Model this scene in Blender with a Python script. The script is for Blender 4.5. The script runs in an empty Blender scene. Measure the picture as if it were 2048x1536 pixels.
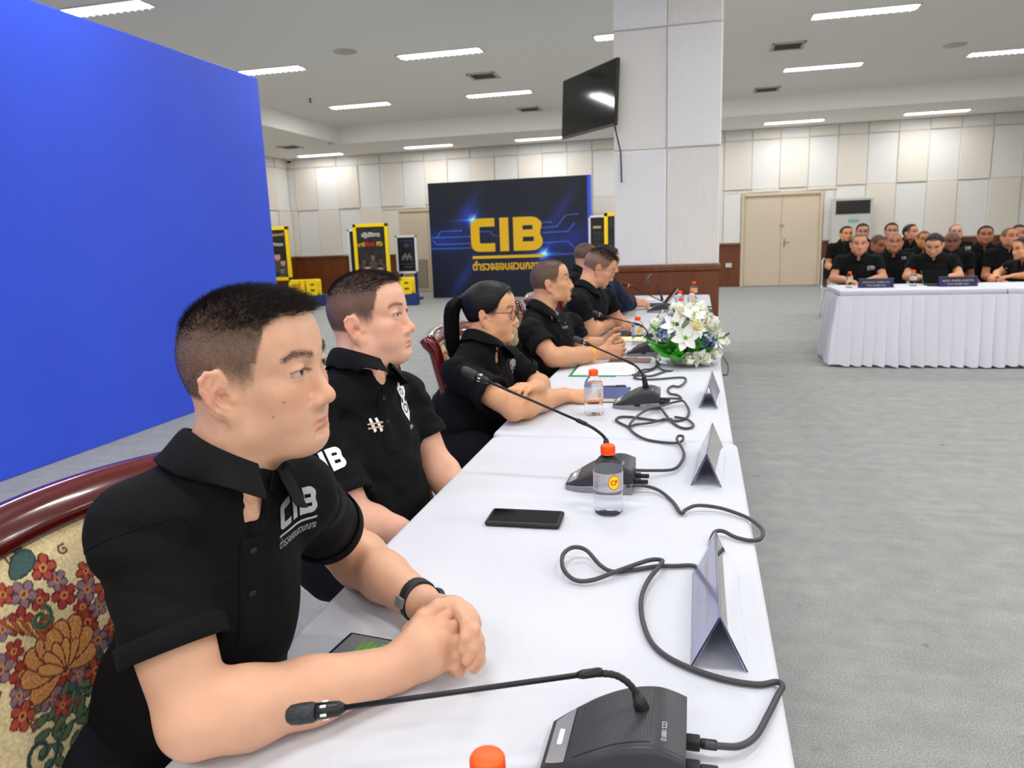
import bpy, bmesh, math, random
import numpy as np
from mathutils import Vector, Matrix
from mathutils.bvhtree import BVHTree

scene = bpy.context.scene
COL = scene.collection
random.seed(7)
RNG = np.random.default_rng(7)

# ------------------------------------------------------------------ camera
F_PX = 1489.4
YAW, PITCH, ROLL = -0.24754, -0.19443, 0.035101
CAM = np.array([0.0, 0.0, 1.37])


def cam_axes():
    f = np.array([math.sin(YAW) * math.cos(PITCH), math.cos(YAW) * math.cos(PITCH), math.sin(PITCH)])
    r = np.cross(f, [0, 0, 1.0])
    r /= np.linalg.norm(r)
    d = np.cross(f, r)
    r2 = r * math.cos(ROLL) + d * math.sin(ROLL)
    d2 = -r * math.sin(ROLL) + d * math.cos(ROLL)
    return np.array([r2, d2, f])


CM = cam_axes()
cam_data = bpy.data.cameras.new('camera')
cam_obj = bpy.data.objects.new('camera', cam_data)
COL.objects.link(cam_obj)
cam_data.sensor_width = 36.0
cam_data.lens = F_PX / 2048 * 36.0
cam_data.clip_start = 0.02
cam_data.clip_end = 100
mw = Matrix.Identity(4)
for i in range(3):
    mw[i][0] = CM[0][i]
    mw[i][1] = -CM[1][i]
    mw[i][2] = -CM[2][i]
    mw[i][3] = CAM[i]
cam_obj.matrix_world = mw
cam_data.dof.use_dof = True
cam_data.dof.focus_distance = 1.35
cam_data.dof.aperture_fstop = 8.0
scene.camera = cam_obj

# ------------------------------------------------------------------ world and exposure
world = bpy.data.worlds.new('world')
scene.world = world
world.use_nodes = True
world.node_tree.nodes['Background'].inputs[0].default_value = (0.93, 0.96, 1.0, 1)
world.node_tree.nodes['Background'].inputs[1].default_value = 0.30
scene.view_settings.view_transform = 'Standard'
scene.view_settings.look = 'None'
scene.view_settings.gamma = 1.0
scene.view_settings.use_curve_mapping = False
scene.view_settings.exposure = 0.30
scene.cycles.max_bounces = 12
scene.cycles.diffuse_bounces = 4
scene.cycles.glossy_bounces = 3
scene.cycles.transmission_bounces = 12
scene.cycles.use_adaptive_sampling = True
scene.cycles.adaptive_threshold = 0.03
scene.cycles.transparent_max_bounces = 8
scene.cycles.caustics_refractive = True
scene.cycles.sample_clamp_indirect = 6
LAMP_W = 30.0       # watts of each ceiling fitting
TUBE_EMIT = 14.0


# ------------------------------------------------------------------ helpers: photo measurement to metres
def ray(px, py):
    return CM.T @ np.array([(px - 1024) / F_PX, (py - 768) / F_PX, 1.0])


def on_z(px, py, z):
    r = ray(px, py)
    return CAM + r * (z - CAM[2]) / r[2]


def on_y(px, py, y):
    r = ray(px, py)
    return CAM + r * y / r[1]


def at_depth(px, py, d):
    return CAM + ray(px, py) * d


# ------------------------------------------------------------------ helpers: materials
def lin(c):
    return tuple((v / 255 / 12.92) if v / 255 <= 0.04045 else ((v / 255 + 0.055) / 1.055) ** 2.4 for v in c)


def mat(name, rgb, rough=0.6, metal=0.0, spec=0.5, bump=None, var=None, coat=0.0, sheen=0.0, trans=0.0, ior=1.45, emit=None, vcol=False, stretch=None, sss=0.0, alpha=1.0):
    """Principled material; bump=(scale, strength, distance), var=(scale, second colour, contrast)."""
    m = bpy.data.materials.new(name)
    m.use_nodes = True
    nt = m.node_tree
    b = nt.nodes['Principled BSDF']
    b.inputs['Base Color'].default_value = (*lin(rgb), 1)
    b.inputs['Roughness'].default_value = rough
    b.inputs['Metallic'].default_value = metal
    b.inputs['Specular IOR Level'].default_value = spec
    b.inputs['Coat Weight'].default_value = coat
    b.inputs['Coat Roughness'].default_value = 0.08
    b.inputs['Sheen Weight'].default_value = sheen
    b.inputs['Transmission Weight'].default_value = trans
    b.inputs['IOR'].default_value = ior
    b.inputs['Alpha'].default_value = alpha
    if sss:
        b.inputs['Subsurface Weight'].default_value = sss
        b.inputs['Subsurface Radius'].default_value = (1.0, 0.35, 0.2)
        b.inputs['Subsurface Scale'].default_value = 0.006
    if emit:
        b.inputs['Emission Color'].default_value = (*lin(emit[0]), 1)
        b.inputs['Emission Strength'].default_value = emit[1]
    tc = None
    if bump or var:
        tc = nt.nodes.new('ShaderNodeTexCoord')
        mp = nt.nodes.new('ShaderNodeMapping')
        if stretch:
            mp.inputs['Scale'].default_value = stretch
        nt.links.new(tc.outputs['Object'], mp.inputs['Vector'])
        vec = mp.outputs['Vector']
    col_out = None
    if vcol:
        a = nt.nodes.new('ShaderNodeAttribute')
        a.attribute_name = 'Col'
        col_out = a.outputs['Color']
        nt.links.new(col_out, b.inputs['Base Color'])
    if var:
        n = nt.nodes.new('ShaderNodeTexNoise')
        n.inputs['Scale'].default_value = var[0]
        n.inputs['Detail'].default_value = 5
        n.inputs['Roughness'].default_value = 0.6
        nt.links.new(vec, n.inputs['Vector'])
        cr = nt.nodes.new('ShaderNodeValToRGB')
        w = var[2]
        cr.color_ramp.elements[0].position = 0.5 - w
        cr.color_ramp.elements[1].position = 0.5 + w
        cr.color_ramp.elements[0].color = (*lin(rgb), 1)
        cr.color_ramp.elements[1].color = (*lin(var[1]), 1)
        nt.links.new(n.outputs['Fac'], cr.inputs['Fac'])
        if vcol:
            mx = nt.nodes.new('ShaderNodeMixRGB')
            mx.blend_type = 'MULTIPLY'
            mx.inputs['Fac'].default_value = 1
            nt.links.new(col_out, mx.inputs[1])
            nt.links.new(cr.outputs['Color'], mx.inputs[2])
            nt.links.new(mx.outputs['Color'], b.inputs['Base Color'])
        else:
            nt.links.new(cr.outputs['Color'], b.inputs['Base Color'])
    if bump:
        n2 = nt.nodes.new('ShaderNodeTexNoise')
        n2.inputs['Scale'].default_value = bump[0]
        n2.inputs['Detail'].default_value = 4
        nt.links.new(vec, n2.inputs['Vector'])
        bp = nt.nodes.new('ShaderNodeBump')
        bp.inputs['Strength'].default_value = bump[1]
        bp.inputs['Distance'].default_value = bump[2]
        nt.links.new(n2.outputs['Fac'], bp.inputs['Height'])
        nt.links.new(bp.outputs['Normal'], b.inputs['Normal'])
    return m


# ------------------------------------------------------------------ helpers: objects
def tag(o, label=None, cat=None, group=None, kind=None):
    if label:
        o['label'] = label
    if cat:
        o['category'] = cat
    if group:
        o['group'] = group
    if kind:
        o['kind'] = kind
    return o


def empty(name, loc=(0, 0, 0), rz=0.0, label=None, cat=None, group=None, kind=None):
    o = bpy.data.objects.new(name, None)
    COL.objects.link(o)
    o.location = loc
    o.rotation_euler = (0, 0, rz)
    return tag(o, label, cat, group, kind)


def link(name, me, m=None, parent=None, loc=None, rot=None, scale=None):
    o = bpy.data.objects.new(name, me)
    COL.objects.link(o)
    if m is not None and not me.materials:
        me.materials.append(m)
    if parent is not None:
        o.parent = parent
    if loc is not None:
        o.location = loc
    if rot is not None:
        o.rotation_euler = rot
    if scale is not None:
        o.scale = scale
    return o


def mesh_np(name, v, f, smooth=True, col=None):
    """v (n,3) float, f: (m,3|4) int array or list of lists."""
    me = bpy.data.meshes.new(name)
    if isinstance(f, np.ndarray):
        v = np.asarray(v, np.float32)
        k = f.shape[1]
        me.vertices.add(len(v))
        me.vertices.foreach_set('co', v.ravel())
        me.loops.add(f.size)
        me.loops.foreach_set('vertex_index', f.astype(np.int32).ravel())
        me.polygons.add(len(f))
        me.polygons.foreach_set('loop_start', np.arange(0, f.size, k, dtype=np.int32))
        me.polygons.foreach_set('loop_total', np.full(len(f), k, dtype=np.int32))
        me.update(calc_edges=True)
    else:
        me.from_pydata([tuple(p) for p in v], [], f)
        me.update()
    if smooth:
        me.polygons.foreach_set('use_smooth', np.ones(len(me.polygons), dtype=bool))
    if col is not None:
        a = me.color_attributes.new('Col', 'FLOAT_COLOR', 'POINT')
        c = np.ones((len(me.vertices), 4), np.float32)
        c[:, :3] = col
        a.data.foreach_set('color', c.ravel())
    return me


def bm_mesh(name, bm, smooth=False):
    me = bpy.data.meshes.new(name)
    bm.to_mesh(me)
    bm.free()
    if smooth:
        for p in me.polygons:
            p.use_smooth = True
    return me


def box_mesh(name, a, b, bev=0.0, seg=2):
    bm = bmesh.new()
    bmesh.ops.create_cube(bm, size=1)
    a, b = np.array(a, float), np.array(b, float)
    c, s = (a + b) / 2, np.abs(b - a)
    for v in bm.verts:
        v.co = Vector((v.co.x * s[0] + c[0], v.co.y * s[1] + c[1], v.co.z * s[2] + c[2]))
    if bev:
        bmesh.ops.bevel(bm, geom=list(bm.edges), offset=min(bev, s.min() * 0.49), segments=seg, profile=0.5, affect='EDGES')
    return bm_mesh(name, bm, smooth=False)


def box(name, a, b, m, parent=None, bev=0.0, seg=2):
    return link(name, box_mesh(name, a, b, bev, seg), m, parent)


def spline(pts, n=8, closed=False):
    """Catmull-Rom through pts, n samples per span."""
    P = np.array(pts, float)
    out = []
    N = len(P)
    spans = N if closed else N - 1
    for i in range(spans):
        if closed:
            p0, p1, p2, p3 = P[(i - 1) % N], P[i], P[(i + 1) % N], P[(i + 2) % N]
        else:
            p1, p2 = P[i], P[i + 1]
            p0 = P[i - 1] if i > 0 else 2 * p1 - p2
            p3 = P[i + 2] if i + 2 < N else 2 * p2 - p1
        for t in np.linspace(0, 1, n, endpoint=False):
            out.append(0.5 * (2 * p1 + (p2 - p0) * t + (2 * p0 - 5 * p1 + 4 * p2 - p3) * t * t + (3 * p1 - p0 - 3 * p2 + p3) * t ** 3))
    if not closed:
        out.append(P[-1])
    return np.array(out)


def tube_geo(path, rad, sides=10, closed=False, cap=True):
    P = np.array(path, float)
    n = len(P)
    R = np.full(n, rad) if np.isscalar(rad) else np.array(rad, float)
    T = np.gradient(P, axis=0) if not closed else np.roll(P, -1, 0) - np.roll(P, 1, 0)
    T /= np.linalg.norm(T, axis=1)[:, None] + 1e-12
    u = np.cross(T[0], [0, 0, 1.0])
    if np.linalg.norm(u) < 0.1:
        u = np.cross(T[0], [1.0, 0, 0])
    u /= np.linalg.norm(u)
    vs = []
    ang = np.linspace(0, 2 * np.pi, sides, endpoint=False)
    for i in range(n):
        u = u - T[i] * np.dot(u, T[i])
        u /= np.linalg.norm(u) + 1e-12
        w = np.cross(T[i], u)
        vs.append(P[i] + R[i] * (np.cos(ang)[:, None] * u + np.sin(ang)[:, None] * w))
    v = np.concatenate(vs)
    f = []
    m = n if closed else n - 1
    for i in range(m):
        a, b = i * sides, ((i + 1) % n) * sides
        for k in range(sides):
            k2 = (k + 1) % sides
            f.append([a + k, a + k2, b + k2, b + k])
    if cap and not closed:
        f.append(list(range(sides - 1, -1, -1)))
        f.append(list(range((n - 1) * sides, n * sides)))
    return v, f


def tube(name, path, rad, m, parent=None, sides=10, closed=False):
    v, f = tube_geo(path, rad, sides, closed)
    return link(name, mesh_np(name, v, f), m, parent)


def lathe_geo(prof, sides=32):
    """prof: list of (r, z) from bottom to top."""
    ang = np.linspace(0, 2 * np.pi, sides, endpoint=False)
    v, f = [], []
    for r, z in prof:
        for a in ang:
            v.append((r * math.cos(a), r * math.sin(a), z))
    for i in range(len(prof) - 1):
        for k in range(sides):
            k2 = (k + 1) % sides
            f.append([i * sides + k, i * sides + k2, (i + 1) * sides + k2, (i + 1) * sides + k])
    f.append(list(range(sides - 1, -1, -1)))
    f.append([(len(prof) - 1) * sides + k for k in range(sides)])
    return np.array(v), f


def lathe(name, prof, m, parent=None, sides=32, loc=None, rot=None):
    v, f = lathe_geo(prof, sides)
    o = link(name, mesh_np(name, v, f), m, parent, loc, rot)
    return o


def sharp(o, ang=0.6):
    """Smooth shading with hard edges above the angle."""
    me = o.data
    for p in me.polygons:
        p.use_smooth = True
    me.set_sharp_from_angle(angle=ang)
    return o


def prism(name, poly, y0, y1, m, parent=None, axis='y', bev=0.0, smooth=False):
    """Extrude a 2D polygon; axis y: poly is (x,z)."""
    bm = bmesh.new()
    if axis == 'y':
        vs = [bm.verts.new((p[0], y0, p[1])) for p in poly]
        d = Vector((0, y1 - y0, 0))
    elif axis == 'x':
        vs = [bm.verts.new((y0, p[0], p[1])) for p in poly]
        d = Vector((y1 - y0, 0, 0))
    else:
        vs = [bm.verts.new((p[0], p[1], y0)) for p in poly]
        d = Vector((0, 0, y1 - y0))
    fc = bm.faces.new(vs)
    r = bmesh.ops.extrude_face_region(bm, geom=[fc])
    for g in r['geom']:
        if isinstance(g, bmesh.types.BMVert):
            g.co += d
    bmesh.ops.recalc_face_normals(bm, faces=list(bm.faces))
    if bev:
        bmesh.ops.bevel(bm, geom=list(bm.edges), offset=bev, segments=2, profile=0.5, affect='EDGES')
    o = link(name, bm_mesh(name, bm), m, parent)
    if smooth:
        sharp(o)
    return o


def copy_tree(o, parent=None, label=None, group=None):
    c = o.copy()
    COL.objects.link(c)
    if parent is not None:
        c.parent = parent
    if label:
        c['label'] = label
    if group:
        c['group'] = group
    for ch in list(o.children):
        copy_tree(ch, c)
    return c


_font_cache = {}


def text_geo(s, size=1.0, extrude=0.0, bold=0.0, align='CENTER', spacing=1.0):
    """Text as mesh data (verts, faces) in the xy plane."""
    cu = bpy.data.curves.new('txt', 'FONT')
    cu.body = s
    cu.size = size
    cu.extrude = extrude
    cu.offset = bold
    cu.align_x = align
    cu.space_character = spacing
    cu.resolution_u = 3
    o = bpy.data.objects.new('txt', cu)
    COL.objects.link(o)
    dg = bpy.context.evaluated_depsgraph_get()
    dg.update()
    me = bpy.data.meshes.new_from_object(o.evaluated_get(dg))
    v = np.array([p.co[:] for p in me.vertices]) if len(me.vertices) else np.zeros((0, 3))
    f = [list(p.vertices) for p in me.polygons]
    bpy.data.objects.remove(o)
    bpy.data.curves.remove(cu)
    bpy.data.meshes.remove(me)
    return v, f


def fit_text(s, w, h, bold=0.0, extrude=0.0, spacing=1.0):
    v, f = text_geo(s, 1.0, 0.0, bold, spacing=spacing)
    if not len(v):
        return v, f
    lo, hi = v.min(0), v.max(0)
    c = (lo + hi) / 2
    v = v - c
    v[:, 0] *= w / (hi[0] - lo[0])
    v[:, 1] *= h / (hi[1] - lo[1])
    return v, f


def frame_put(v, origin, ux, uy, un, off=0.0):
    """Put local xy(z) coordinates on a plane given by origin and axes."""
    ux, uy, un = (np.array(a, float) for a in (ux, uy, un))
    return np.array(origin) + v[:, :1] * ux + v[:, 1:2] * uy + (v[:, 2:3] + off) * un


def put_text(name, s, w, h, origin, ux, uy, un, m, parent=None, bold=0.0, spacing=1.0, off=0.001):
    v, f = fit_text(s, w, h, bold, spacing=spacing)
    if not len(v):
        return None
    return link(name, mesh_np(name, frame_put(v, origin, ux, uy, un, off), f, smooth=False), m, parent)


def print_grid(name, nx, ny, pos, colf, m, parent=None):
    """A printed sheet: dense grid; pos(u,v)->(n,3), colf(u,v)->(n,3) sRGB 0-255."""
    u, v = np.meshgrid(np.linspace(0, 1, nx), np.linspace(0, 1, ny), indexing='ij')
    u, v = u.ravel(), v.ravel()
    P = pos(u, v)
    C = np.clip(colf(u, v) / 255.0, 0, 1)
    C = np.where(C <= 0.04045, C / 12.92, ((C + 0.055) / 1.055) ** 2.4)
    idx = np.arange(nx * ny).reshape(nx, ny)
    f = np.stack([idx[:-1, :-1], idx[1:, :-1], idx[1:, 1:], idx[:-1, 1:]], -1).reshape(-1, 4)
    return link(name, mesh_np(name, P, f, True, C), m, parent)


def hash_noise(x, y, seed=0):
    """Cheap smooth value noise."""
    xi, yi = np.floor(x).astype(int), np.floor(y).astype(int)
    xf, yf = x - xi, y - yi
    xf, yf = xf * xf * (3 - 2 * xf), yf * yf * (3 - 2 * yf)

    def h(a, b):
        n = np.sin(a * 127.1 + b * 311.7 + seed * 74.7) * 43758.5453
        return n - np.floor(n)
    return (h(xi, yi) * (1 - xf) + h(xi + 1, yi) * xf) * (1 - yf) + (h(xi, yi + 1) * (1 - xf) + h(xi + 1, yi + 1) * xf) * yf


# ------------------------------------------------------------------ materials
M = {}
M['carpet'] = mat('grey_carpet', (171, 173, 170), 0.95, spec=0.1, bump=(420, 0.5, 0.008), var=(9, (156, 158, 156), 0.22))
M['ceiling'] = mat('ceiling_paint', (245, 243, 238), 0.9, bump=(60, 0.04, 0.002))
M['wall_paint'] = mat('wall_paint', (232, 227, 216), 0.85)
M['panel_beige'] = mat('beige_fabric_panel', (232, 225, 215), 0.95, bump=(300, 0.15, 0.002))
M['panel_white'] = mat('white_textured_panel', (238, 237, 233), 0.9, bump=(90, 0.3, 0.004), var=(60, (228, 227, 223), 0.2))
M['panel_ribbed'] = mat('ribbed_panel', (232, 227, 219), 0.9)
M['wood'] = mat('brown_wood', (124, 66, 26), 0.42, var=(3.0, (98, 46, 16), 0.25), stretch=(6, 6, 0.6), coat=0.15)
M['door'] = mat('door_paint', (214, 196, 172), 0.5)
M['metal'] = mat('brushed_metal', (170, 168, 160), 0.35, metal=1.0)
M['white_plastic'] = mat('white_plastic', (232, 230, 224), 0.4)
M['grey_plastic'] = mat('grey_plastic', (120, 122, 124), 0.45)
M['light_grey_plastic'] = mat('light_grey_plastic', (205, 205, 200), 0.5)
M['black_plastic'] = mat('black_plastic', (20, 21, 24), 0.38)
M['black_rubber'] = mat('black_rubber', (32, 32, 35), 0.6)
M['cable'] = mat('cable_sheath', (62, 62, 64), 0.5)
M['screen'] = mat('screen_glass', (4, 6, 8), 0.07, spec=0.35)
M['blue_wall'] = mat('blue_board', (62, 94, 232), 0.5, spec=0.35, var=(1.2, (57, 88, 226), 0.2))
M['navy'] = mat('navy_board', (12, 22, 46), 0.45)
M['navy_base'] = mat('navy_plinth', (18, 46, 112), 0.5)
M['yellow'] = mat('yellow_frame', (250, 214, 10), 0.45)
M['gold'] = mat('gold_letter', (232, 184, 20), 0.4)
M['white_frame'] = mat('white_frame', (228, 230, 230), 0.5)
M['cloth'] = mat('white_cloth', (205, 207, 214), 0.85, bump=(900, 0.12, 0.0008), sheen=0.1)
M['skirt'] = mat('skirt_cloth', (222, 222, 232), 0.8, sheen=0.1)
M['redwood'] = mat('red_lacquer', (104, 10, 6), 0.16, var=(5, (70, 8, 6), 0.3), coat=0.7)
M['tapestry'] = mat('tapestry', (255, 255, 255), 0.95, bump=(700, 0.5, 0.0012), vcol=True, var=(260, (215, 212, 205), 0.2))
M['print'] = mat('print_ink', (255, 255, 255), 0.5, vcol=True)
M['tube'] = mat('lamp_tube', (255, 255, 255), 0.5, emit=((250, 252, 255), TUBE_EMIT))
M['reflector'] = mat('lamp_reflector', (235, 236, 236), 0.25, metal=0.6, emit=((250, 252, 255), 0.9))
M['tube'].cycles.emission_sampling = 'NONE'
M['reflector'].cycles.emission_sampling = 'NONE'
M['vent_dark'] = mat('vent_dark', (70, 68, 64), 0.8)
M['vent_frame'] = mat('vent_frame', (196, 192, 184), 0.6)
M['white_ink'] = mat('white_ink', (214, 214, 218), 0.6)
M['grey_ink'] = mat('grey_ink', (172, 172, 178), 0.5)
M['text_white'] = mat('text_white', (240, 240, 240), 0.6)
M['text_gold'] = mat('text_gold', (214, 190, 120), 0.5)
M['text_yellow'] = mat('text_yellow', (236, 196, 60), 0.6)
M['text_red'] = mat('text_red', (226, 40, 24), 0.6)
M['water'] = mat('bottle_water', (252, 253, 255), 0.02, trans=1.0, ior=1.06, spec=0.3)
M['bottle'] = mat('bottle_plastic', (250, 252, 255), 0.05, trans=1.0, ior=1.04)
M['label'] = mat('bottle_label', (246, 246, 248), 0.35, trans=0.6, ior=1.03)
M['orange_cap'] = mat('orange_cap', (255, 92, 8), 0.4)
M['acrylic'] = mat('clear_acrylic', (248, 249, 255), 0.04, trans=1.0, ior=1.12, spec=0.6)
M['paper'] = mat('paper', (240, 240, 240), 0.8)

# ================================================================== setting
WALL_Y, WALL_L, WALL_R, WALL_F = 19.07, -10.95, 12.0, -7.0
CEIL_LOW, CEIL_HIGH = 3.65, 4.02
REC_X0, REC_X1, REC_Y0, REC_Y1 = -8.15, 9.6, -5.0, 16.75


def plane_grid(name, x0, x1, y0, y1, z, m, flip=False):
    v = [(x0, y0, z), (x1, y0, z), (x1, y1, z), (x0, y1, z)]
    return link(name, mesh_np(name, v, [[0, 1, 2, 3] if not flip else [3, 2, 1, 0]], False), m)


# carpet: grey pile with faint worn streaks and a few stains
cm = M['carpet']
nt = cm.node_tree
bs = nt.nodes['Principled BSDF']
old = bs.inputs['Base Color'].links[0].from_socket
tc = nt.nodes.new('ShaderNodeTexCoord')
mp = nt.nodes.new('ShaderNodeMapping')
mp.inputs['Scale'].default_value = (0.35, 5.0, 1)
nt.links.new(tc.outputs['Object'], mp.inputs['Vector'])
n1 = nt.nodes.new('ShaderNodeTexNoise')
n1.inputs['Scale'].default_value = 3.0
n1.inputs['Detail'].default_value = 6
nt.links.new(mp.outputs['Vector'], n1.inputs['Vector'])
r1 = nt.nodes.new('ShaderNodeValToRGB')
r1.color_ramp.elements[0].position, r1.color_ramp.elements[1].position = 0.35, 0.7
r1.color_ramp.elements[0].color = (0.95, 0.95, 0.95, 1)
r1.color_ramp.elements[1].color = (1.03, 1.03, 1.03, 1)
nt.links.new(n1.outputs['Fac'], r1.inputs['Fac'])
mx = nt.nodes.new('ShaderNodeMixRGB')
mx.blend_type = 'MULTIPLY'
mx.inputs['Fac'].default_value = 1
nt.links.new(old, mx.inputs[1])
nt.links.new(r1.outputs['Color'], mx.inputs[2])
n3 = nt.nodes.new('ShaderNodeTexNoise')
n3.inputs['Scale'].default_value = 210
n3.inputs['Detail'].default_value = 3
nt.links.new(tc.outputs['Object'], n3.inputs['Vector'])
r3 = nt.nodes.new('ShaderNodeValToRGB')
r3.color_ramp.elements[0].position, r3.color_ramp.elements[1].position = 0.3, 0.7
r3.color_ramp.elements[0].color = (0.62, 0.62, 0.62, 1)
r3.color_ramp.elements[1].color = (1.22, 1.22, 1.22, 1)
nt.links.new(n3.outputs['Fac'], r3.inputs['Fac'])
mx3 = nt.nodes.new('ShaderNodeMixRGB')
mx3.blend_type = 'MULTIPLY'
mx3.inputs['Fac'].default_value = 1
nt.links.new(mx.outputs['Color'], mx3.inputs[1])
nt.links.new(r3.outputs['Color'], mx3.inputs[2])
n4 = nt.nodes.new('ShaderNodeTexNoise')
n4.inputs['Scale'].default_value = 7.5
n4.inputs['Detail'].default_value = 2
nt.links.new(tc.outputs['Object'], n4.inputs['Vector'])
r4 = nt.nodes.new('ShaderNodeValToRGB')
r4.color_ramp.elements[0].position, r4.color_ramp.elements[1].position = 0.70, 0.78
r4.color_ramp.elements[0].color = (1, 1, 1, 1)
r4.color_ramp.elements[1].color = (0.62, 0.61, 0.60, 1)
nt.links.new(n4.outputs['Fac'], r4.inputs['Fac'])
mx4 = nt.nodes.new('ShaderNodeMixRGB')
mx4.blend_type = 'MULTIPLY'
mx4.inputs['Fac'].default_value = 1
nt.links.new(mx3.outputs['Color'], mx4.inputs[1])
nt.links.new(r4.outputs['Color'], mx4.inputs[2])
nt.links.new(mx4.outputs['Color'], bs.inputs['Base Color'])

fl = plane_grid('floor', WALL_L - 0.5, WALL_R + 0.5, WALL_F - 0.5, WALL_Y + 0.5, 0.0, M['carpet'])
tag(fl, 'wide grey carpeted floor with faint stains', kind='structure')

# ceiling: high middle field, lower band all round, vertical step between them
cv = [(REC_X0, REC_Y0, CEIL_HIGH), (REC_X1, REC_Y0, CEIL_HIGH), (REC_X1, REC_Y1, CEIL_HIGH), (REC_X0, REC_Y1, CEIL_HIGH),
      (REC_X0, REC_Y0, CEIL_LOW), (REC_X1, REC_Y0, CEIL_LOW), (REC_X1, REC_Y1, CEIL_LOW), (REC_X0, REC_Y1, CEIL_LOW),
      (WALL_L - .3, WALL_F - .3, CEIL_LOW), (WALL_R + .3, WALL_F - .3, CEIL_LOW), (WALL_R + .3, WALL_Y + .3, CEIL_LOW), (WALL_L - .3, WALL_Y + .3, CEIL_LOW)]
cf = [[3, 2, 1, 0]] + [[i, (i + 1) % 4, 4 + (i + 1) % 4, 4 + i] for i in range(4)] + [[4 + i, 4 + (i + 1) % 4, 8 + (i + 1) % 4, 8 + i] for i in range(4)]
ce = link('ceiling', mesh_np('ceiling', cv, cf, False), M['ceiling'])
tag(ce, 'pale grey plaster ceiling with raised middle field', kind='structure')

# walls
wb = box('wall_back', (WALL_L - .2, WALL_Y, 0), (WALL_R + .2, WALL_Y + .2, CEIL_LOW + .5), M['wall_paint'])
tag(wb, 'long cream back wall clad with fabric panels', kind='structure')
wl = box('wall_left', (WALL_L - .2, WALL_F, 0), (WALL_L, WALL_Y, CEIL_LOW + .5), M['wall_paint'])
tag(wl, 'cream side wall meeting the back wall in the corner', kind='structure')
wr = box('wall_right', (WALL_R, WALL_F, 0), (WALL_R + .2, WALL_Y, CEIL_LOW + .5), M['wall_paint'])
tag(wr, 'cream wall out of view', kind='structure')
wf = box('wall_front', (WALL_L, WALL_F - .2, 0), (WALL_R, WALL_F, CEIL_LOW + .5), M['wall_paint'])
tag(wf, 'cream wall behind the viewer', kind='structure')

# fabric panels, each its own piece: three tiers, alternately proud and set back
PITCH_X = 0.628
DOOR1 = (1.06, 2.74)       # double door in view
DOOR2 = (-7.75, -4.6)      # wide folding door behind the navy board
tiers = [(1.04, 2.28), (2.28, 3.40), (3.40, CEIL_LOW)]
pan_cache = {}


def panel_piece(w, h, d, key):
    k = (round(w, 3), round(h, 3), round(d, 3), key)
    if k not in pan_cache:
        pan_cache[k] = box_mesh('wall_panel', (0, -d, 0), (w, 0, h), 0.012)
        pan_cache[k].materials.append(M[key])
    return pan_cache[k]


i0 = int(math.floor((WALL_L - 0.569) / PITCH_X))
for i in range(i0, 14):
    x0 = 0.569 + i * PITCH_X
    x1 = x0 + PITCH_X
    if x1 < WALL_L + 0.05:
        continue
    x0 = max(x0, WALL_L)
    for t, (z0, z1) in enumerate(tiers):
        odd = (i + t) % 2
        za, zb = z0, z1
        xa, xb = x0, x1
        if t == 0:
            for (d0, d1) in (DOOR1, DOOR2):
                if xa < d1 and xb > d0:          # over a door only a short piece remains
                    if xa < d0 - 0.12:
                        pass
                    top = 2.20
                    za = top
                    break
            if za > z0 and zb - za < 0.04:
                continue
        dp = 0.05 if odd else 0.022
        key = 'panel_beige' if odd else 'panel_white'
        me = panel_piece(xb - xa - 0.008, zb - za - 0.01, dp, key)
        link('wall_panel', me, None, wb, loc=(xa + 0.004, WALL_Y, za + 0.005))
    # jamb strips beside the doors keep the low tier
for (xa, xb, key) in ((0.569, 0.98, 'panel_white'), (2.82, 3.03, 'panel_white')):
    link('wall_panel', panel_piece(xb - xa - .008, 2.2 - 1.04 - .01, 0.03, key), None, wb, loc=(xa + .004, WALL_Y, 1.045))
# left wall panels near the corner
for i in range(8):
    y1 = WALL_Y - 0.06 - i * PITCH_X
    for t, (z0, z1) in enumerate(tiers):
        odd = (i + t + 1) % 2
        me = panel_piece(PITCH_X - 0.008, z1 - z0 - 0.01, 0.05 if odd else 0.022, 'panel_beige' if odd else 'panel_white')
        link('wall_panel', me, None, wl, loc=(WALL_L, y1 - PITCH_X + .004, z0 + .005), rot=(0, 0, math.pi / 2))

# wood wainscot in boards between the doors
for k, (x0, x1) in enumerate(((WALL_L, DOOR2[0]), (DOOR2[1], 0.98), (2.82, WALL_R))):
    n = max(1, int(round((x1 - x0) / 0.9)))
    for j in range(n):
        a, b = x0 + (x1 - x0) * j / n, x0 + (x1 - x0) * (j + 1) / n
        box('wainscot_board', (a + .003, WALL_Y - .03, 0.0), (b - .003, WALL_Y, 0.985), M['wood'], wb, 0.004)
    box('wainscot_cap', (x0, WALL_Y - .06, 0.985), (x1, WALL_Y, 1.03), M['wood'], wb, 0.008)
for j in range(6):
    y1 = WALL_Y - 0.06 - j * 0.9
    box('wainscot_board', (WALL_L, y1 - .897, 0), (WALL_L + .03, y1, .985), M['wood'], wl, 0.004)
    box('wainscot_cap', (WALL_L, y1 - .897, .985), (WALL_L + .06, y1, 1.03), M['wood'], wl, 0.008)

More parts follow.
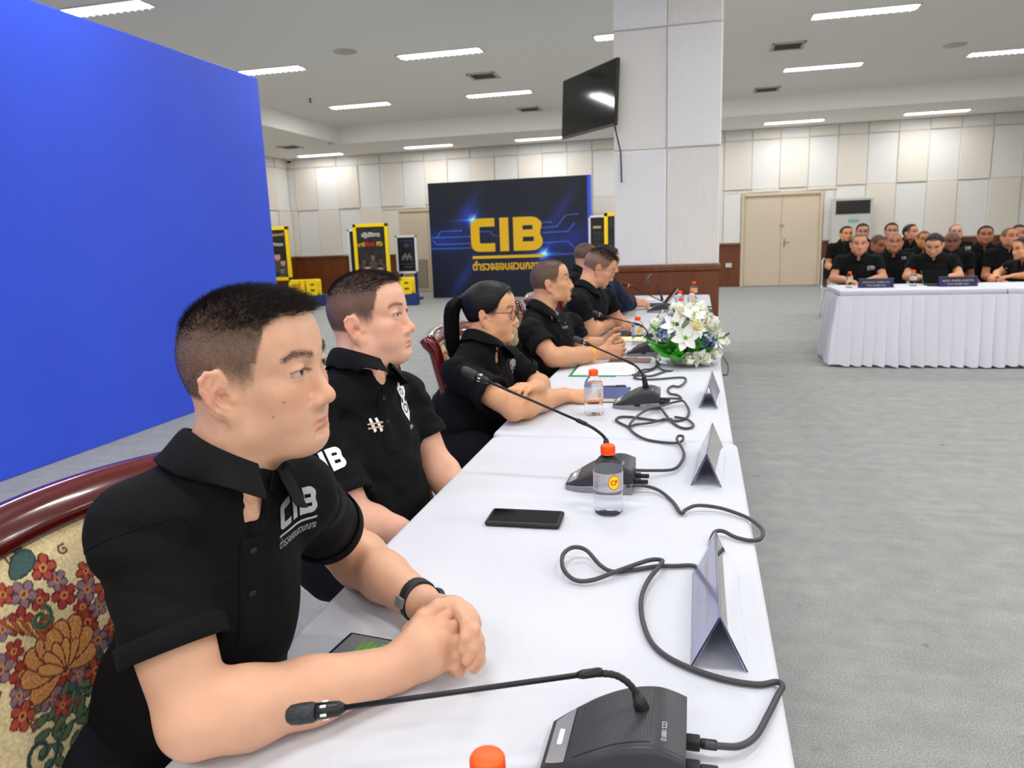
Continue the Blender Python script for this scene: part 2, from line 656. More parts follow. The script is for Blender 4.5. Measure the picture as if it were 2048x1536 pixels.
# door_1: cream double door in the back wall
d1 = empty('door_1', (0, 0, 0), label='cream double door closed in the back wall', kind='structure')
fx0, fx1 = DOOR1
for nm, a, b in (('door_frame', (fx0 - .07, WALL_Y - .07, 0), (fx0, WALL_Y + .02, 2.19)), ('door_frame', (fx1, WALL_Y - .07, 0), (fx1 + .07, WALL_Y + .02, 2.19)),
                 ('door_frame', (fx0, WALL_Y - .07, 2.12), (fx1, WALL_Y + .02, 2.19))):
    box(nm, a, b, M['door'], d1, .01)
mid = (fx0 + fx1) / 2
for a, b in ((fx0 + .005, mid - .004), (mid + .004, fx1 - .005)):
    lf = box('door_leaf', (a, WALL_Y - .03, .01), (b, WALL_Y + .01, 2.115), M['door'], d1, .006)
    if a > mid - .1:
        box('handle_plate', (a + .05, WALL_Y - .04, .92), (a + .10, WALL_Y - .03, 1.12), M['metal'], lf, .003)
        tube('door_lever', [(a + .075, WALL_Y - .035, 1.03), (a + .075, WALL_Y - .085, 1.03), (a + .19, WALL_Y - .09, 1.03)], .010, M['metal'], lf)
        box('latch_bolt', (a - .05, WALL_Y - .045, 1.40), (a + .06, WALL_Y - .03, 1.46), M['metal'], lf, .004)

# door_2: wide beige double door with louvred feet, behind the posters
d2 = empty('door_2', (0, 0, 0), label='beige door with louvred foot panels behind the display stands', kind='structure')
gx0, gx1 = DOOR2
box('door_frame', (gx0, WALL_Y - .06, 2.12), (gx1, WALL_Y + .02, 2.19), M['door'], d2, .01)
for j in range(4):
    a = gx0 + (gx1 - gx0) * j / 4
    b = gx0 + (gx1 - gx0) * (j + 1) / 4
    lf = box('door_leaf', (a + .004, WALL_Y - .03, .01), (b - .004, WALL_Y + .01, 2.115), M['door'], d2, .006)
    sl = box_mesh('louvre_slat', (0, -.02, 0), (b - a - .14, 0, .022), .003)
    sl.materials.append(M['door'])
    gap = box('louvre_backing', (a + .06, WALL_Y - .034, .10), (b - .06, WALL_Y - .03, .86), M['vent_dark'], lf)
    for q in range(16):
        link('louvre_slat', sl, None, lf, loc=(a + .07, WALL_Y - .032, .11 + q * .047))

# column with textured panels and wood foot, standing past the end of the tables
CX0, CX1, CY = -0.85, 0.205, 7.92
colm = empty('column', (0, 0, 0), label='square column clad in pale textured panels above a brown wood foot', cat='column', kind='structure')
box('column_core', (CX0 + .03, CY + .03, 0), (CX1 - .03, CY + 1.0, CEIL_HIGH), M['wall_paint'], colm)
cm_x = (CX0 + CX1) / 2


def ribbed(name, x0, x1, z0, z1, y, parent):
    n = int((x1 - x0) / 0.02)
    v, f = [], []
    for k in range(n * 4 + 1):
        x = x0 + (x1 - x0) * k / (n * 4)
        d = 0.003 if (k % 4) in (1, 2) else 0.0
        v += [(x, y - d, z0), (x, y - d, z1)]
    for k in range(n * 4):
        f.append([2 * k, 2 * k + 2, 2 * k + 3, 2 * k + 1])
    return link(name, mesh_np(name, v, f, False), M['panel_ribbed'], parent)


zs = [1.03, 2.19, 3.33, CEIL_HIGH]
for t in range(3):
    for s in range(2):
        xa, xb = (CX0, cm_x) if s == 0 else (cm_x, CX1)
        if (t + s) % 2 == 0 and t != 1 or (t == 1 and s == 1):
            box('column_panel', (xa + .003, CY, zs[t] + .004), (xb - .003, CY + .04, zs[t + 1] - .004), M['panel_white'], colm, .012)
        else:
            box('column_panel', (xa + .003, CY + .012, zs[t] + .004), (xb - .003, CY + .04, zs[t + 1] - .004), M['panel_ribbed'], colm, .008)
            if s == 1 or t == 2:
                ribbed('rib_sheet', xa + .012, xb - .012, zs[t] + .014, zs[t + 1] - .014, CY + .0105, colm)
    for (xs, sx) in ((CX0, 1), (CX1, -1)):
        for s in range(2):
            ya, yb = CY + .04 + s * .48, CY + .04 + (s + 1) * .48
            box('column_panel', (xs, ya + .003, zs[t] + .004), (xs + sx * .035, yb - .003, zs[t + 1] - .004), M['panel_white'] if (t + s) % 2 else M['panel_beige'], colm, .01)
box('column_foot', (CX0 - .005, CY - .01, 0), (CX1 + .005, CY + 1.0, .97), M['wood'], colm, .006)
box('foot_cap', (CX0 - .02, CY - .03, .97), (CX1 + .02, CY + 1.02, 1.03), M['wood'], colm, .012)

# ---------------------------------------------------------------- ceiling fittings
def make_lamp():
    r = empty('ceiling_lamp')
    W, L = 0.30, 1.27
    box('lamp_frame', (-L / 2, -W / 2, -.012), (-L / 2 + .018, W / 2, .0), M['white_plastic'], r)
    box('lamp_frame', (L / 2 - .018, -W / 2, -.012), (L / 2, W / 2, .0), M['white_plastic'], r)
    box('lamp_frame', (-L / 2, -W / 2, -.012), (L / 2, -W / 2 + .018, .0), M['white_plastic'], r)
    box('lamp_frame', (-L / 2, W / 2 - .018, -.012), (L / 2, W / 2, .0), M['white_plastic'], r)
    box('reflector', (-L / 2 + .018, -W / 2 + .018, .0), (L / 2 - .018, W / 2 - .018, .006), M['reflector'], r)
    for s in (-1, 1):
        tube('lamp_tube', [(-L / 2 + .04, s * .065, -.003), (L / 2 - .04, s * .065, -.003)], .013, M['tube'], r, 8)
    lv = box_mesh('louvre_blade', (-.0015, -W / 2 + .02, -.03), (.0015, W / 2 - .02, -.008))
    lv.materials.append(M['reflector'])
    for k in range(13):
        link('louvre_blade', lv, None, r, loc=(-L / 2 + .08 + k * (L - .16) / 12, 0, 0))
    box('louvre_spine', (-L / 2 + .02, -.002, -.03), (L / 2 - .02, .002, -.008), M['reflector'], r)
    ld = bpy.data.lights.new('lamp_light', 'AREA')
    ld.shape = 'RECTANGLE'
    ld.size, ld.size_y = L - .1, W - .06
    ld.energy = LAMP_W
    ld.color = (1.0, 0.99, 0.97)
    lo = bpy.data.objects.new('lamp_light', ld)
    COL.objects.link(lo)
    lo.parent = r
    lo.location = (0, 0, -.045)
    return r


lamp0 = make_lamp()
LXS = {-6.5: 'row above the blue board', -3.67: 'row over the navy board', -0.8: 'row above the column', 2.0: 'row over the double door', 4.83: 'row over the seated crowd', 7.6: 'outer row'}
used = False
ordn = {7.6: 'nearest', 10.95: 'second', 14.3: 'third', 4.2: 'overhead', 0.8: 'overhead', -2.6: 'overhead'}
for X in LXS:
    for Y in (-6.0, -2.6, 0.8, 4.2, 7.6, 10.95, 14.3, 18.15):  # rearmost row is added, out of view, to brighten surfaces facing the viewer
        if X == 7.6 and Y > 12:
            continue
        if X == -0.8 and Y == 7.6:
            continue
        z = CEIL_LOW if Y > REC_Y1 or Y < REC_Y0 else CEIL_HIGH
        seen = Y > 7
        place = 'beside the back wall' if Y > 17 else ('%s from the viewer' % ordn[Y] if Y > 5 else {-6.0: 'added unseen far behind the viewer for fill light', -2.6: 'behind the viewer', .8: 'straight above the viewer', 4.2: 'just ahead above the viewer'}[Y])
        lb = 'recessed louvred ceiling lamp, %s, %s' % (LXS[X], place)
        o = lamp0 if not used else copy_tree(lamp0)
        used = True
        tag(o, lb, 'ceiling lamp', 'louvred ceiling lamps')
        if Y < 3:
            o['group'] = 'louvred ceiling lamps'
        o.location = (X, Y, z - .002)
        if Y > 17:                      # area lights beside the wall are dimmed to keep hot spots off it
            for ch in o.children:
                if ch.type == 'LIGHT':
                    ch.data = ch.data.copy()
                    ch.data.energy = LAMP_W * .55
# one more in the low band left of the recess
o = copy_tree(lamp0)
tag(o, 'recessed louvred ceiling lamp in the low band behind the blue board edge', 'ceiling lamp', 'louvred ceiling lamps')
o.location = (-9.55, 14.4, CEIL_LOW - .002)
o = copy_tree(lamp0)
tag(o, 'recessed louvred ceiling lamp in the low band by the far corner', 'ceiling lamp', 'louvred ceiling lamps')
o.location = (-9.6, 18.45, CEIL_LOW - .002)
for ch in o.children:
    if ch.type == 'LIGHT':
        ch.data = ch.data.copy()
        ch.data.energy = LAMP_W * .3


def make_vent():
    r = empty('ceiling_vent')
    S = .48
    for a, b in (((-S / 2, -S / 2, -.02), (S / 2, -S / 2 + .05, 0)), ((-S / 2, S / 2 - .05, -.02), (S / 2, S / 2, 0)),
                 ((-S / 2, -S / 2, -.02), (-S / 2 + .05, S / 2, 0)), ((S / 2 - .05, -S / 2, -.02), (S / 2, S / 2, 0))):
        box('vent_frame', a, b, M['vent_frame'], r, .006)
    box('vent_backing', (-S / 2 + .04, -S / 2 + .04, -.002), (S / 2 - .04, S / 2 - .04, .0), M['vent_dark'], r)
    for k in range(5):
        y = -S / 2 + .09 + k * .075
        prism('vent_slat', [(y, -.02), (y + .01, -.02), (y + .05, -.003), (y + .04, -.003)], -S / 2 + .05, S / 2 - .05, M['vent_frame'], r, axis='x')
    return r


v0 = make_vent()
for k, (x, y, z, lb) in enumerate(((-3.5, 12.65, CEIL_HIGH, 'square air vent in the ceiling left of the television, larger one'), (-3.5, 16.2, CEIL_HIGH, 'square air vent in the ceiling left of the television, farther one'),
                                   (1.25, 12.48, CEIL_HIGH, 'square air vent beside the column in the ceiling, nearer one'), (1.25, 16.05, CEIL_HIGH, 'square air vent beside the column in the ceiling, farther one'),
                                   (-9.4, 16.6, CEIL_LOW, 'square air vent in the low ceiling band near the corner'), (-9.5, 12.9, CEIL_LOW, 'square air vent in the low ceiling band at the blue board edge'),
                                   (5.3, 12.2, CEIL_HIGH, 'square air vent in the ceiling at the picture edge'))):
    o = v0 if k == 0 else copy_tree(v0)
    tag(o, lb, 'air vent', 'ceiling air vents')
    o.location = (x, y, z)
pos_a = on_z(690, 103, CEIL_HIGH)
pos_b = on_z(1910, 90, CEIL_HIGH)
for p, lb in ((pos_a, 'round flush speaker in the ceiling between the lamps, over the blue board edge'), (pos_b, 'round flush speaker in the ceiling above the seated crowd')):
    r = empty('ceiling_speaker', (p[0], p[1], CEIL_HIGH), label=lb, cat='speaker', group='round ceiling speakers')
    lathe('speaker_ring', [(.16, -.001), (.165, -.008), (.14, -.014), (.135, -.008)], M['light_grey_plastic'], r)
    lathe('speaker_grille', [(.136, -.004), (.13, -.012), (.06, -.016), (.005, -.017)], M['vent_frame'], r)
for (px, py, z, lb) in ((620, 197, CEIL_HIGH, 'small dark sprinkler head hanging from the ceiling above the blue board edge'),):
    p = on_z(px, py, z)
    r = empty('sprinkler', (p[0], p[1], z), label=lb, cat='sprinkler')
    lathe('sprinkler_rose', [(.04, 0), (.04, -.008), (.012, -.012)], M['metal'], r, 16)
    lathe('sprinkler_stem', [(.012, -.01), (.012, -.06), (.03, -.065), (.03, -.07)], M['black_plastic'], r, 12)
p = on_z(661, 286, CEIL_LOW)
r = empty('smoke_detector', (p[0], p[1], CEIL_LOW), label='small round smoke detector in the low ceiling band', cat='smoke detector')
lathe('detector_base', [(.07, 0), (.07, -.02), (.05, -.03)], M['vent_frame'], r, 20)
lathe('detector_dome', [(.05, -.03), (.045, -.045), (.01, -.055)], M['white_plastic'], r, 20)
r = empty('security_camera', (WALL_L + .22, WALL_Y - .25, CEIL_LOW), label='small white dome security camera in the far corner under the ceiling', cat='camera')
lathe('camera_mount', [(.08, 0), (.08, -.05), (.06, -.06)], M['white_plastic'], r, 20)
lathe('camera_dome', [(.06, -.06), (.055, -.09), (.03, -.115), (.004, -.12)], M['black_plastic'], r, 20)

# ---------------------------------------------------------------- blue partition
BLX = -4.15
bw = empty('blue_partition', (BLX, 0, 0), label='tall plain blue partition board standing behind the speakers', cat='partition')
box('board_face', (-.16, -2.6, 0.0), (0, 6.83, 2.96), M['blue_wall'], bw, .006)
for k in range(4):
    prism('support_foot', [(-.16, 0), (-.9, 0), (-.9, .05), (-.2, 1.4), (-.16, 1.4)], 0.5 + k * 1.8, .54 + k * 1.8, M['white_frame'], bw)

# ---------------------------------------------------------------- navy CIB board
NBY = 17.02
nb = empty('navy_board', (0, NBY, 0), label='dark navy backdrop board with large gold CIB letters and circuit lines', cat='backdrop')


def navy_col(u, v):
    x = -6.17 + u * 3.77
    z = v * 2.67
    c = np.zeros((len(u), 3))
    base = np.array([8, 16, 34.0])
    c += base
    c += np.clip(1 - np.abs(z - 1.15) / 1.2, 0, 1)[:, None] * np.array([6, 12, 40.0])

    def shaft(x0, z0, L, w, a, col):
        dx, dz = x - x0, z - z0
        s, t = dx * math.cos(a) + dz * math.sin(a), -dx * math.sin(a) + dz * math.cos(a)
        m = np.clip(1 - np.abs(s) / L, 0, 1) ** 0.7 * np.clip(1 - np.abs(t) / w, 0, 1)
        return m[:, None] * np.array(col, float)
    c += shaft(-5.25, 2.0, .75, .24, .95, (30, 40, 110))
    c += shaft(-3.0, 1.95, .8, .22, .95, (26, 32, 96))
    c += shaft(-5.4, .45, .8, .20, .95, (26, 34, 110))
    c += np.clip(1 - np.hypot((x + 5.9) / .9, (z - 1.35) / .35), 0, 1)[:, None] * np.array([20, 36, 110])
    c += np.clip(1 - np.hypot((x + 2.7) / .9, (z - 1.3) / .45), 0, 1)[:, None] * np.array([16, 24, 96])

    def star(x0, z0, s):
        r = np.hypot(x - x0, z - z0)
        g = np.exp(-(r / (.10 * s)) ** 2)[:, None] * np.array([150, 220, 255]) + np.exp(-(r / (.24 * s)) ** 2)[:, None] * np.array([14, 40, 130])
        ray_h = np.exp(-((z - z0) / (.018 * s)) ** 2) * np.exp(-np.abs(x - x0) / (.35 * s))
        a = 1.0
        t = -(x - x0) * math.sin(a) + (z - z0) * math.cos(a)
        q = (x - x0) * math.cos(a) + (z - z0) * math.sin(a)
        ray_d = np.exp(-(t / (.02 * s)) ** 2) * np.exp(-np.abs(q) / (.16 * s))
        return g + (ray_h + ray_d)[:, None] * np.array([90, 150, 255])
    c += star(-5.1, 1.80, 1.0)
    c += star(-3.42, .98, 1.0)

    def trace(pts, w=.010, col=(70, 110, 190), dot=True):
        out = np.zeros(len(u))
        for (ax, az), (bx, bz) in zip(pts[:-1], pts[1:]):
            vx, vz = bx - ax, bz - az
            t = np.clip(((x - ax) * vx + (z - az) * vz) / (vx * vx + vz * vz), 0, 1)
            d = np.hypot(x - ax - t * vx, z - az - t * vz)
            out = np.maximum(out, np.clip(1.4 - d / w, 0, 1))
        if dot:
            out = np.maximum(out, np.clip(1.5 - np.hypot(x - pts[-1][0], z - pts[-1][1]) / .022, 0, 1))
        return out[:, None] * np.array(col, float)
    for pts in ([(-6.17, 1.42), (-5.2, 1.42)], [(-6.0, 1.43), (-5.9, 1.56), (-5.4, 1.56)], [(-6.1, 1.35), (-6.02, 1.26), (-5.2, 1.26)], [(-6.17, 1.16), (-5.2, 1.16)],
                [(-4.95, 1.52), (-4.7, 1.52), (-4.6, 1.42), (-4.3, 1.42)], [(-3.45, 1.56), (-3.1, 1.58), (-2.9, 1.82), (-2.62, 1.84)], [(-3.45, 1.45), (-2.85, 1.46), (-2.72, 1.62)],
                [(-3.45, 1.68), (-3.25, 1.68)], [(-3.45, 1.22), (-2.85, 1.24), (-2.68, 1.06), (-2.42, 1.06)], [(-3.4, .94), (-2.42, .96)]):
        c += trace(pts)
    return base + (c - base) * .72


box('board_body', (-6.17, 0.0, 0.0), (-2.42, .30, 2.67), M['navy'], nb)
box('board_side', (-2.42, -.003, 0.0), (-2.36, .31, 2.675), M['blue_wall'], nb)
print_grid('printed_face', 300, 210, lambda u, v: np.stack([-6.17 + u * 3.75, np.full_like(u, -.004), v * 2.67], -1), navy_col, M['print'], nb)


def rounded(pts, radii, n=5):
    """2D polygon with rounded corners."""
    P = np.array(pts, float)
    out = []
    N = len(P)
    for i in range(N):
        r = radii[i] if not np.isscalar(radii) else radii
        p, a, b = P[i], P[i - 1], P[(i + 1) % N]
        if r <= 0:
            out.append(p)
            continue
        da, db = (a - p) / np.linalg.norm(a - p), (b - p) / np.linalg.norm(b - p)
        for t in np.linspace(0, 1, n):
            out.append(p + da * r * (1 - t) ** 2 + db * r * t ** 2)
    return np.array(out)


def glyph_C():
    return [rounded([(0, 0), (.66, 0), (.66, .25), (.24, .25), (.24, .75), (.66, .75), (.66, 1), (0, 1)], [.26, 0, 0, .05, .05, 0, 0, .26])]


def glyph_I():
    return [rounded([(0, 0), (.24, 0), (.24, 1), (0, 1)], 0)]


def glyph_B():
    outer = rounded([(0, 0), (.74, 0), (.80, .30), (.70, .52), (.78, .74), (.70, 1), (0, 1)], [0, .24, .12, .10, .12, .24, 0])
    return [outer, np.array([(.25, .27), (.25, .41), (.55, .41), (.55, .27)]), np.array([(.25, .62), (.25, .75), (.52, .75), (.52, .62)])]


def glyph_mesh(loops, depth):
    """Filled 2D outline with holes extruded along +z."""
    bm = bmesh.new()
    es = []
    for lp in loops:
        vs = [bm.verts.new((p[0], p[1], 0)) for p in lp]
        for i in range(len(vs)):
            es.append(bm.edges.new((vs[i], vs[(i + 1) % len(vs)])))
    bmesh.ops.triangle_fill(bm, edges=es, use_beauty=True)
    if depth:
        r = bmesh.ops.extrude_face_region(bm, geom=list(bm.faces))
        for g in r['geom']:
            if isinstance(g, bmesh.types.BMVert):
                g.co.z += depth
        bmesh.ops.recalc_face_normals(bm, faces=list(bm.faces))
    bm.verts.ensure_lookup_table()
    v = np.array([q.co[:] for q in bm.verts])
    f = [[q.index for q in fc.verts] for fc in bm.faces]
    bm.verts.index_update()
    f = [[q.index for q in fc.verts] for fc in bm.faces]
    bm.free()
    return v, f


GLYPHS = {'C': (glyph_C, 0.0), 'I': (glyph_I, .80), 'B': (glyph_B, 1.17)}


def cib(depth):
    """The three letters as separate (name, verts, faces), in a box 1.97 wide by 1 high."""
    out = []
    for k, (fn, x) in GLYPHS.items():
        v, f = glyph_mesh(fn(), depth)
        v[:, 0] += x
        out.append((k, v, f))
    return out


lw, lh = 1.72, .76
for k, v, f in cib(0.02):
    w = v.copy()
    P = np.stack([-5.16 + w[:, 0] / 1.97 * lw, -.006 - w[:, 2], 1.06 + w[:, 1] * lh], -1)
    link('gold_letter', mesh_np('gold_letter', P, f, False), M['gold'], nb)
box('gold_bar', (-5.14, -.02, .90), (-3.46, -.004, .965), M['gold'], nb)
put_text('thai_line', 'ตำรวจสอบสวนกลาง', 1.70, .22, (-4.30, -.004, .74), (1, 0, 0), (0, 0, 1), (0, -1, 0), M['gold'], nb, bold=.03, off=.004)

# ---------------------------------------------------------------- poster stands
def face_blob(x, z, cx, cz, s, skin, c):
    e = np.hypot((x - cx) / (.075 * s), (z - cz) / (.10 * s))
    c[e < 1] = skin
    h = np.hypot((x - cx) / (.08 * s), (z - cz - .045 * s) / (.075 * s))
    c[(h < 1) & (z > cz + .045 * s)] = (26, 24, 24)
    for sx in (-1, 1):
        c[np.hypot((x - cx - sx * .03 * s) / (.014 * s), (z - cz - .012 * s) / (.007 * s)) < 1] = (40, 30, 28)
    c[np.hypot((x - cx) / (.024 * s), (z - cz + .05 * s) / (.008 * s)) < 1] = (130, 70, 60)
    b = (np.hypot((x - cx) / (.16 * s), (z - cz + .24 * s) / (.15 * s)) < 1) & (e >= 1)
    c[b] = (70, 68, 62)


def poster_people(u, v):
    x, z = u * .80, v * 1.35
    c = np.tile(np.array([24.0, 20, 20]), (len(u), 1))
    c += (hash_noise(x * 14, z * 14, 3) * 26)[:, None]
    for cx, cz, s, sk in ((.16, .58, .7, (92, 70, 62)), (.42, .68, .8, (120, 98, 90)), (.64, .60, .7, (86, 64, 58)), (.25, .40, 1.1, (214, 178, 152)), (.60, .38, 1.1, (206, 164, 140))):
        face_blob(x, z, cx, cz, s, sk, c)
    return c


def poster_side(u, v):
    x, z = u * .80, v * 1.35
    c = np.tile(np.array([28.0, 24, 24]), (len(u), 1))
    for cx, cz, s, sk in ((.50, .60, 1.2, (210, 150, 140)), (.66, .42, 1.0, (190, 150, 130)), (.62, .20, .8, (130, 120, 118))):
        face_blob(x, z, cx, cz, s, sk, c)
    c[(z > .88) & (z < .98) & (x > .40) & (x < .76)] = (60, 54, 50)
    return c


def poster_group(u, v):
    x, z = u * .50, v * .80
    c = np.tile(np.array([14.0, 17, 24]), (len(u), 1))
    bd = (np.abs(x - .25) < .17) & (np.abs(z - .45) < .28)
    inner = (np.abs(x - .25) < .163) & (np.abs(z - .45) < .272)
    c[bd & ~inner] = (90, 92, 100)
    g = np.exp(-np.hypot((x - .25) / .09, (z - .62) / .06) ** 2)
    c += g[:, None] * np.array([50, 64, 96])
    for q in range(7):
        cx, cz = .13 + q * .04, .34 + (q % 3) * .035
        c[np.hypot((x - cx) / .016, (z - cz) / .02) < 1] = (180, 150, 134)
        c[np.hypot((x - cx) / .024, (z - cz + .05) / .036) < 1] = (120 - q * 8, 112, 88 + q * 6)
    c[(np.abs(x - .29) < .12) & (np.abs(z - .10) < .008)] = (150, 110, 60)
    return c


def text_col(u, v):
    c = np.tile(np.array([18.0, 18, 22]), (len(u), 1))
    line = ((v * 26) % 1 < .35) & (u > .12) & (u < .12 + .7 * (0.5 + 0.5 * hash_noise(np.floor(v * 26), np.zeros_like(v), 5))) & (v < .8) & (v > .1)
    c[line] = (74, 72, 74)
    c[(v > .84) & (v < .87) & (u > .12) & (u < .5)] = (190, 170, 110)
    return c


def poster_stand(name, x0, x1, z0, z1, y, frame, fw, colf, label, nx=70, ny=110, base=True):
    r = empty(name, ((x0 + x1) / 2, y, 0), label=label, cat='poster stand', group='display stands by the back wall')
    w = x1 - x0
    for a, b in (((-w / 2, -.03, z0), (-w / 2 + fw, .03, z1)), ((w / 2 - fw, -.03, z0), (w / 2, .03, z1)),
                 ((-w / 2, -.03, z1 - fw), (w / 2, .03, z1)), ((-w / 2, -.03, z0), (w / 2, .03, z0 + fw))):
        box('stand_frame', a, b, M[frame], r, .006)
    box('backing_board', (-w / 2 + fw * .6, -.004, z0 + fw * .6), (w / 2 - fw * .6, .02, z1 - fw * .6), M['black_plastic'], r)
    pw, ph = w - 2 * fw, z1 - z0 - 2 * fw
    print_grid('poster_print', nx, ny, lambda u, v: np.stack([-pw / 2 + u * pw, np.full_like(u, -.008), z0 + fw + v * ph], -1), colf, M['print'], r)
    if base:
        box('stand_post', (-w / 2 + .06, .03, 0), (-w / 2 + .12, .09, z1 - .1), M['navy_base'], r, .005)
        box('stand_post', (w / 2 - .12, .03, 0), (w / 2 - .06, .09, z1 - .1), M['navy_base'], r, .005)
        box('stand_foot', (-w / 2, -.12, 0), (w / 2, .25, .05), M['navy_base'], r, .008)
    return r


s1 = poster_stand('poster_stand', -7.56, -6.72, .30, 1.78, 15.8, 'yellow', .075, poster_people, 'yellow framed poster stand with group portrait and two headline lines')
put_text('headline', 'ปฏิบัติการ', .44, .13, (0, -.012, 1.53), (1, 0, 0), (0, 0, 1), (0, -1, 0), M['text_white'], s1, bold=.015)
put_text('headline', 'นารี', .17, .10, (-.24, -.012, 1.33), (1, 0, 0), (0, 0, 1), (0, -1, 0), M['text_yellow'], s1, bold=.015)
put_text('headline', 'พิฆาต', .22, .10, (-.03, -.012, 1.33), (1, 0, 0), (0, 0, 1), (0, -1, 0), M['text_red'], s1, bold=.015)
put_text('headline', 'พระ', .15, .10, (.20, -.012, 1.33), (1, 0, 0), (0, 0, 1), (0, -1, 0), M['text_yellow'], s1, bold=.015)
s2 = poster_stand('poster_stand', -10.02, -9.19, .56, 1.80, 15.8, 'yellow', .08, poster_side, 'yellow framed poster stand half hidden by the blue partition')
put_text('headline', 'รรถคดี', .34, .07, (.12, -.012, 1.62), (1, 0, 0), (0, 0, 1), (0, -1, 0), M['text_gold'], s2, bold=.015)
put_text('headline', 'ตำรวจ', .26, .08, (.12, -.012, 1.40), (1, 0, 0), (0, 0, 1), (0, -1, 0), M['text_white'], s2, bold=.015)
s3 = poster_stand('poster_stand', -1.90, -1.06, .30, 1.80, 15.8, 'yellow', .075, poster_people, 'yellow framed poster stand half hidden by the column')
poster_stand('poster_stand', -7.92, -7.10, .30, 1.68, 16.25, 'white_frame', .05, text_col, 'white framed text panel behind the portrait poster', 40, 90)
poster_stand('poster_stand', -6.89, -6.36, .62, 1.50, 16.6, 'white_frame', .05, poster_group, 'small white framed poster stand beside the navy board', 60, 80)
poster_stand('poster_stand', -2.28, -1.75, .30, 1.76, 16.2, 'white_frame', .04, text_col, 'white framed text panel between the navy board and the column', 40, 90)


def letter_plinth(x, y, rz, label):
    r = empty('letter_sign', (x, y, 0), rz, label=label, cat='letter sign', group='yellow letter signs on blue plinths')
    prism('plinth', [(-.40, 0), (.40, 0), (.40, .25), (-.40, .22)], -.16, .16, M['navy_base'], r)
    for k, v, f in cib(.16):
        P = np.stack([-.36 + v[:, 0] / 1.97 * .66, .08 - v[:, 2], .235 + v[:, 1] * .36], -1)
        lo = link('yellow_letter', mesh_np('yellow_letter', P, f, False), M['yellow'], r)
    box('letter_backing', (-.37, .05, .24), (.33, .10, .60), M['yellow'], r, .03)
    return r


letter_plinth(-8.55, 15.25, math.radians(14), 'yellow block letter sign on a blue plinth at the edge of the blue partition')
letter_plinth(-6.28, 15.2, math.radians(14), 'yellow block letter sign on a blue plinth beside the navy board')

# ---------------------------------------------------------------- floor air conditioner
ac = empty('air_conditioner', (3.36, 18.72, 0), label='tall floor standing air conditioner with dark outlet beside the double door', cat='air conditioner')
box('cabinet', (-.41, -.22, 0), (.41, .22, 1.98), M['light_grey_plastic'], ac, .015)
box('outlet', (-.36, -.226, 1.62), (.36, -.21, 1.92), M['vent_dark'], ac, .004)
for k in range(7):
    box('outlet_slat', (-.355, -.235, 1.645 + k * .038), (.355, -.222, 1.652 + k * .038), M['black_plastic'], ac)
for k in range(5):
    box('outlet_fin', (.05 + k * .06, -.232, 1.63), (.055 + k * .06, -.222, 1.91), M['black_plastic'], ac)
box('front_panel', (-.38, -.232, .12), (.38, -.218, 1.58), M['light_grey_plastic'], ac, .006)
box('sticker', (-.09, -.236, 1.44), (.13, -.231, 1.50), mat('teal_sticker', (120, 178, 190), 0.5), ac, .001)
box('logo_plate', (-.03, -.236, 1.53), (.06, -.231, 1.555), M['vent_frame'], ac)

# wall socket beside the column
so = empty('wall_socket', (.72, WALL_Y - .06, .52), label='white wall socket on the wainscot between column and door', cat='socket')
box('socket_plate', (-.07, -.02, -.05), (.07, .03, .05), M['white_plastic'], so, .006)
box('socket_face', (-.05, -.026, -.03), (.05, -.018, .03), M['light_grey_plastic'], so, .003)

# ---------------------------------------------------------------- television on the column
R0, R1 = on_y(1229, 118, 7.86), on_y(1233, 247, 7.74)
L0, L1 = on_y(1119, 163, 8.92), on_y(1130, 278, 8.80)
ux = (R0 - L0 + R1 - L1) / 2
tw = np.linalg.norm(ux)
ux /= tw
uz = (L0 - L1 + R0 - R1) / 2
uz -= ux * np.dot(uz, ux)
th = np.linalg.norm(uz)
uz /= th
un = np.cross(ux, uz)
ctr = (R0 + R1 + L0 + L1) / 4
tv = empty('television', ctr, label='black flat television tilted down beside the column', cat='television')
rm = Matrix(((ux[0], un[0] * -1, uz[0]), (ux[1], un[1] * -1, uz[1]), (ux[2], un[2] * -1, uz[2])))
tv.rotation_euler = rm.to_euler()
box('tv_body', (-tw / 2, .0, -th / 2), (tw / 2, .04, th / 2), M['black_plastic'], tv, .006)
box('tv_screen', (-tw / 2 + .01, -.003, -th / 2 + .018), (tw / 2 - .01, .003, th / 2 - .01), M['screen'], tv)
box('tv_bezel', (-tw / 2, -.006, -th / 2), (tw / 2, .002, -th / 2 + .016), M['black_plastic'], tv)
box('tv_bracket', (-.12, .04, -.12), (.12, .16, .12), M['black_plastic'], tv, .01)
tube('tv_arm', [(0, .14, 0), (.28, .30, 0), (.40, .30, -.02)], .025, M['black_plastic'], tv)
tube('tv_cable', [(tw / 2 - .06, .03, -th / 2 + .02), (tw / 2 - .03, .10, -th / 2 - .25), (tw / 2 - .02, .12, -th / 2 - .55)], .008, M['black_rubber'], tv, 6)

# ================================================================== tables and cloths
TZ = 0.75
TX0, TX1 = -0.63, 0.12
SEAMS = [0.43, 2.23, 4.03, 5.83, 7.63]

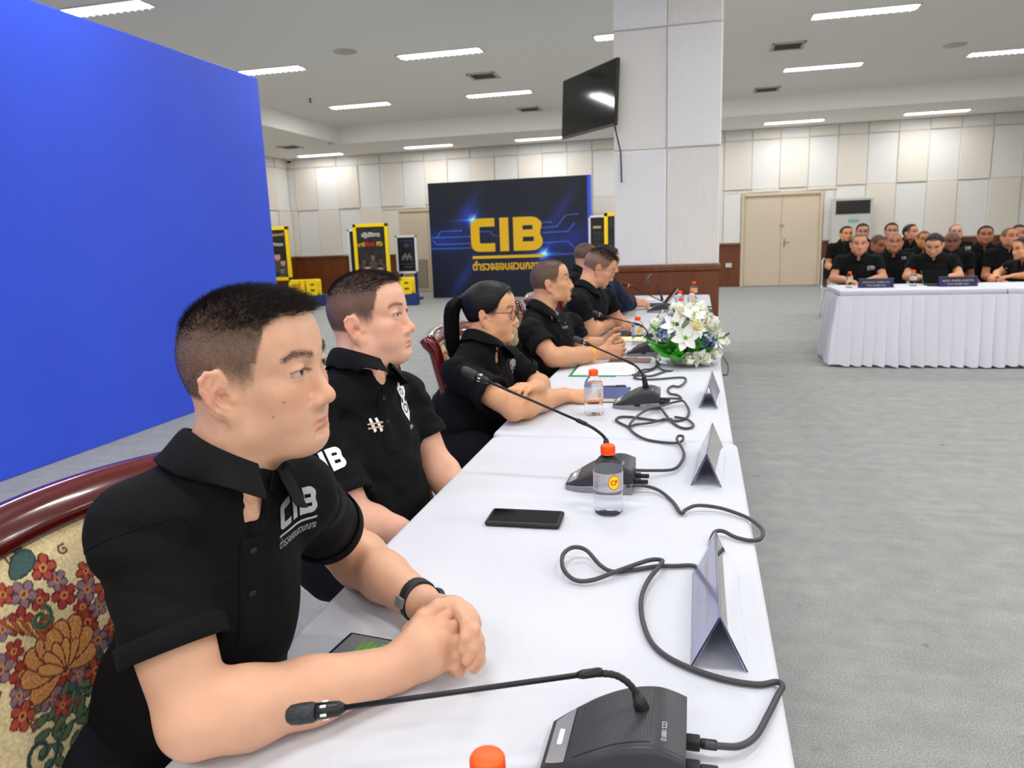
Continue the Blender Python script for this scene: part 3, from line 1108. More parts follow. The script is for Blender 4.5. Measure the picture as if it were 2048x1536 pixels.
# broad soft creases in the cloth come from a gentle bump
for key in ('cloth',):
    m = M[key]
    nt = m.node_tree
    bs = nt.nodes['Principled BSDF']
    fine = bs.inputs['Normal'].links[0].from_node
    tcn = nt.nodes.new('ShaderNodeTexCoord')
    mpn = nt.nodes.new('ShaderNodeMapping')
    mpn.inputs['Scale'].default_value = (3.2, 1.3, 1)
    mpn.inputs['Rotation'].default_value = (0, 0, .35)
    nt.links.new(tcn.outputs['Object'], mpn.inputs['Vector'])
    nn = nt.nodes.new('ShaderNodeTexNoise')
    nn.inputs['Scale'].default_value = 2.6
    nn.inputs['Detail'].default_value = 6
    nn.inputs['Distortion'].default_value = 0.8
    nt.links.new(mpn.outputs['Vector'], nn.inputs['Vector'])
    bb = nt.nodes.new('ShaderNodeBump')
    bb.inputs['Strength'].default_value = 0.35
    bb.inputs['Distance'].default_value = 0.012
    nt.links.new(nn.outputs['Fac'], bb.inputs['Height'])
    nt.links.new(bb.outputs['Normal'], fine.inputs['Normal'])


def round_rect(a, b, r, n_side=40, n_corner=8):
    """Loop of points of a rounded rectangle, half extents a (x), b (y)."""
    r = max(min(r, a, b), 1e-4)
    pts = []
    for cx, cy, a0 in ((a - r, b - r, 0), (-(a - r), b - r, 90), (-(a - r), -(b - r), 180), (a - r, -(b - r), 270)):
        for k in range(n_corner):
            t = math.radians(a0 + 90 * k / (n_corner - 1))
            pts.append((cx + r * math.cos(t), cy + r * math.sin(t)))
    out = []
    for i in range(len(pts)):
        p, q = np.array(pts[i]), np.array(pts[(i + 1) % len(pts)])
        L = np.linalg.norm(q - p)
        k = max(1, int(L / 0.03))
        for j in range(k):
            out.append(p + (q - p) * j / k)
    return np.array(out)


def table_cloth(name, x0, x1, y0, y1, ztop, zbot, m, label, group, wave=0.018, seed=0, corner=.035, cat='tablecloth'):
    cx, cy = (x0 + x1) / 2, (y0 + y1) / 2
    a, b = (x1 - x0) / 2, (y1 - y0) / 2
    base = round_rect(a, b, corner)
    n = len(base)
    nrm = np.roll(base, -1, 0) - np.roll(base, 1, 0)
    nrm = np.stack([nrm[:, 1], -nrm[:, 0]], -1)
    nrm /= np.linalg.norm(nrm, axis=1)[:, None] + 1e-9
    arc = np.cumsum(np.linalg.norm(np.roll(base, -1, 0) - base, axis=1))
    rings = []
    er = 0.012
    for s in (0.0, 0.12, .3, .5, .7, .85, .95):        # top, from the middle line outwards
        sc = np.array([s, (b - a * (1 - s)) / b])
        q = base * sc
        z = np.full(n, ztop)
        z = z + 0.0012 * (hash_noise(q[:, 0] * 9 + 5, q[:, 1] * 5 + 9, seed) - .5)
        rings.append(np.column_stack([q, z]))
    for t in np.linspace(0, math.pi / 2, 5):
        q = base + nrm * (er * math.sin(t) - er)
        rings.append(np.column_stack([q, np.full(n, ztop - er + er * math.cos(t))]))
    w = np.sin(arc * 2 * math.pi / 0.23 + 1.3 * np.sin(arc * 3.1 + seed)) * 0.6 + np.sin(arc * 2 * math.pi / .41 + seed) * .4
    for s in np.linspace(0.08, 1, 9):
        q = base + nrm * (wave * (0.5 + .5 * w) * s ** 1.3 + .012 * s)[:, None]
        rings.append(np.column_stack([q, np.full(n, ztop - er - (ztop - er - zbot) * s)]))
    v = np.concatenate(rings)
    f = []
    for i in range(len(rings) - 1):
        for k in range(n):
            k2 = (k + 1) % n
            f.append([i * n + k, (i + 1) * n + k, (i + 1) * n + k2, i * n + k2])
    v[:, 0] += cx
    v[:, 1] += cy
    o = link(name, mesh_np(name, v - np.array([cx, cy, 0]), f), m, None, (cx, cy, 0))
    return tag(o, label, cat, group)


def folding_table(x0, x1, y0, y1, label, group):
    cx, cy = (x0 + x1) / 2, (y0 + y1) / 2
    r = empty('folding_table', (cx, cy, 0), label=label, cat='table', group=group)
    a, b = (x1 - x0) / 2 - .012, (y1 - y0) / 2 - .012
    box('tabletop', (-a, -b, TZ - .035), (a, b, TZ - .006), M['wood'], r, .004)
    for sx in (-1, 1):
        for sy in (-1, 1):
            tube('leg', [(sx * (a - .06), sy * (b - .12), 0), (sx * (a - .06), sy * (b - .12), TZ - .035)], .014, M['metal'], r, 8)
    for sy in (-1, 1):
        tube('crossbar', [(-(a - .06), sy * (b - .12), .25), (a - .06, sy * (b - .12), .25)], .01, M['metal'], r, 8)
    return r


where = ['nearest the viewer, under the first speaker', 'second in the row, under the flowers', 'third in the row', 'last in the row, beside the column']
for k in range(4):
    y0, y1 = SEAMS[k] + .003, SEAMS[k + 1] - .003
    dx = [0.0, -.010, .004, -.006][k]
    folding_table(TX0 + dx, TX1 + dx, y0, y1, 'folding table under white cloth, ' + where[k], 'tables of the speakers row')
    table_cloth('tablecloth', TX0 + dx, TX1 + dx, y0, y1, TZ, .03, M['cloth'], 'smooth white tablecloth, ' + where[k], 'white cloths of the speakers row', seed=k)

# right-hand tables with pleated skirts
def pleat_skirt(name, pts, z0, z1, m, parent, amp=.05, pitch=.112):
    """Box pleats along an open path of xy points."""
    P = np.array(pts, float)
    seg = np.linalg.norm(np.diff(P, axis=0), axis=1)
    L = np.concatenate([[0], np.cumsum(seg)])
    n = int(L[-1] / (pitch / 12))
    s = np.linspace(0, L[-1], n)
    X = np.stack([np.interp(s, L, P[:, 0]), np.interp(s, L, P[:, 1])], -1)
    T = np.gradient(X, axis=0)
    T /= np.linalg.norm(T, axis=1)[:, None] + 1e-9
    N = np.stack([T[:, 1], -T[:, 0]], -1)
    ph = (s / pitch + .12 * np.sin(s * 5.3)) % 1.0
    saw = np.where(ph < .88, (ph / .88) ** 1.3, (1 - ph) / .12)
    rows = []
    for t in np.linspace(0, 1, 8):
        z = z1 + (z0 - z1) * t
        a = amp * (.35 + .9 * t) * (0.85 + .3 * np.sin(s * 9 + 2 * t))
        flare = .03 * t
        lean = .012 * np.sin(s * 7 + 3 * t) * t
        q = X + N * (saw * a + flare)[:, None] + T * (lean + .022 * saw ** 2)[:, None]
        zz = np.full(n, z) + (0.008 * np.sin(s * 2 * math.pi / pitch) if t > .99 else 0)
        rows.append(np.column_stack([q, zz]))
    v = np.concatenate(rows)
    f = []
    for i in range(7):
        for k in range(n - 1):
            f.append([i * n + k, i * n + k + 1, (i + 1) * n + k + 1, (i + 1) * n + k])
    return link(name, mesh_np(name, v, f), m, parent)


RTX0, RTY0, RTY1 = 1.345, 7.83, 8.63
RSEAM = 2.79
for k, (x0, x1, lb) in enumerate(((RTX0, RSEAM - .006, 'white skirted table with pleats facing the viewer, in front of the tablet'), (RSEAM + .006, RSEAM + 1.44, 'white skirted table cut off at the picture edge'))):
    folding_table(x0 + .01, x1 - .01, RTY0 + .01, RTY1 - .01, 'folding table under the %s' % ('pleated white skirt' if k == 0 else 'second pleated skirt at the picture edge'), 'tables of the audience row')
    r = empty('table_skirt', ((x0 + x1) / 2, (RTY0 + RTY1) / 2, 0), label=lb, cat='table skirt', group='pleated white table skirts')
    cx, cy = (x0 + x1) / 2, (RTY0 + RTY1) / 2
    a, b = (x1 - x0) / 2, (RTY1 - RTY0) / 2
    top = box('cloth_top', (-a, -b, TZ - .055), (a, b, TZ), M['cloth'], r, .012, 3)
    sharp(top)
    path = [(-a - .002, b), (-a - .002, -b - .002), (a + .002, -b - .002), (a + .002, b)]
    pleat_skirt('pleated_cloth', path, .02 if k == 0 else .03, TZ - .05, M['skirt'], r)

# ================================================================== conference microphones
gm = mat('speaker_grille', (46, 48, 52), 0.45)
nt = gm.node_tree
bs = nt.nodes['Principled BSDF']
tc = nt.nodes.new('ShaderNodeTexCoord')
vo = nt.nodes.new('ShaderNodeTexVoronoi')
vo.voronoi_dimensions = '2D'
vo.inputs['Scale'].default_value = 290
vo.inputs['Randomness'].default_value = 0
nt.links.new(tc.outputs['Object'], vo.inputs['Vector'])
cr = nt.nodes.new('ShaderNodeValToRGB')
cr.color_ramp.elements[0].position, cr.color_ramp.elements[1].position = .28, .36
cr.color_ramp.elements[0].color = (.004, .004, .005, 1)
cr.color_ramp.elements[1].color = (.04, .042, .05, 1)
nt.links.new(vo.outputs['Distance'], cr.inputs['Fac'])
nt.links.new(cr.outputs['Color'], bs.inputs['Base Color'])
M['grille'] = gm
M['mic_top'] = mat('mic_top_plastic', (46, 48, 52), 0.42)
M['mic_side'] = mat('mic_side_plastic', (132, 132, 140), 0.42)
M['mic_silver'] = mat('mic_silver', (176, 178, 184), 0.3, metal=.5)
M['led_white'] = mat('led_white', (240, 240, 235), 0.3)
M['led_red'] = mat('led_red', (255, 20, 30), 0.3, emit=((255, 24, 40), 5.0))


def mic_shell(x):
    """half width and top height of the unit at local x (front at -x)."""
    t = (x + .088) / .165
    hw = .064 - .020 * max(0, (.35 - t) / .35) ** 2
    top = .012 + .056 * math.sin(min(1, t / .80) * math.pi / 2) ** 1.15
    if t > .80:
        top -= .010 * ((t - .8) / .2) ** 1.5
    return hw, top


def section(x, z0, z1, hw, r, n=6):
    """closed loop: rectangle z0..z1 with rounded upper corners."""
    pts = [(-hw, z0)]
    for k in range(n + 1):
        a = math.pi - k * math.pi / 2 / n
        pts.append((-hw + r + r * math.cos(a), z1 - r + r * math.sin(a)))
    for k in range(n + 1):
        a = math.pi / 2 - k * math.pi / 2 / n
        pts.append((hw - r + r * math.cos(a), z1 - r + r * math.sin(a)))
    pts.append((hw, z0))
    return [(x, p[0], p[1]) for p in pts]


def loft(name, secs, m, parent=None, closed=True, smooth=True):
    n = len(secs[0])
    v = [p for s in secs for p in s]
    f = []
    for i in range(len(secs) - 1):
        for k in range(n):
            k2 = (k + 1) % n
            f.append([i * n + k, i * n + k2, (i + 1) * n + k2, (i + 1) * n + k])
    f.append(list(range(n)))
    f.append([(len(secs) - 1) * n + k for k in range(n - 1, -1, -1)])
    bm = bmesh.new()
    me = mesh_np(name, v, f, smooth)
    bm.from_mesh(me)
    bmesh.ops.recalc_face_normals(bm, faces=list(bm.faces))
    bm.to_mesh(me)
    bm.free()
    o = link(name, me, m, parent)
    if smooth:
        sharp(o, .7)
    return o


def mic_unit(loc, rz, stem, label, lit=False, detail=True):
    """stem: world points from the socket to the tip of the microphone head."""
    r = empty('conference_microphone', (loc[0], loc[1], TZ + .001), rz, label=label, cat='microphone', group='conference microphones')
    xs = np.linspace(-.088, .077, 22)
    lo = []
    up = []
    for x in xs:
        hw, top = mic_shell(x)
        zb = .010 + .016 * (x + .088) / .165
        lo.append(section(x, 0.0, zb, hw + .002, .003))
        up.append(section(x, zb - .002, max(top, zb + .002), hw - .001, min(.010, max(top - zb, .004) * .5)))
    loft('base_shell', lo, M['mic_side'], r)
    loft('top_shell', up, M['mic_top'], r)
    # grille patch following the top
    if detail:
        nx, ny = 16, 10
        v, f = [], []
        for i in range(nx):
            x = -.050 + .088 * i / (nx - 1)
            hw, top = mic_shell(x)
            for j in range(ny):
                y = (-1 + 2 * j / (ny - 1)) * (hw - .014)
                v.append((x, y, top + .0008))
        for i in range(nx - 1):
            for j in range(ny - 1):
                f.append([i * ny + j, (i + 1) * ny + j, (i + 1) * ny + j + 1, i * ny + j + 1])
        link('speaker_grille', mesh_np('speaker_grille', v, f), M['grille'], r)
        v, f = [], []
        for i in range(6):
            x = -.083 + .024 * i / 5
            hw, top = mic_shell(x)
            for j in range(10):
                y = (-1 + 2 * j / 9) * (hw - .008)
                v.append((x, y, top + .001))
        for i in range(5):
            for j in range(9):
                f.append([i * 10 + j, (i + 1) * 10 + j, (i + 1) * 10 + j + 1, i * 10 + j + 1])
        link('front_plate', mesh_np('front_plate', v, f), M['mic_silver'], r)
        hw, top = mic_shell(-.070)
        box('talk_button', (-.074, -.014, top), (-.067, .014, top + .0025), M['led_white'], r, .001)
        hw, top = mic_shell(.055)
        put_text('model_text', 'CCS 1000 D', .034, .0055, (.053, -.028, top + .0008), (0, -1, 0), (1, 0, 0), (0, 0, 1), M['white_ink'], r)
        box('side_port', (-.01, -.0675, .012), (.012, -.064, .02), M['black_rubber'], r, .001)
        box('side_port', (.035, -.0675, .016), (.055, -.064, .022), M['grey_plastic'], r, .001)
    # rear plugs
    for y in (-.02, .025):
        box('plug', (.076, y - .008, .012), (.093, y + .008, .026), M['black_rubber'], r, .002)
        box('plug_boot', (.093, y - .005, .014), (.113, y + .005, .024), M['black_rubber'], r, .002)
    # socket collar and stem, in local coordinates
    ca, sa = math.cos(-rz), math.sin(-rz)

    def loc_pt(p):
        d = np.array(p) - np.array([loc[0], loc[1], TZ + .001])
        return np.array([d[0] * ca - d[1] * sa, d[0] * sa + d[1] * ca, d[2]])
    S = [loc_pt(p) for p in stem]
    d0 = (S[1] - S[0]) / np.linalg.norm(S[1] - S[0])
    tube('socket', [S[0] - d0 * .012, S[0] + d0 * .004, S[0] + d0 * .03, S[0] + d0 * .045], [.012, .0105, .0085, .0055], M['black_plastic'], r, 14)
    flex = spline(S[:-2], 8)
    k = len(flex)
    rr = np.where(np.arange(k) % 2 == 0, .0044, .0039)
    tube('flexible_neck', flex, rr, M['black_rubber'], r, 8)
    a, b = S[-3], S[-2]
    tube('rod', [a, b], .0034, M['black_plastic'], r, 8)
    dj = (b - a) / np.linalg.norm(b - a)
    tube('joint_sleeve', [a - dj * .012, a - dj * .008, a + dj * .012, a + dj * .018], [.0042, .0056, .0056, .004], M['black_plastic'], r, 10)
    dh = (S[-1] - b) / np.linalg.norm(S[-1] - b)
    Lh = np.linalg.norm(S[-1] - b)
    tube('head_collar', [b, b + dh * Lh * .10, b + dh * Lh * .35, b + dh * Lh * .5], [.0045, .0085, .0095, .0095], M['black_plastic'], r, 14)
    tube('light_ring', [b + dh * Lh * .36, b + dh * Lh * .42], [.0101, .0101], M['led_red' if lit else 'led_white'], r, 14) if lit else None
    if not lit and detail:
        w = np.cross(dh, [0, 0, 1.0])
        w /= np.linalg.norm(w)
        u = np.cross(w, dh)
        for q in range(6):
            an = q * math.pi / 3
            c = b + dh * Lh * .33 + (math.cos(an) * w + math.sin(an) * u) * .0092
            tube('head_light', [c - dh * .0035, c + dh * .0035], .0018, M['led_white'], r, 6)
    tube('microphone_head', [b + dh * Lh * t for t in (.48, .55, .75, .9, .97, 1.0)], [.0098, .0118, .0122, .0112, .008, .003], M['grille_head'], r, 16)
    return r


gh = mat('microphone_mesh', (26, 27, 30), 0.5)
nt = gh.node_tree
tc = nt.nodes.new('ShaderNodeTexCoord')
vo = nt.nodes.new('ShaderNodeTexVoronoi')
vo.inputs['Scale'].default_value = 420
vo.inputs['Randomness'].default_value = .25
nt.links.new(tc.outputs['Object'], vo.inputs['Vector'])
cr = nt.nodes.new('ShaderNodeValToRGB')
cr.color_ramp.elements[0].position, cr.color_ramp.elements[1].position = .3, .4
cr.color_ramp.elements[0].color = (.002, .002, .002, 1)
cr.color_ramp.elements[1].color = (.03, .032, .036, 1)
nt.links.new(vo.outputs['Distance'], cr.inputs['Fac'])
nt.links.new(cr.outputs['Color'], nt.nodes['Principled BSDF'].inputs['Base Color'])
M['grille_head'] = gh


def stem_pts(sock, bend, bend2, tail, head):
    return [sock, bend, bend2, tail, head]


Y1 = .79
mic_unit((-.083, Y1), 0.0, [on_y(1297, 1452, .80), on_y(1272, 1385, .80), on_y(1235, 1352, .798), on_y(1185, 1346, .79), on_y(690, 1415, .70), on_y(572, 1432, .685)],
         'black conference microphone nearest the viewer, its head before the first speaker')
mic_unit((-.225, 1.79), 0.0, [on_y(1216, 912, 1.79), on_y(1212, 880, 1.79), on_y(1192, 860, 1.78), on_y(1165, 845, 1.78), on_y(978, 764, 1.75), on_y(923, 738, 1.75)],
         'black conference microphone behind the yellow labelled water bottle')
mic_unit((-.205, 2.68), 0.0, [on_y(1291, 772, 2.68), on_y(1288, 755, 2.68), on_y(1276, 736, 2.67), on_y(1262, 726, 2.67), on_y(1180, 690, 2.65), on_y(1146, 676, 2.65)],
         'black conference microphone with tangled cable, before the woman')
mic_unit((-.265, 3.86), 0.0, [on_y(1299, 684, 3.86), on_y(1296, 668, 3.86), on_y(1288, 655, 3.86), on_y(1275, 648, 3.85), on_y(1206, 632, 3.8), on_y(1185, 624, 3.8)],
         'black conference microphone beside the flower bouquet', detail=True)
mic_unit((-.10, 4.78), 0.0, [on_y(1358, 640, 4.80), on_y(1357, 628, 4.80), on_y(1350, 618, 4.8), on_y(1340, 610, 4.8), on_y(1266, 575, 4.85), on_y(1245, 566, 4.85)],
         'conference microphone with a glowing red light ring behind the flowers', lit=True)
mic_unit((-.30, 6.0), 0.0, [on_y(1324, 598, 6.05), on_y(1322, 588, 6.05), on_y(1316, 576, 6.05), on_y(1310, 570, 6.05), on_y(1292, 560, 6.3), on_y(1302, 549, 6.5)],
         'black conference microphone farthest along the table, before the navy jacket', detail=False)

# ================================================================== water bottles
YEL = mat('label_yellow', (255, 214, 20), 0.4)
RED = mat('label_red', (206, 52, 24), 0.5)
BLU = mat('label_blue', (70, 90, 150), 0.5)


def bend_on_cyl(v, R, ang, z0):
    a = ang + v[:, 0] / R
    return np.stack([(R + v[:, 2]) * np.cos(a), (R + v[:, 2]) * np.sin(a), z0 + v[:, 1]], -1)


def make_bottle(face_ang):
    r = empty('water_bottle')
    prof = [(.020, .000), (.029, .001), (.0325, .006)]
    for k in range(5):
        z = .012 + k * .009
        prof += [(.0330, z), (.0318, z + .0045)]
    prof += [(.0332, .058), (.0332, .100), (.0322, .108), (.0280, .120), (.0200, .130), (.0142, .136), (.0136, .142), (.0136, .144)]
    lathe('bottle_body', prof, M['bottle'], r, 40)
    wprof = [(max(a - .0012, .001), b + .001) for a, b in prof if b < .112]
    wprof += [(.029, .113)]
    lathe('water', wprof, M['water'], r, 32)
    # label sleeve: clear film with print
    n = 40
    v, f = [], []
    for k in range(n):
        a = 2 * math.pi * k / n
        v += [(.0336 * math.cos(a), .0336 * math.sin(a), .058), (.0336 * math.cos(a), .0336 * math.sin(a), .100)]
    for k in range(n):
        k2 = (k + 1) % n
        f.append([2 * k, 2 * k2, 2 * k2 + 1, 2 * k + 1])
    lb = link('label_sleeve', mesh_np('label_sleeve', v, f), M['label'], r)
    t = np.linspace(0, 2 * math.pi, 36, endpoint=False)
    disc = np.concatenate([[[0, 0, 0]]] + [np.stack([.0125 * s * np.cos(t), .015 * s * np.sin(t), 0 * t], -1) for s in (.5, 1.0)])
    df = [[0, 1 + k, 1 + (k + 1) % 36] for k in range(36)] + [[1 + k, 37 + k, 37 + (k + 1) % 36, 1 + (k + 1) % 36] for k in range(36)]
    rim = disc * 1.1
    link('logo_rim', mesh_np('logo_rim', bend_on_cyl(rim, .0338, face_ang, .080), df), RED, lb)
    link('logo_disc', mesh_np('logo_disc', bend_on_cyl(disc, .0340, face_ang, .080), df), YEL, lb)
    tv, tf = fit_text('CP', .017, .012, bold=.03)
    link('logo_text', mesh_np('logo_text', bend_on_cyl(tv, .0343, face_ang, .080), tf, False), RED, lb)
    rnd = random.Random(3)
    for q in range(9):
        w = .012 + .012 * rnd.random()
        bv = np.array([(-w / 2, -.0006, 0), (0, -.0006, 0), (w / 2, -.0006, 0), (w / 2, .0006, 0), (0, .0006, 0), (-w / 2, .0006, 0)])
        link('print_line', mesh_np('print_line', bend_on_cyl(bv, .0339, face_ang - 1.35 + .05 * rnd.random(), .064 + q * .0036), [[0, 1, 4, 5], [1, 2, 3, 4]], False), RED if q > 5 else BLU, lb)
    cap = lathe('cap', [(.0150, .1405), (.0158, .1415), (.0158, .1560), (.0150, .1580), (.012, .1590), (.004, .1592)], M['orange_cap'], r, 28)
    lathe('cap_ring', [(.0152, .137), (.0160, .1375), (.0160, .1400), (.0152, .1405)], M['orange_cap'], r, 28)
    rib = box_mesh('cap_rib', (.0155, -.0005, .1415), (.0165, .0005, .1555))
    rib.materials.append(M['orange_cap'])
    for k in range(30):
        link('cap_rib', rib, None, cap, rot=(0, 0, 2 * math.pi * k / 30))
    return r


b0 = make_bottle(0.0)
blist = [((-.18, .572), -1.0, 'water bottle at the lower picture edge, only its orange cap in view'),
         ((-.190, 1.603), -1.05, 'water bottle with orange cap and yellow CP logo in front of the second microphone'),
         ((-.349, 2.542), .6, 'water bottle with orange cap beside the woman and the blue notebook'),
         ((-.325, 4.215), -1.2, 'water bottle with orange cap between the tablet and the flowers'),
         ((-.113, 5.40), -1.3, 'water bottle with orange cap just above the flowers, nearest of the far four'),
         ((-.135, 6.05), -1.3, 'water bottle with orange cap behind the flowers, left one of the middle pair'),
         ((-.045, 6.10), -1.3, 'water bottle with orange cap behind the flowers, right one of the middle pair'),
         ((-.035, 7.15), -1.3, 'water bottle with orange cap at the far end of the table'),
         ((1.495, 8.227), -1.2, 'water bottle with orange cap on the skirted table, before the man at its corner'),
         ((2.102, 8.285), 1.8, 'water bottle with orange cap on the skirted table beside the black tablet')]
for k, (p, a, lb) in enumerate(blist):
    o = b0 if k == 0 else copy_tree(b0)
    tag(o, lb, 'bottle', 'water bottles with orange caps')
    o.location = (p[0], p[1], TZ + .0008)
    o.rotation_euler = (0, 0, a)

# ================================================================== name plates
PLATE_IN = mat('plate_paper', (196, 197, 224), 0.6)
PLATE_NAVY = mat('plate_navy', (38, 46, 92), 0.5)


def name_plate(loc, rz, L, h, w, label, navy=False, lines=None, clear=0.6):
    """A tent of folded clear acrylic with a paper insert; ridge along local y."""
    r = empty('name_plate', (loc[0], loc[1], TZ + .001), rz, label=label, cat='name plate', group='tent name plates')
    t = .0022
    for s in (-1, 1):
        nrm = np.array([s * h, 0, w / 2])
        nrm /= np.linalg.norm(nrm)
        a, b = np.array([s * w / 2, 0, 0.0]), np.array([0, 0, h])
        poly = [a, b, b + nrm * t, a + nrm * t]
        v = [(p[0], y, p[2]) for y in (-L / 2, L / 2) for p in poly]
        link('acrylic_sheet', mesh_np('acrylic_sheet', v, [[0, 1, 2, 3], [7, 6, 5, 4], [0, 4, 5, 1], [1, 5, 6, 2], [2, 6, 7, 3], [3, 7, 4, 0]], False), M['acrylic'], r)
        # paper just inside
        a2, b2 = a * .97 - nrm * .0012, b * .985 - nrm * .0012
        thick = nrm * .0006
        v = [tuple(p + np.array([0, y, 0])) for y in (-L / 2 + .004, L / 2 - .004) for p in (a2, b2, b2 + thick, a2 + thick)]
        ins = link('paper_insert', mesh_np('paper_insert', v, [[0, 1, 2, 3], [7, 6, 5, 4], [0, 4, 5, 1], [1, 5, 6, 2], [2, 6, 7, 3], [3, 7, 4, 0]], False), PLATE_NAVY if navy else PLATE_IN, r)
        if lines:
            up = (b - a) / np.linalg.norm(b - a)
            for (txt, wd, hh, pos, mk) in lines:
                o = a + (b - a) * pos
                put_text('plate_text', txt, wd * L, hh, (o[0], o[1], o[2]), (0, s * 1.0, 0), up, nrm, M[mk], r, off=(t + .0004) if navy else .0001)
    tube('ridge_fold', [(0, -L / 2, h + .001), (0, L / 2, h + .001)], .002, M['mic_side'], r, 6)
    for s in (-1, 1):
        tube('edge_line', [(s * (w / 2 + .001), -L / 2 - .0005, .001), (0, -L / 2 - .0005, h)], .0011, PLATE_NAVY, r, 5)
    return r


tl = [('ผู้กำกับการ กก.', .72, .020, .60, 'text_gold'), ('บก.ปอศ. บช.ก.', .5, .014, .28, 'text_gold')]
name_plate((.037, 1.163), 0.0, .31, .080, .076, 'clear tent name plate nearest the viewer, beside the looped cable', lines=tl)
name_plate((.036, 1.965), -.06, .31, .082, .070, 'clear tent name plate near the seam between the first two cloths')
name_plate((.050, 2.80), -.06, .28, .082, .062, 'clear tent name plate in front of the flower bouquet')
name_plate((.02, 5.35), -.05, .28, .082, .062, 'clear tent name plate behind the flower bouquet')
name_plate((1.731, 8.17), math.pi / 2, .325, .088, .08, 'navy name plate with gold writing, left one on the skirted table', navy=True,
           lines=[('ว่าที่ พ.ต.ต. สารวัตร กก.', .78, .022, .62, 'text_gold'), ('สว.กก. บก.ปอศ. บช.ก.', .55, .014, .26, 'text_white')])
name_plate((2.463, 8.16), math.pi / 2, .345, .092, .08, 'navy name plate with gold writing in front of the black tablet', navy=True,
           lines=[('พ.ต.ต. สารวัตร กองกำกับ', .78, .024, .62, 'text_gold'), ('สว.กก. บก.ปอศ. บช.ก.', .55, .014, .26, 'text_white')])

# ================================================================== phones, papers, tablets
ph = empty('phone', ((-.448 - .283) / 2, 1.522, TZ + .001), .03, label='black phone in a rugged case lying on the cloth by the bottle', cat='phone')
box('phone_case', (-.083, -.043, 0), (.083, .043, .012), M['black_rubber'], ph, .006, 3)
box('phone_screen', (-.076, -.036, .0115), (.076, .036, .0126), M['screen'], ph, .0005)
for x0, x1 in ((.0, .012), (.02, .044)):
    box('side_button', (x0, -.0445, .004), (x1, -.042, .008), M['black_plastic'], ph, .001)

ph2 = empty('phone', (-.46, .948, TZ + .001), -.12, label='phone with a green lit screen under the first speaker\'s wrist', cat='phone')
box('phone_case', (-.078, -.039, 0), (.078, .039, .009), M['black_plastic'], ph2, .005, 3)
CHAT = mat('chat_screen', (92, 92, 96), .2, emit=((120, 122, 126), .25))
CHATG = mat('chat_green', (80, 140, 40), .3, emit=((80, 150, 40), .3))
box('phone_screen', (-.070, -.032, .0085), (.070, .032, .0096), CHAT, ph2, .0005)
for k in range(9):
    box('chat_line', (-.040 + k * .0105, -.026, .0094), (-.033 + k * .0105, .014 + .006 * (k % 2), .0099), CHATG, ph2)

nbk = empty('notebook', (-.315, 2.825, TZ + .001), .03, label='blue covered notebook with cream pages under the woman\'s hand', cat='notebook')
box('pages', (-.065, -.10, .002), (.062, .10, .016), mat('cream_pages', (238, 226, 190), .8), nbk, .001)
box('cover', (-.067, -.102, .016), (.066, .102, .0185), mat('blue_cover', (66, 84, 140), .4), nbk, .001)
box('cover', (-.067, -.102, 0), (.066, .102, .002), M['navy_base'], nbk, .0005)
pn = empty('pen', (-.345, 2.99, TZ + .006), .2, label='thick black marker pen lying behind the notebook', cat='pen')
tube('pen_body', [(-.05, 0, 0), (.03, 0, 0)], .006, M['black_plastic'], pn, 10)
tube('pen_cap', [(.028, 0, 0), (.062, 0, 0), (.068, 0, 0)], [.0072, .0072, .004], M['black_rubber'], pn, 10)

fo = empty('document_folder', (-.43, 3.40, TZ + .001), .02, label='green plastic folder under printed papers beside the woman', cat='folder')
box('folder_sheet', (-.13, -.165, 0), (.08, .14, .0018), mat('green_plastic', (20, 150, 100), .35), fo, .0005)
for k in range(3):
    pp = empty('paper_sheet', (-.43 + .008 * k, 3.415 + .006 * k, TZ + .0032 + k * .0012), .02 + .03 * k, label=['printed paper sheet at the bottom of the stack on the green folder', 'printed paper sheet in the middle of the stack on the green folder', 'printed paper sheet with visible text on top of the green folder'][k], cat='paper', group='printed sheets on the folder')
    box('sheet', (-.115, -.155, 0), (.135, .149, .001), M['paper'], pp)
    if k == 2:
        TL = mat('print_grey', (186, 186, 190), .7)
        rnd = random.Random(5)
        for q in range(14):
            x = .085 - q * .0125
            L = .11 * (.6 + .4 * rnd.random())
            box('text_line', (x - .0015, -.12, .001), (x + .0015, -.12 + 2 * L, .0013), TL, pp)
wr = empty('document_clip', (-.31, 3.66, TZ + .001), 0.0, label='brown clipboard strip lying before the clasped hands', cat='clipboard')
box('clip_board', (-.11, -.06, 0), (.09, .06, .006), mat('brown_board', (140, 112, 100), .6), wr, .001)
tube('clip_wire', [(-.04, -.05, .008), (-.04, .05, .008), (.02, .05, .008), (.02, -.05, .008)], .002, M['metal'], wr, 6)


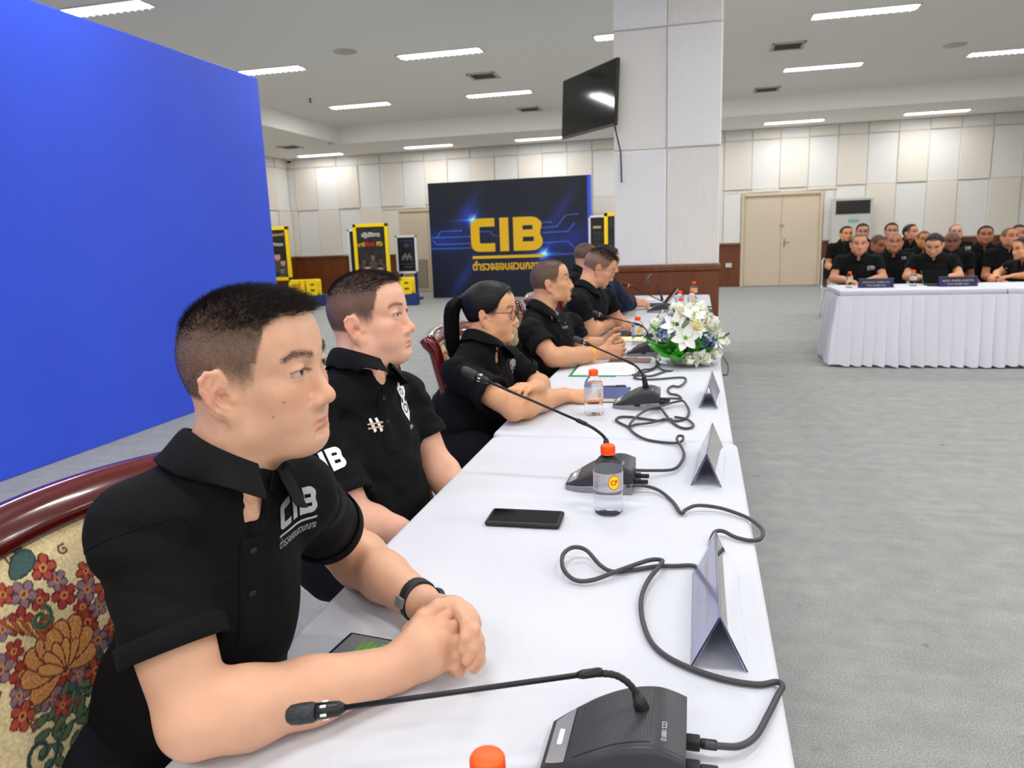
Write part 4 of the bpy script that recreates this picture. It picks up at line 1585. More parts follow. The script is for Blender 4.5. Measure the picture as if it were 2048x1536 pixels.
def folio_tablet(loc, rz, label, w=.25, d=.18):
    r = empty('tablet', (loc[0], loc[1], TZ + .001), rz, label=label, cat='tablet', group='tablets in folding cases')
    box('keyboard_base', (-d / 2 - .08, -w / 2, 0), (d / 2 - .08, w / 2, .010), M['black_rubber'], r, .003)
    KEY = M['black_plastic']
    km = box_mesh('key', (-.006, -.0065, 0), (.006, .0065, .002), .0005)
    km.materials.append(KEY)
    for i in range(5):
        for j in range(14):
            link('key', km, None, r, loc=(-.145 + i * .0155, -.104 + j * .016, .010))
    a = math.radians(38)
    p = np.array([.02, 0, .012])
    q = p + np.array([math.sin(a) * .17, 0, math.cos(a) * .17])
    n = np.array([math.cos(a), 0, -math.sin(a)])
    for nm, mm, o0, o1 in (('tablet_body', M['light_grey_plastic'], 0, .007), ('case_back', M['black_rubber'], .007, .011), ('tablet_screen', M['screen'], -.0008, 0)):
        P = [p + n * o0, q + n * o0, q + n * o1, p + n * o1]
        v = [(s[0], y, s[2]) for y in (-w / 2, w / 2) for s in P]
        link(nm, mesh_np(nm, v, [[0, 1, 2, 3], [7, 6, 5, 4], [0, 4, 5, 1], [1, 5, 6, 2], [2, 6, 7, 3], [3, 7, 4, 0]], False), mm, r)
    m2 = p + (q - p) * .55 + n * .011
    e = np.array([.17, 0, .004])
    P = [m2, e, e + np.array([.006, 0, .002]), m2 + n * .004]
    v = [(s[0], y, s[2]) for y in (-w / 2, w / 2) for s in P]
    link('stand_flap', mesh_np('stand_flap', v, [[0, 1, 2, 3], [7, 6, 5, 4], [0, 4, 5, 1], [1, 5, 6, 2], [2, 6, 7, 3], [3, 7, 4, 0]], False), M['black_rubber'], r)
    return r


folio_tablet((-.335, 4.60), 0.0, 'tablet in a black folding case in front of the man writing')
folio_tablet((-.30, 6.55), .1, 'tablet in a dark folding case before the navy jacket, near the far table end')
folio_tablet((2.34, 8.36), math.pi / 2, 'black tablet in a case standing on the skirted table behind a name plate', w=.24)
hm = empty('computer_mouse', (-.42, 6.95, TZ + .001), .3, label='small white computer mouse at the far end of the table', cat='mouse')
lathe('mouse_shell', [(.03, 0), (.034, .008), (.03, .022), (.015, .032), (.002, .034)], M['white_plastic'], hm, 20).scale = (1.5, 1, 1)
box('mouse_wheel', (.015, -.003, .026), (.032, .003, .033), M['grey_plastic'], hm, .001)
np2 = empty('notepad', (-.43, 4.42, TZ + .001), 0.1, label='cream notepad under the hands of the writing man', cat='notepad')
box('pad_pages', (-.10, -.11, 0), (.10, .11, .010), mat('pad_pages', (240, 230, 190), .8), np2, .001)
box('pad_back', (-.102, -.112, -.0005), (.102, .112, .0), M['black_rubber'], np2)

# ================================================================== cables
def cable(pix, label, rad=.0042, lift=None):
    pts = []
    for i, q in enumerate(pix):
        z = TZ + rad + .0015 + (q[2] if len(q) > 2 else 0.0)
        pts.append(on_z(q[0], q[1], z))
    P = spline(pts, 6)
    o = tube('microphone_cable', P, rad, M['cable'], None, 8)
    return tag(o, label, 'cable', 'microphone cables')


def plug_pt(mx_, my_, k):
    return np.array([mx_ + .113, my_ + (-.02 if k == 0 else .025), TZ + .02])


cable([(1408, 1488, .018), (1440, 1492, .014), (1480, 1492, .008), (1512, 1472, .004), (1536, 1430, .003), (1556, 1390), (1565, 1372, .003), (1553, 1364), (1515, 1369), (1450, 1359), (1385, 1338), (1332, 1312), (1300, 1280), (1284, 1235), (1283, 1195, .004), (1297, 1160, .006), (1322, 1128, .012), (1322, 1120, .012), (1296, 1121, .008), (1235, 1142, .008), (1185, 1160, .004), (1150, 1160, .004), (1127, 1138, .010), (1126, 1110, .016), (1145, 1095, .018), (1172, 1100, .014), (1200, 1130, .008), (1225, 1143), (1260, 1141), (1310, 1133), (1350, 1132), (1392, 1133), (1420, 1160)],
      'grey cable of the nearest microphone looping across the cloth to the name plate')
cable([(1253, 972, .018), (1290, 972, .012), (1320, 982, .004), (1345, 1003), (1362, 1026, .002), (1372, 1019, .006), (1395, 1011, .010), (1440, 1016, .006), (1490, 1033, .002), (1516, 1050), (1526, 1064), (1520, 1078), (1500, 1081), (1470, 1074, .002), (1445, 1062, .006), (1428, 1066, .006), (1420, 1090)],
      'grey cable running over the cloth edge from the second microphone')
cable([(1257, 940, .018), (1300, 941, .012), (1345, 939, .006), (1362, 925, .004), (1368, 908, .004), (1362, 892, .006), (1354, 880, .010), (1357, 872, .014), (1366, 873, .014), (1364, 882, .010), (1350, 886, .004), (1320, 884), (1290, 878), (1268, 866), (1256, 854), (1240, 846), (1232, 840), (1240, 834), (1262, 834), (1290, 838), (1318, 841), (1345, 838, .004)],
      'grey cable from the second microphone to the tangle by the third')
cable([(1328, 797, .015), (1345, 797, .008), (1362, 797), (1355, 790), (1340, 787), (1336, 778), (1345, 772), (1358, 773, .003), (1370, 764), (1370, 756), (1355, 755), (1330, 757), (1300, 759), (1278, 758), (1268, 755), (1275, 751), (1300, 752), (1318, 747), (1335, 741)],
      'grey cable looping from the third microphone towards the flowers')
cable([(1310, 816, .015), (1335, 808, .012), (1355, 803, .012), (1366, 802, .010), (1374, 812, .006), (1378, 824), (1372, 836), (1352, 842), (1330, 838, .004), (1305, 845, .006), (1272, 849), (1260, 852, .006), (1262, 845, .010), (1280, 828, .012), (1300, 818, .010), (1320, 817, .008), (1332, 830, .004), (1345, 845), (1365, 856), (1382, 855), (1386, 848), (1372, 838, .004), (1350, 834)],
      'tangled grey cable bundle beside the third microphone')
cable([(1310, 703, .012), (1316, 720), (1310, 735), (1298, 742), (1280, 746), (1265, 750)], 'thin grey cable between the fourth microphone and the papers', rad=.004)
cable([(1322, 716, .006), (1315, 730), (1302, 738), (1288, 739), (1276, 744)], 'thin grey cable curving behind the flowers\' corner', rad=.004)
cable([(1312, 712, .004), (1314, 728), (1322, 738), (1338, 742), (1345, 741)], 'thin grey cable ducking under the flower basket', rad=.004)
cable([(1420, 640), (1428, 655), (1435, 680), (1446, 712), (1456, 730), (1455, 748), (1446, 750)], 'dark cable hanging over the table edge beside the flowers', rad=.004)
for k, (pix, lb) in enumerate((([(1386, 602), (1400, 606), (1412, 612), (1422, 614)], 'thin cable at the far table end, rear one'), ([(1376, 610), (1392, 612), (1408, 616), (1424, 620)], 'thin cable at the far table end, middle one'), ([(1384, 616), (1400, 620), (1416, 622), (1426, 624)], 'thin cable at the far table end, nearest one'))):
    cable(pix, lb, rad=.006)

# ================================================================== tapestry chairs
def tapestry_art(u, v):
    """Floral tapestry, u across 0..1 (0.62 m), v up 0..1 (0.62 m)."""
    x, y = u * .62, v * .62
    c = np.tile(np.array([236.0, 216, 168]), (len(u), 1))
    c *= (0.94 + .12 * hash_noise(x * 220, y * 220, 1))[:, None]
    rnd = random.Random(11)

    def petal(cx, cy, a, L, W, col, edge, vein=None):
        dx, dy = x - cx, y - cy
        s = dx * math.cos(a) + dy * math.sin(a)
        t = -dx * math.sin(a) + dy * math.cos(a)
        k = s / L
        w = W * np.sqrt(np.clip(4 * k * (1 - k), 0, 1)) * (.75 + .35 * k)
        ins = (k > 0) & (k < 1) & (np.abs(t) < w)
        c[ins] = edge
        ins2 = (k > .06) & (k < .94) & (np.abs(t) < w - min(W * .3, .0032))
        c[ins2] = col
        if vein is not None:
            vv = ins2 & ((np.abs(t) < .0011) | (np.abs(((k * 9 + np.abs(t) / W * 2.2) % 1) - .5) < .14))
            c[vv] = vein

    def curl(cx, cy, r0, turns, a0, col, w, sgn=1):
        dx, dy = x - cx, y - cy
        r = np.hypot(dx, dy)
        a = (sgn * (np.arctan2(dy, dx) - a0)) % (2 * math.pi)
        for k in range(int(turns) + 1):
            th = a + 2 * math.pi * k
            rr = r0 * (1 - th / (turns * 2 * math.pi))
            ins = (th < turns * 2 * math.pi) & (np.abs(r - rr) < w)
            c[ins] = col
            edge = (th < turns * 2 * math.pi) & (np.abs(r - rr) < w * .35)
            c[edge] = np.array(col) * .62

    def frond(cx, cy, a, L, n, col, dark):
        for k in range(n):
            f = k / n
            px_, py_ = cx + math.cos(a + .6 * f) * L * f, cy + math.sin(a + .6 * f) * L * f
            for s in (-1, 1):
                petal(px_, py_, a + .6 * f + s * 1.0, L * .26 * (1.1 - f), L * .045, col, dark)

    def small(cx, cy, r, col, mid, edge, n=5):
        a0 = rnd.random() * 6
        for k in range(n):
            petal(cx, cy, a0 + 2 * math.pi * k / n, r, r * .42, col, edge)
        c[np.hypot(x - cx, y - cy) < r * .3] = mid
        c[np.hypot(x - cx, y - cy) < r * .14] = edge

    RED_, DR = (168, 58, 46), (104, 26, 24)
    ORG, ORD = (214, 140, 76), (122, 52, 30)
    GRN, DGR = (96, 118, 84), (44, 66, 56)
    TEAL = (70, 100, 96)
    PUR, DPU = (150, 118, 128), (88, 62, 78)
    for (bx, by, sc) in ((.21, .44, 1.05), (.0, .72, .7), (.60, .62, .8), (.05, .02, .8), (.58, .04, .8)):
        # leaves and fronds behind
        for a in (-2.5, -2.0, -.9, -.5, -1.5):
            frond(bx, by - .05 * sc, a, .20 * sc, 9, GRN if a < -1.2 else TEAL, DGR)
        for s in (-1, 1):
            curl(bx + s * .085 * sc, by - .14 * sc, .034 * sc, 1.6, 0, TEAL, .0045, s)
            curl(bx + s * .155 * sc, by - .07 * sc, .026 * sc, 1.5, 2, GRN, .004, -s)
        # ring of small flowers
        for k in range(30):
            a = 2 * math.pi * k / 30 * 1.03 + .2
            rr = (.066 + .024 * (k % 3)) * sc
            col = (RED_, PUR, (182, 78, 56))[k % 3]
            small(bx + rr * 1.05 * math.cos(a), by + rr * math.sin(a) + .01, (.019 + .005 * (k % 2)) * sc, col, ORG, DR if col is not PUR else DPU)
        for k in range(10):
            a = 2 * math.pi * (k + .5) / 10
            curl(bx + .135 * sc * math.cos(a), by + .135 * sc * math.sin(a) + .02, .010 * sc, 1.4, a, (150, 92, 70), .0022, 1)
        # the large orange bloom
        for k, a in enumerate((-.2, math.pi + .2, .35, math.pi - .35, .85, math.pi - .85, 1.25, math.pi - 1.25, 1.57)):
            petal(bx, by - .045 * sc, a, (.085 - .004 * abs(k - 4)) * sc, .021 * sc, ORG, ORD, (236, 176, 108))
        for a in (.7, 1.15, 1.57, 2.0, 2.45):
            petal(bx, by - .055 * sc, a, .055 * sc, .012 * sc, (230, 164, 92), ORD)
        small(bx, by + .035 * sc, .016 * sc, RED_, ORG, DR, 6)
    # paisley scrolls along the upper border
    for bx in (.12, .46):
        curl(bx, .545, .032, 1.7, .5, (206, 110, 70), .0055, 1)
        for k in range(7):
            petal(bx + .02 + k * .008, .535 - k * .006, -1.0 - k * .06, .05, .006, (222, 178, 100) if k % 2 else (190, 88, 56), ORD)
        petal(bx - .02, .50, 2.7, .13, .018, GRN, DGR, (150, 166, 120))
        petal(bx + .07, .575, .4, .06, .02, TEAL, DGR)
        curl(bx + .085, .49, .022, 1.5, 1, GRN, .005, -1)
    return c


def back_pt(u, v):
    """chair back surface, u -1..1 across, v 0..1 up; local front is +x."""
    x = -.285 - .10 * v + .055 * u ** 2
    y = u * (.262 + .022 * v)
    z = .525 + v * .445 + (1 - u ** 2) * .012 * v
    return x, y, z


def make_chair():
    r = empty('tapestry_chair')
    # legs
    for sy in (-1, 1):
        P = [(.225, sy * .235, .40), (.25, sy * .25, .33), (.235, sy * .242, .20), (.222, sy * .236, .08), (.24, sy * .245, .0)]
        tube('leg', spline(P, 5), np.interp(np.linspace(0, 1, 21), [0, .25, .6, .85, 1], [.034, .032, .020, .017, .024]), M['redwood'], r, 12)
        P = [(-.23, sy * .235, .42), (-.245, sy * .236, .22), (-.30, sy * .24, .0)]
        tube('leg', spline(P, 6), .021, M['redwood'], r, 10)
    # seat rails with a carved lower edge
    def rail(a, b):
        a, b = np.array(a, float), np.array(b, float)
        n = 17
        v, f = [], []
        d = np.array([-(b - a)[1], (b - a)[0], 0]) / np.linalg.norm(b - a) * .014
        for k in range(n):
            t = k / (n - 1)
            zl = .345 + .025 * math.cos(t * 4 * math.pi) * .5 + .02 * abs(2 * t - 1)
            p = a + (b - a) * t
            for z, s in ((zl, -1), (.425, -1), (.425, 1), (zl, 1)):
                q = p + d * s
                v.append((q[0], q[1], z))
        for k in range(n - 1):
            for j in range(4):
                j2 = (j + 1) % 4
                f.append([k * 4 + j, k * 4 + j2, (k + 1) * 4 + j2, (k + 1) * 4 + j])
        link('seat_rail', mesh_np('seat_rail', v, f, False), M['redwood'], r)
    rail((.24, -.24, 0), (.24, .24, 0))
    rail((-.24, -.235, 0), (.24, -.24, 0))
    rail((.24, .24, 0), (-.24, .235, 0))
    rail((-.24, .235, 0), (-.24, -.235, 0))
    # seat cushion printed with the tapestry
    def seat_pos(u, v):
        a, b = u * 2 - 1, v * 2 - 1
        e = np.maximum(np.abs(a), np.abs(b))
        x = b * .255
        y = a * (.258 - .01 * (b < 0))
        z = .425 + .075 * (1 - e ** 6) * (1 - .25 * (a * a + b * b) * .5)
        return np.stack([x, y, z], -1)
    print_grid('seat_cushion', 150, 150, seat_pos, tapestry_art, M['tapestry'], r)
    # back cushion
    def back_pos(u, v):
        a = u * 2 - 1
        x, y, z = back_pt(a, v)
        puff = .026 * (1 - np.maximum(np.abs(a), np.abs(v * 2 - 1)) ** 5)
        return np.stack([x + puff + .006, y, z], -1)
    print_grid('back_cushion', 300, 300, back_pos, tapestry_art, M['tapestry'], r)
    v, f = [], []
    n = 13
    for i in range(n):
        for j in range(n):
            x, y, z = back_pt(i / (n - 1) * 2 - 1, j / (n - 1))
            v.append((x - .022, y, z))
    for i in range(n - 1):
        for j in range(n - 1):
            f.append([i * n + j, i * n + j + 1, (i + 1) * n + j + 1, (i + 1) * n + j])
    link('back_shell', mesh_np('back_shell', v, f), M['redwood'], r)
    # piping around the back cushion
    loop = [back_pt(t, 1.0) for t in np.linspace(-.98, .98, 21)] + [back_pt(.985, t) for t in np.linspace(.95, .05, 12)] + [back_pt(t, 0.01) for t in np.linspace(.98, -.98, 21)] + [back_pt(-.985, t) for t in np.linspace(.05, .95, 12)]
    loop = np.array(loop)
    loop[:, 0] += .010
    tube('piping', loop, .0058, mat('piping_cloth', (206, 178, 128), .9), r, 8, closed=True)
    # posts
    for s in (-1, 1):
        P = [(-.235, s * .238, .40)] + [tuple(np.array(back_pt(s * 1.05, t)) + [-.004, 0, 0]) for t in (0, .3, .6, .85, 1.02, 1.12)]
        P[-1] = (P[-1][0] - .02, P[-1][1] + s * .014, P[-1][2])
        tube('back_post', spline(P, 5), np.interp(np.linspace(0, 1, 31), [0, .3, .8, .93, 1], [.022, .022, .024, .030, .022]), M['redwood'], r, 12)
    # top rail: tall, scooped section, arched, rolled backwards
    n = 33
    v, f = [], []
    prof = [(.012, -.010), (.017, .002), (.012, .014), (.005, .027), (-.004, .040), (-.017, .048), (-.030, .049), (-.038, .042), (-.036, .029), (-.028, .014), (-.024, -.010)]
    for k in range(n):
        u = -1.07 + 2.14 * k / (n - 1)
        x, y, z = back_pt(u, 1.0)
        z = back_pt(np.clip(u, -1, 1), 1.0)[2] + .0
        e = max(0, (abs(u) - .82) / .25)
        sc = 1.0 - .30 * e ** 2
        for (a, b) in prof:
            v.append((x + a * sc, y, z + b * sc - .01 * e))
    m_ = len(prof)
    for k in range(n - 1):
        for j in range(m_):
            j2 = (j + 1) % m_
            f.append([k * m_ + j, k * m_ + j2, (k + 1) * m_ + j2, (k + 1) * m_ + j])
    f.append(list(range(m_)))
    f.append([(n - 1) * m_ + j for j in range(m_ - 1, -1, -1)])
    me = mesh_np('top_rail', v, f)
    bm = bmesh.new()
    bm.from_mesh(me)
    bmesh.ops.recalc_face_normals(bm, faces=list(bm.faces))
    bm.to_mesh(me)
    bm.free()
    link('top_rail', me, M['redwood'], r)
    x, y, z = back_pt(0, 0)
    P = [tuple(np.array(back_pt(t, 0)) + [-.004, 0, -.02]) for t in np.linspace(-1.05, 1.05, 15)]
    tube('lower_rail', P, .020, M['redwood'], r, 10)
    return r


ch0 = make_chair()
chairs = [((-.53, .84), 'red lacquered chair with floral tapestry back behind the nearest man'),
          ((-.585, 1.82), 'red lacquered tapestry chair under the second man with the shield badge'),
          ((-.60, 2.84), 'red lacquered tapestry chair behind the woman with the ponytail'),
          ((-.60, 3.62), 'red lacquered tapestry chair under the man with the yellow wristband'),
          ((-.60, 4.52), 'red lacquered tapestry chair under the man with the black watch, writing'),
          ((-.62, 5.42), 'red lacquered tapestry chair under the person in the navy jacket'),
          ((-.66, 6.25), 'red lacquered tapestry chair under the farthest man at the speakers table')]
for k, ((x, y), lb) in enumerate(chairs):
    o = ch0 if k == 0 else copy_tree(ch0)
    tag(o, lb, 'chair', 'tapestry chairs of the speakers row')
    o.location = (x, y, 0)

# ================================================================== flower bouquet
FL = {'petal': mat('white_petal', (244, 246, 236), .6, sss=.0), 'cream': mat('cream_petal', (246, 242, 208), .6), 'lime': mat('lime_center', (150, 205, 90), .6),
      'blue': mat('lilac_petal', (140, 150, 214), .6), 'navyf': mat('dark_blue_petal', (60, 78, 128), .6), 'leaf': mat('bright_leaf', (70, 178, 38), .45), 'dleaf': mat('dark_leaf', (40, 98, 48), .5),
      'wrap': M['acrylic'], 'anther': mat('anther', (110, 130, 60), .6)}


def petal_mesh(name, L, W, cup, m, tip=.5, n=7, ruffle=0.0):
    v, f = [], []
    for i in range(n):
        t = i / (n - 1)
        w = W * (math.sin(math.pi * min(1, t ** tip * .97 + .03)) ** .8) * .5
        for j in (-1, -.5, 0, .5, 1):
            v.append((t * L * math.cos(cup * t), j * w, t * L * math.sin(cup * t) + abs(j) ** 2 * W * .18 + ruffle * math.sin(t * 9 + j * 4)))
    for i in range(n - 1):
        for j in range(4):
            f.append([i * 5 + j, i * 5 + j + 1, (i + 1) * 5 + j + 1, (i + 1) * 5 + j])
    me = mesh_np(name, v, f)
    me.materials.append(m)
    return me


lily_p = petal_mesh('petal', .062, .036, .35, FL['petal'], .75)
rose_p = [petal_mesh('petal', .040, .050, 1.2, FL['petal'], .55, ruffle=.0015), petal_mesh('petal', .040, .048, .75, FL['cream'], .55, ruffle=.002), petal_mesh('petal', .045, .05, .4, FL['petal'], .5, ruffle=.002)]
mum_p = petal_mesh('petal', .045, .012, .5, FL['cream'], .7)
hyd_p = petal_mesh('petal', .013, .012, .3, FL['blue'], .6, 4)
hyd_d = petal_mesh('petal', .013, .012, .3, FL['navyf'], .6, 4)
leaf_p = petal_mesh('leaf', .11, .07, .5, FL['leaf'], .8, 9)
leaf_d = petal_mesh('leaf', .08, .035, .4, FL['dleaf'], .8, 7)
fb = empty('flower_bouquet', (-.045, 3.60, TZ + .001), label='round bouquet of white lilies, cream roses and lilac hydrangea in a wrapped basket', cat='bouquet')
lathe('basket', [(.06, 0), (.075, .01), (.085, .05), (.088, .06)], mat('basket_weave', (214, 218, 206), .8, bump=(90, .8, .004)), fb, 28)
FC = np.array([0, 0, .115])


def orient(d, spin=0.0):
    q = Vector(d).normalized().to_track_quat('Z', 'Y')
    return (q.to_matrix() @ Matrix.Rotation(spin, 3, 'Z')).to_euler()


def bloom(kind, az, el, rad=.115, spin=0.0, sc=1.0):
    az, el = math.radians(az), math.radians(el)
    d = np.array([math.cos(el) * math.cos(az), math.cos(el) * math.sin(az), math.sin(el)])
    p = FC + d * np.array([rad * 1.12, rad * 1.12, rad])
    nm = {'lily': 'lily', 'rose': 'rose', 'mum': 'chrysanthemum', 'hyd': 'hydrangea'}[kind]
    e = bpy.data.objects.new(nm, None)
    COL.objects.link(e)
    e.parent = fb
    e.location = p
    e.rotation_euler = orient(d, spin)
    e.scale = (sc, sc, sc)
    if kind == 'lily':
        for k in range(6):
            link('petal', lily_p, None, e, loc=(0, 0, .004 * (k % 2)), rot=(0, 0, k * math.pi / 3))
        lathe('throat', [(.010, 0), (.008, .012), (.002, .016)], FL['lime'], e, 10)
        for k in range(5):
            a = k * 1.257
            tube('stamen', [(0, 0, .01), (.008 * math.cos(a), .008 * math.sin(a), .03)], .0012, FL['anther'], e, 5)
    elif kind == 'rose':
        for ring, (me, n) in enumerate(((rose_p[0], 5), (rose_p[1], 6), (rose_p[2], 7))):
            for k in range(n):
                link('petal', me, None, e, loc=(0, 0, .012 - ring * .006), rot=(0, -.25 + .1 * ring, 2 * math.pi * k / n + ring * .5))
        lathe('bud', [(.012, .0), (.016, .015), (.012, .03), (.004, .036)], FL['cream'], e, 12)
    elif kind == 'mum':
        for ring in range(3):
            for k in range(12):
                link('petal', mum_p, None, e, loc=(0, 0, .004 * ring), rot=(0, -.35 * ring, 2 * math.pi * k / 12 + ring * .26), scale=(1 - .18 * ring,) * 3)
        lathe('heart', [(.010, 0), (.010, .012), (.003, .016)], mat('mum_heart', (238, 220, 110), .7), e, 10)
    else:
        for k in range(14):
            t = math.acos(1 - (k + .5) / 14 * .9)
            a = k * 2.4
            dd = np.array([math.sin(t) * math.cos(a), math.sin(t) * math.sin(a), math.cos(t)])
            for j in range(4):
                o = link('petal', hyd_d if k % 5 == 4 else hyd_p, None, e, loc=dd * .034 - np.array([0, 0, .022]))
                o.rotation_euler = (Vector(dd).to_track_quat('Z', 'Y').to_matrix() @ Matrix.Rotation(j * math.pi / 2, 3, 'Z')).to_euler()
    return e


for args in (('lily', -92, 12, .135, .2, 1.15), ('lily', -118, 38, .130, .5, 1.1), ('lily', -70, 58, .135, .1, 1.1), ('lily', -20, 40, .13, .8, .8), ('rose', -42, 32, .128, 0, 1.4), ('mum', -72, 32, .14, 0, 1.1), ('rose', 10, 70, .125, .4, 1.2), ('rose', 120, 62, .12, .2, 1.2),
             ('hyd', -148, 28, .125, 0, 1.4), ('hyd', -160, 58, .125, 0, 1.2), ('hyd', -46, 2, .135, 0, 1.0), ('lily', -66, -26, .13, .3, .9), ('rose', -84, -30, .12, .1, 1.0), ('rose', -178, 70, .125, .3, 1.1), ('rose', -50, -30, .125, .1, .9),
             ('mum', 60, 55, .125, 0, 1.1), ('lily', 160, 30, .13, 0, 1), ('rose', 90, 25, .13, 0, 1.2), ('rose', -172, 30, .125, .4, 1.1), ('hyd', 30, 35, .13, 0, 1), ('lily', -22, 6, .13, .4, .9), ('mum', -125, 72, .125, 0, .9), ('rose', -60, 85, .12, 0, 1.0),
             ('rose', -20, 66, .125, .2, 1.1), ('lily', -165, 0, .125, .2, .8), ('rose', 170, -10, .12, .2, .9), ('rose', 130, -5, .12, .2, 1.0), ('lily', 90, -5, .12, .2, 1.0), ('rose', 45, -5, .12, .2, 1.0), ('rose', 5, -5, .125, .2, 1.0), ('lily', -8, -28, .12, .2, .9), ('rose', -30, -25, .12, .2, .9),
             ('mum', -100, 62, .128, 0, .8), ('hyd', -98, 76, .122, 0, .8)):
    bloom(*args)
for k, (az, el, me, sc, rad) in enumerate(((-108, -22, leaf_p, 1.15, .10), (-122, -18, leaf_p, 1.2, .10), (-136, -10, leaf_p, 1.2, .10), (-150, 0, leaf_p, 1.1, .10), (-160, 16, leaf_p, .9, .10), (-175, 5, leaf_d, 1.4, .08), (-50, -2, leaf_d, 1.3, .09), (-75, 8, leaf_d, 1.2, .09), (0, 10, leaf_d, 1.5, .08), (-20, 20, leaf_p, .8, .08),
                                           (40, 10, leaf_d, 1.5, .08), (100, 10, leaf_p, 1, .07), (150, 15, leaf_d, 1.5, .08), (-30, 60, leaf_d, .9, .10), (-110, 34, leaf_d, .9, .10), (-150, 68, leaf_d, .9, .1), (70, 70, leaf_d, .9, .1), (-65, 30, leaf_p, .5, .10))):
    a, e_ = math.radians(az), math.radians(el)
    d = np.array([math.cos(e_) * math.cos(a), math.cos(e_) * math.sin(a), math.sin(e_)])
    o = link('leaf', me, None, fb, loc=FC + d * rad - np.array([0, 0, .03 if el < 15 else 0]))
    o.rotation_euler = Matrix(((d[0], -math.sin(a), 0), (d[1], math.cos(a), 0), (0, 0, 1))).transposed().to_3x3().inverted().to_euler()
    o.rotation_euler = (0, -e_ * .6 + .15, a)
    o.scale = (sc, sc, sc)
for k in range(26):
    a = 2 * math.pi * k / 26
    o = link('leaf', leaf_d if k % 3 else leaf_p, None, fb, loc=(.075 * math.cos(a), .075 * math.sin(a), .035 + .02 * (k % 2)))
    o.rotation_euler = (.3 * (k % 3 - 1), -.25 - .25 * (k % 2), a)
    o.scale = (1.0, 1.2, 1.0) if k % 3 else (.7, 1.0, .8)
# clear wrap gathered around the foot
n = 48
v, f = [], []
for i, (rr, z) in enumerate(((.095, .003), (.125, .008), (.150, .030), (.160, .060))):
    for k in range(n):
        a = 2 * math.pi * k / n
        w = rr + .007 * math.sin(a * 9 + i) * (i > 0)
        v.append((w * math.cos(a), w * math.sin(a), z + (.014 * math.sin(a * 7) if i == 3 else 0)))
for i in range(3):
    for k in range(n):
        k2 = (k + 1) % n
        f.append([i * n + k, i * n + k2, (i + 1) * n + k2, (i + 1) * n + k])
WR = mat('clear_wrap', (250, 252, 250), .05, trans=1.0, ior=1.01, spec=.3)
link('clear_wrap', mesh_np('clear_wrap', v, f), WR, fb)

# ================================================================== people: implicit surfaces turned into one mesh
def norm(v):
    v = np.asarray(v, float)
    return v / (np.linalg.norm(v) + 1e-12)


def rot_zyx(yaw, pitch, roll):
    """head axes: columns forward(x), left(y), up(z); pitch>0 looks up."""
    cy, sy, cp, sp, cr_, sr = math.cos(yaw), math.sin(yaw), math.cos(pitch), math.sin(pitch), math.cos(roll), math.sin(roll)
    f = np.array([cy * cp, sy * cp, sp])
    l = np.array([-sy, cy, 0])
    u = np.cross(f, l)
    l2 = l * cr_ + u * sr
    u2 = -l * sr + u * cr_
    return np.stack([f, l2, u2], 1)


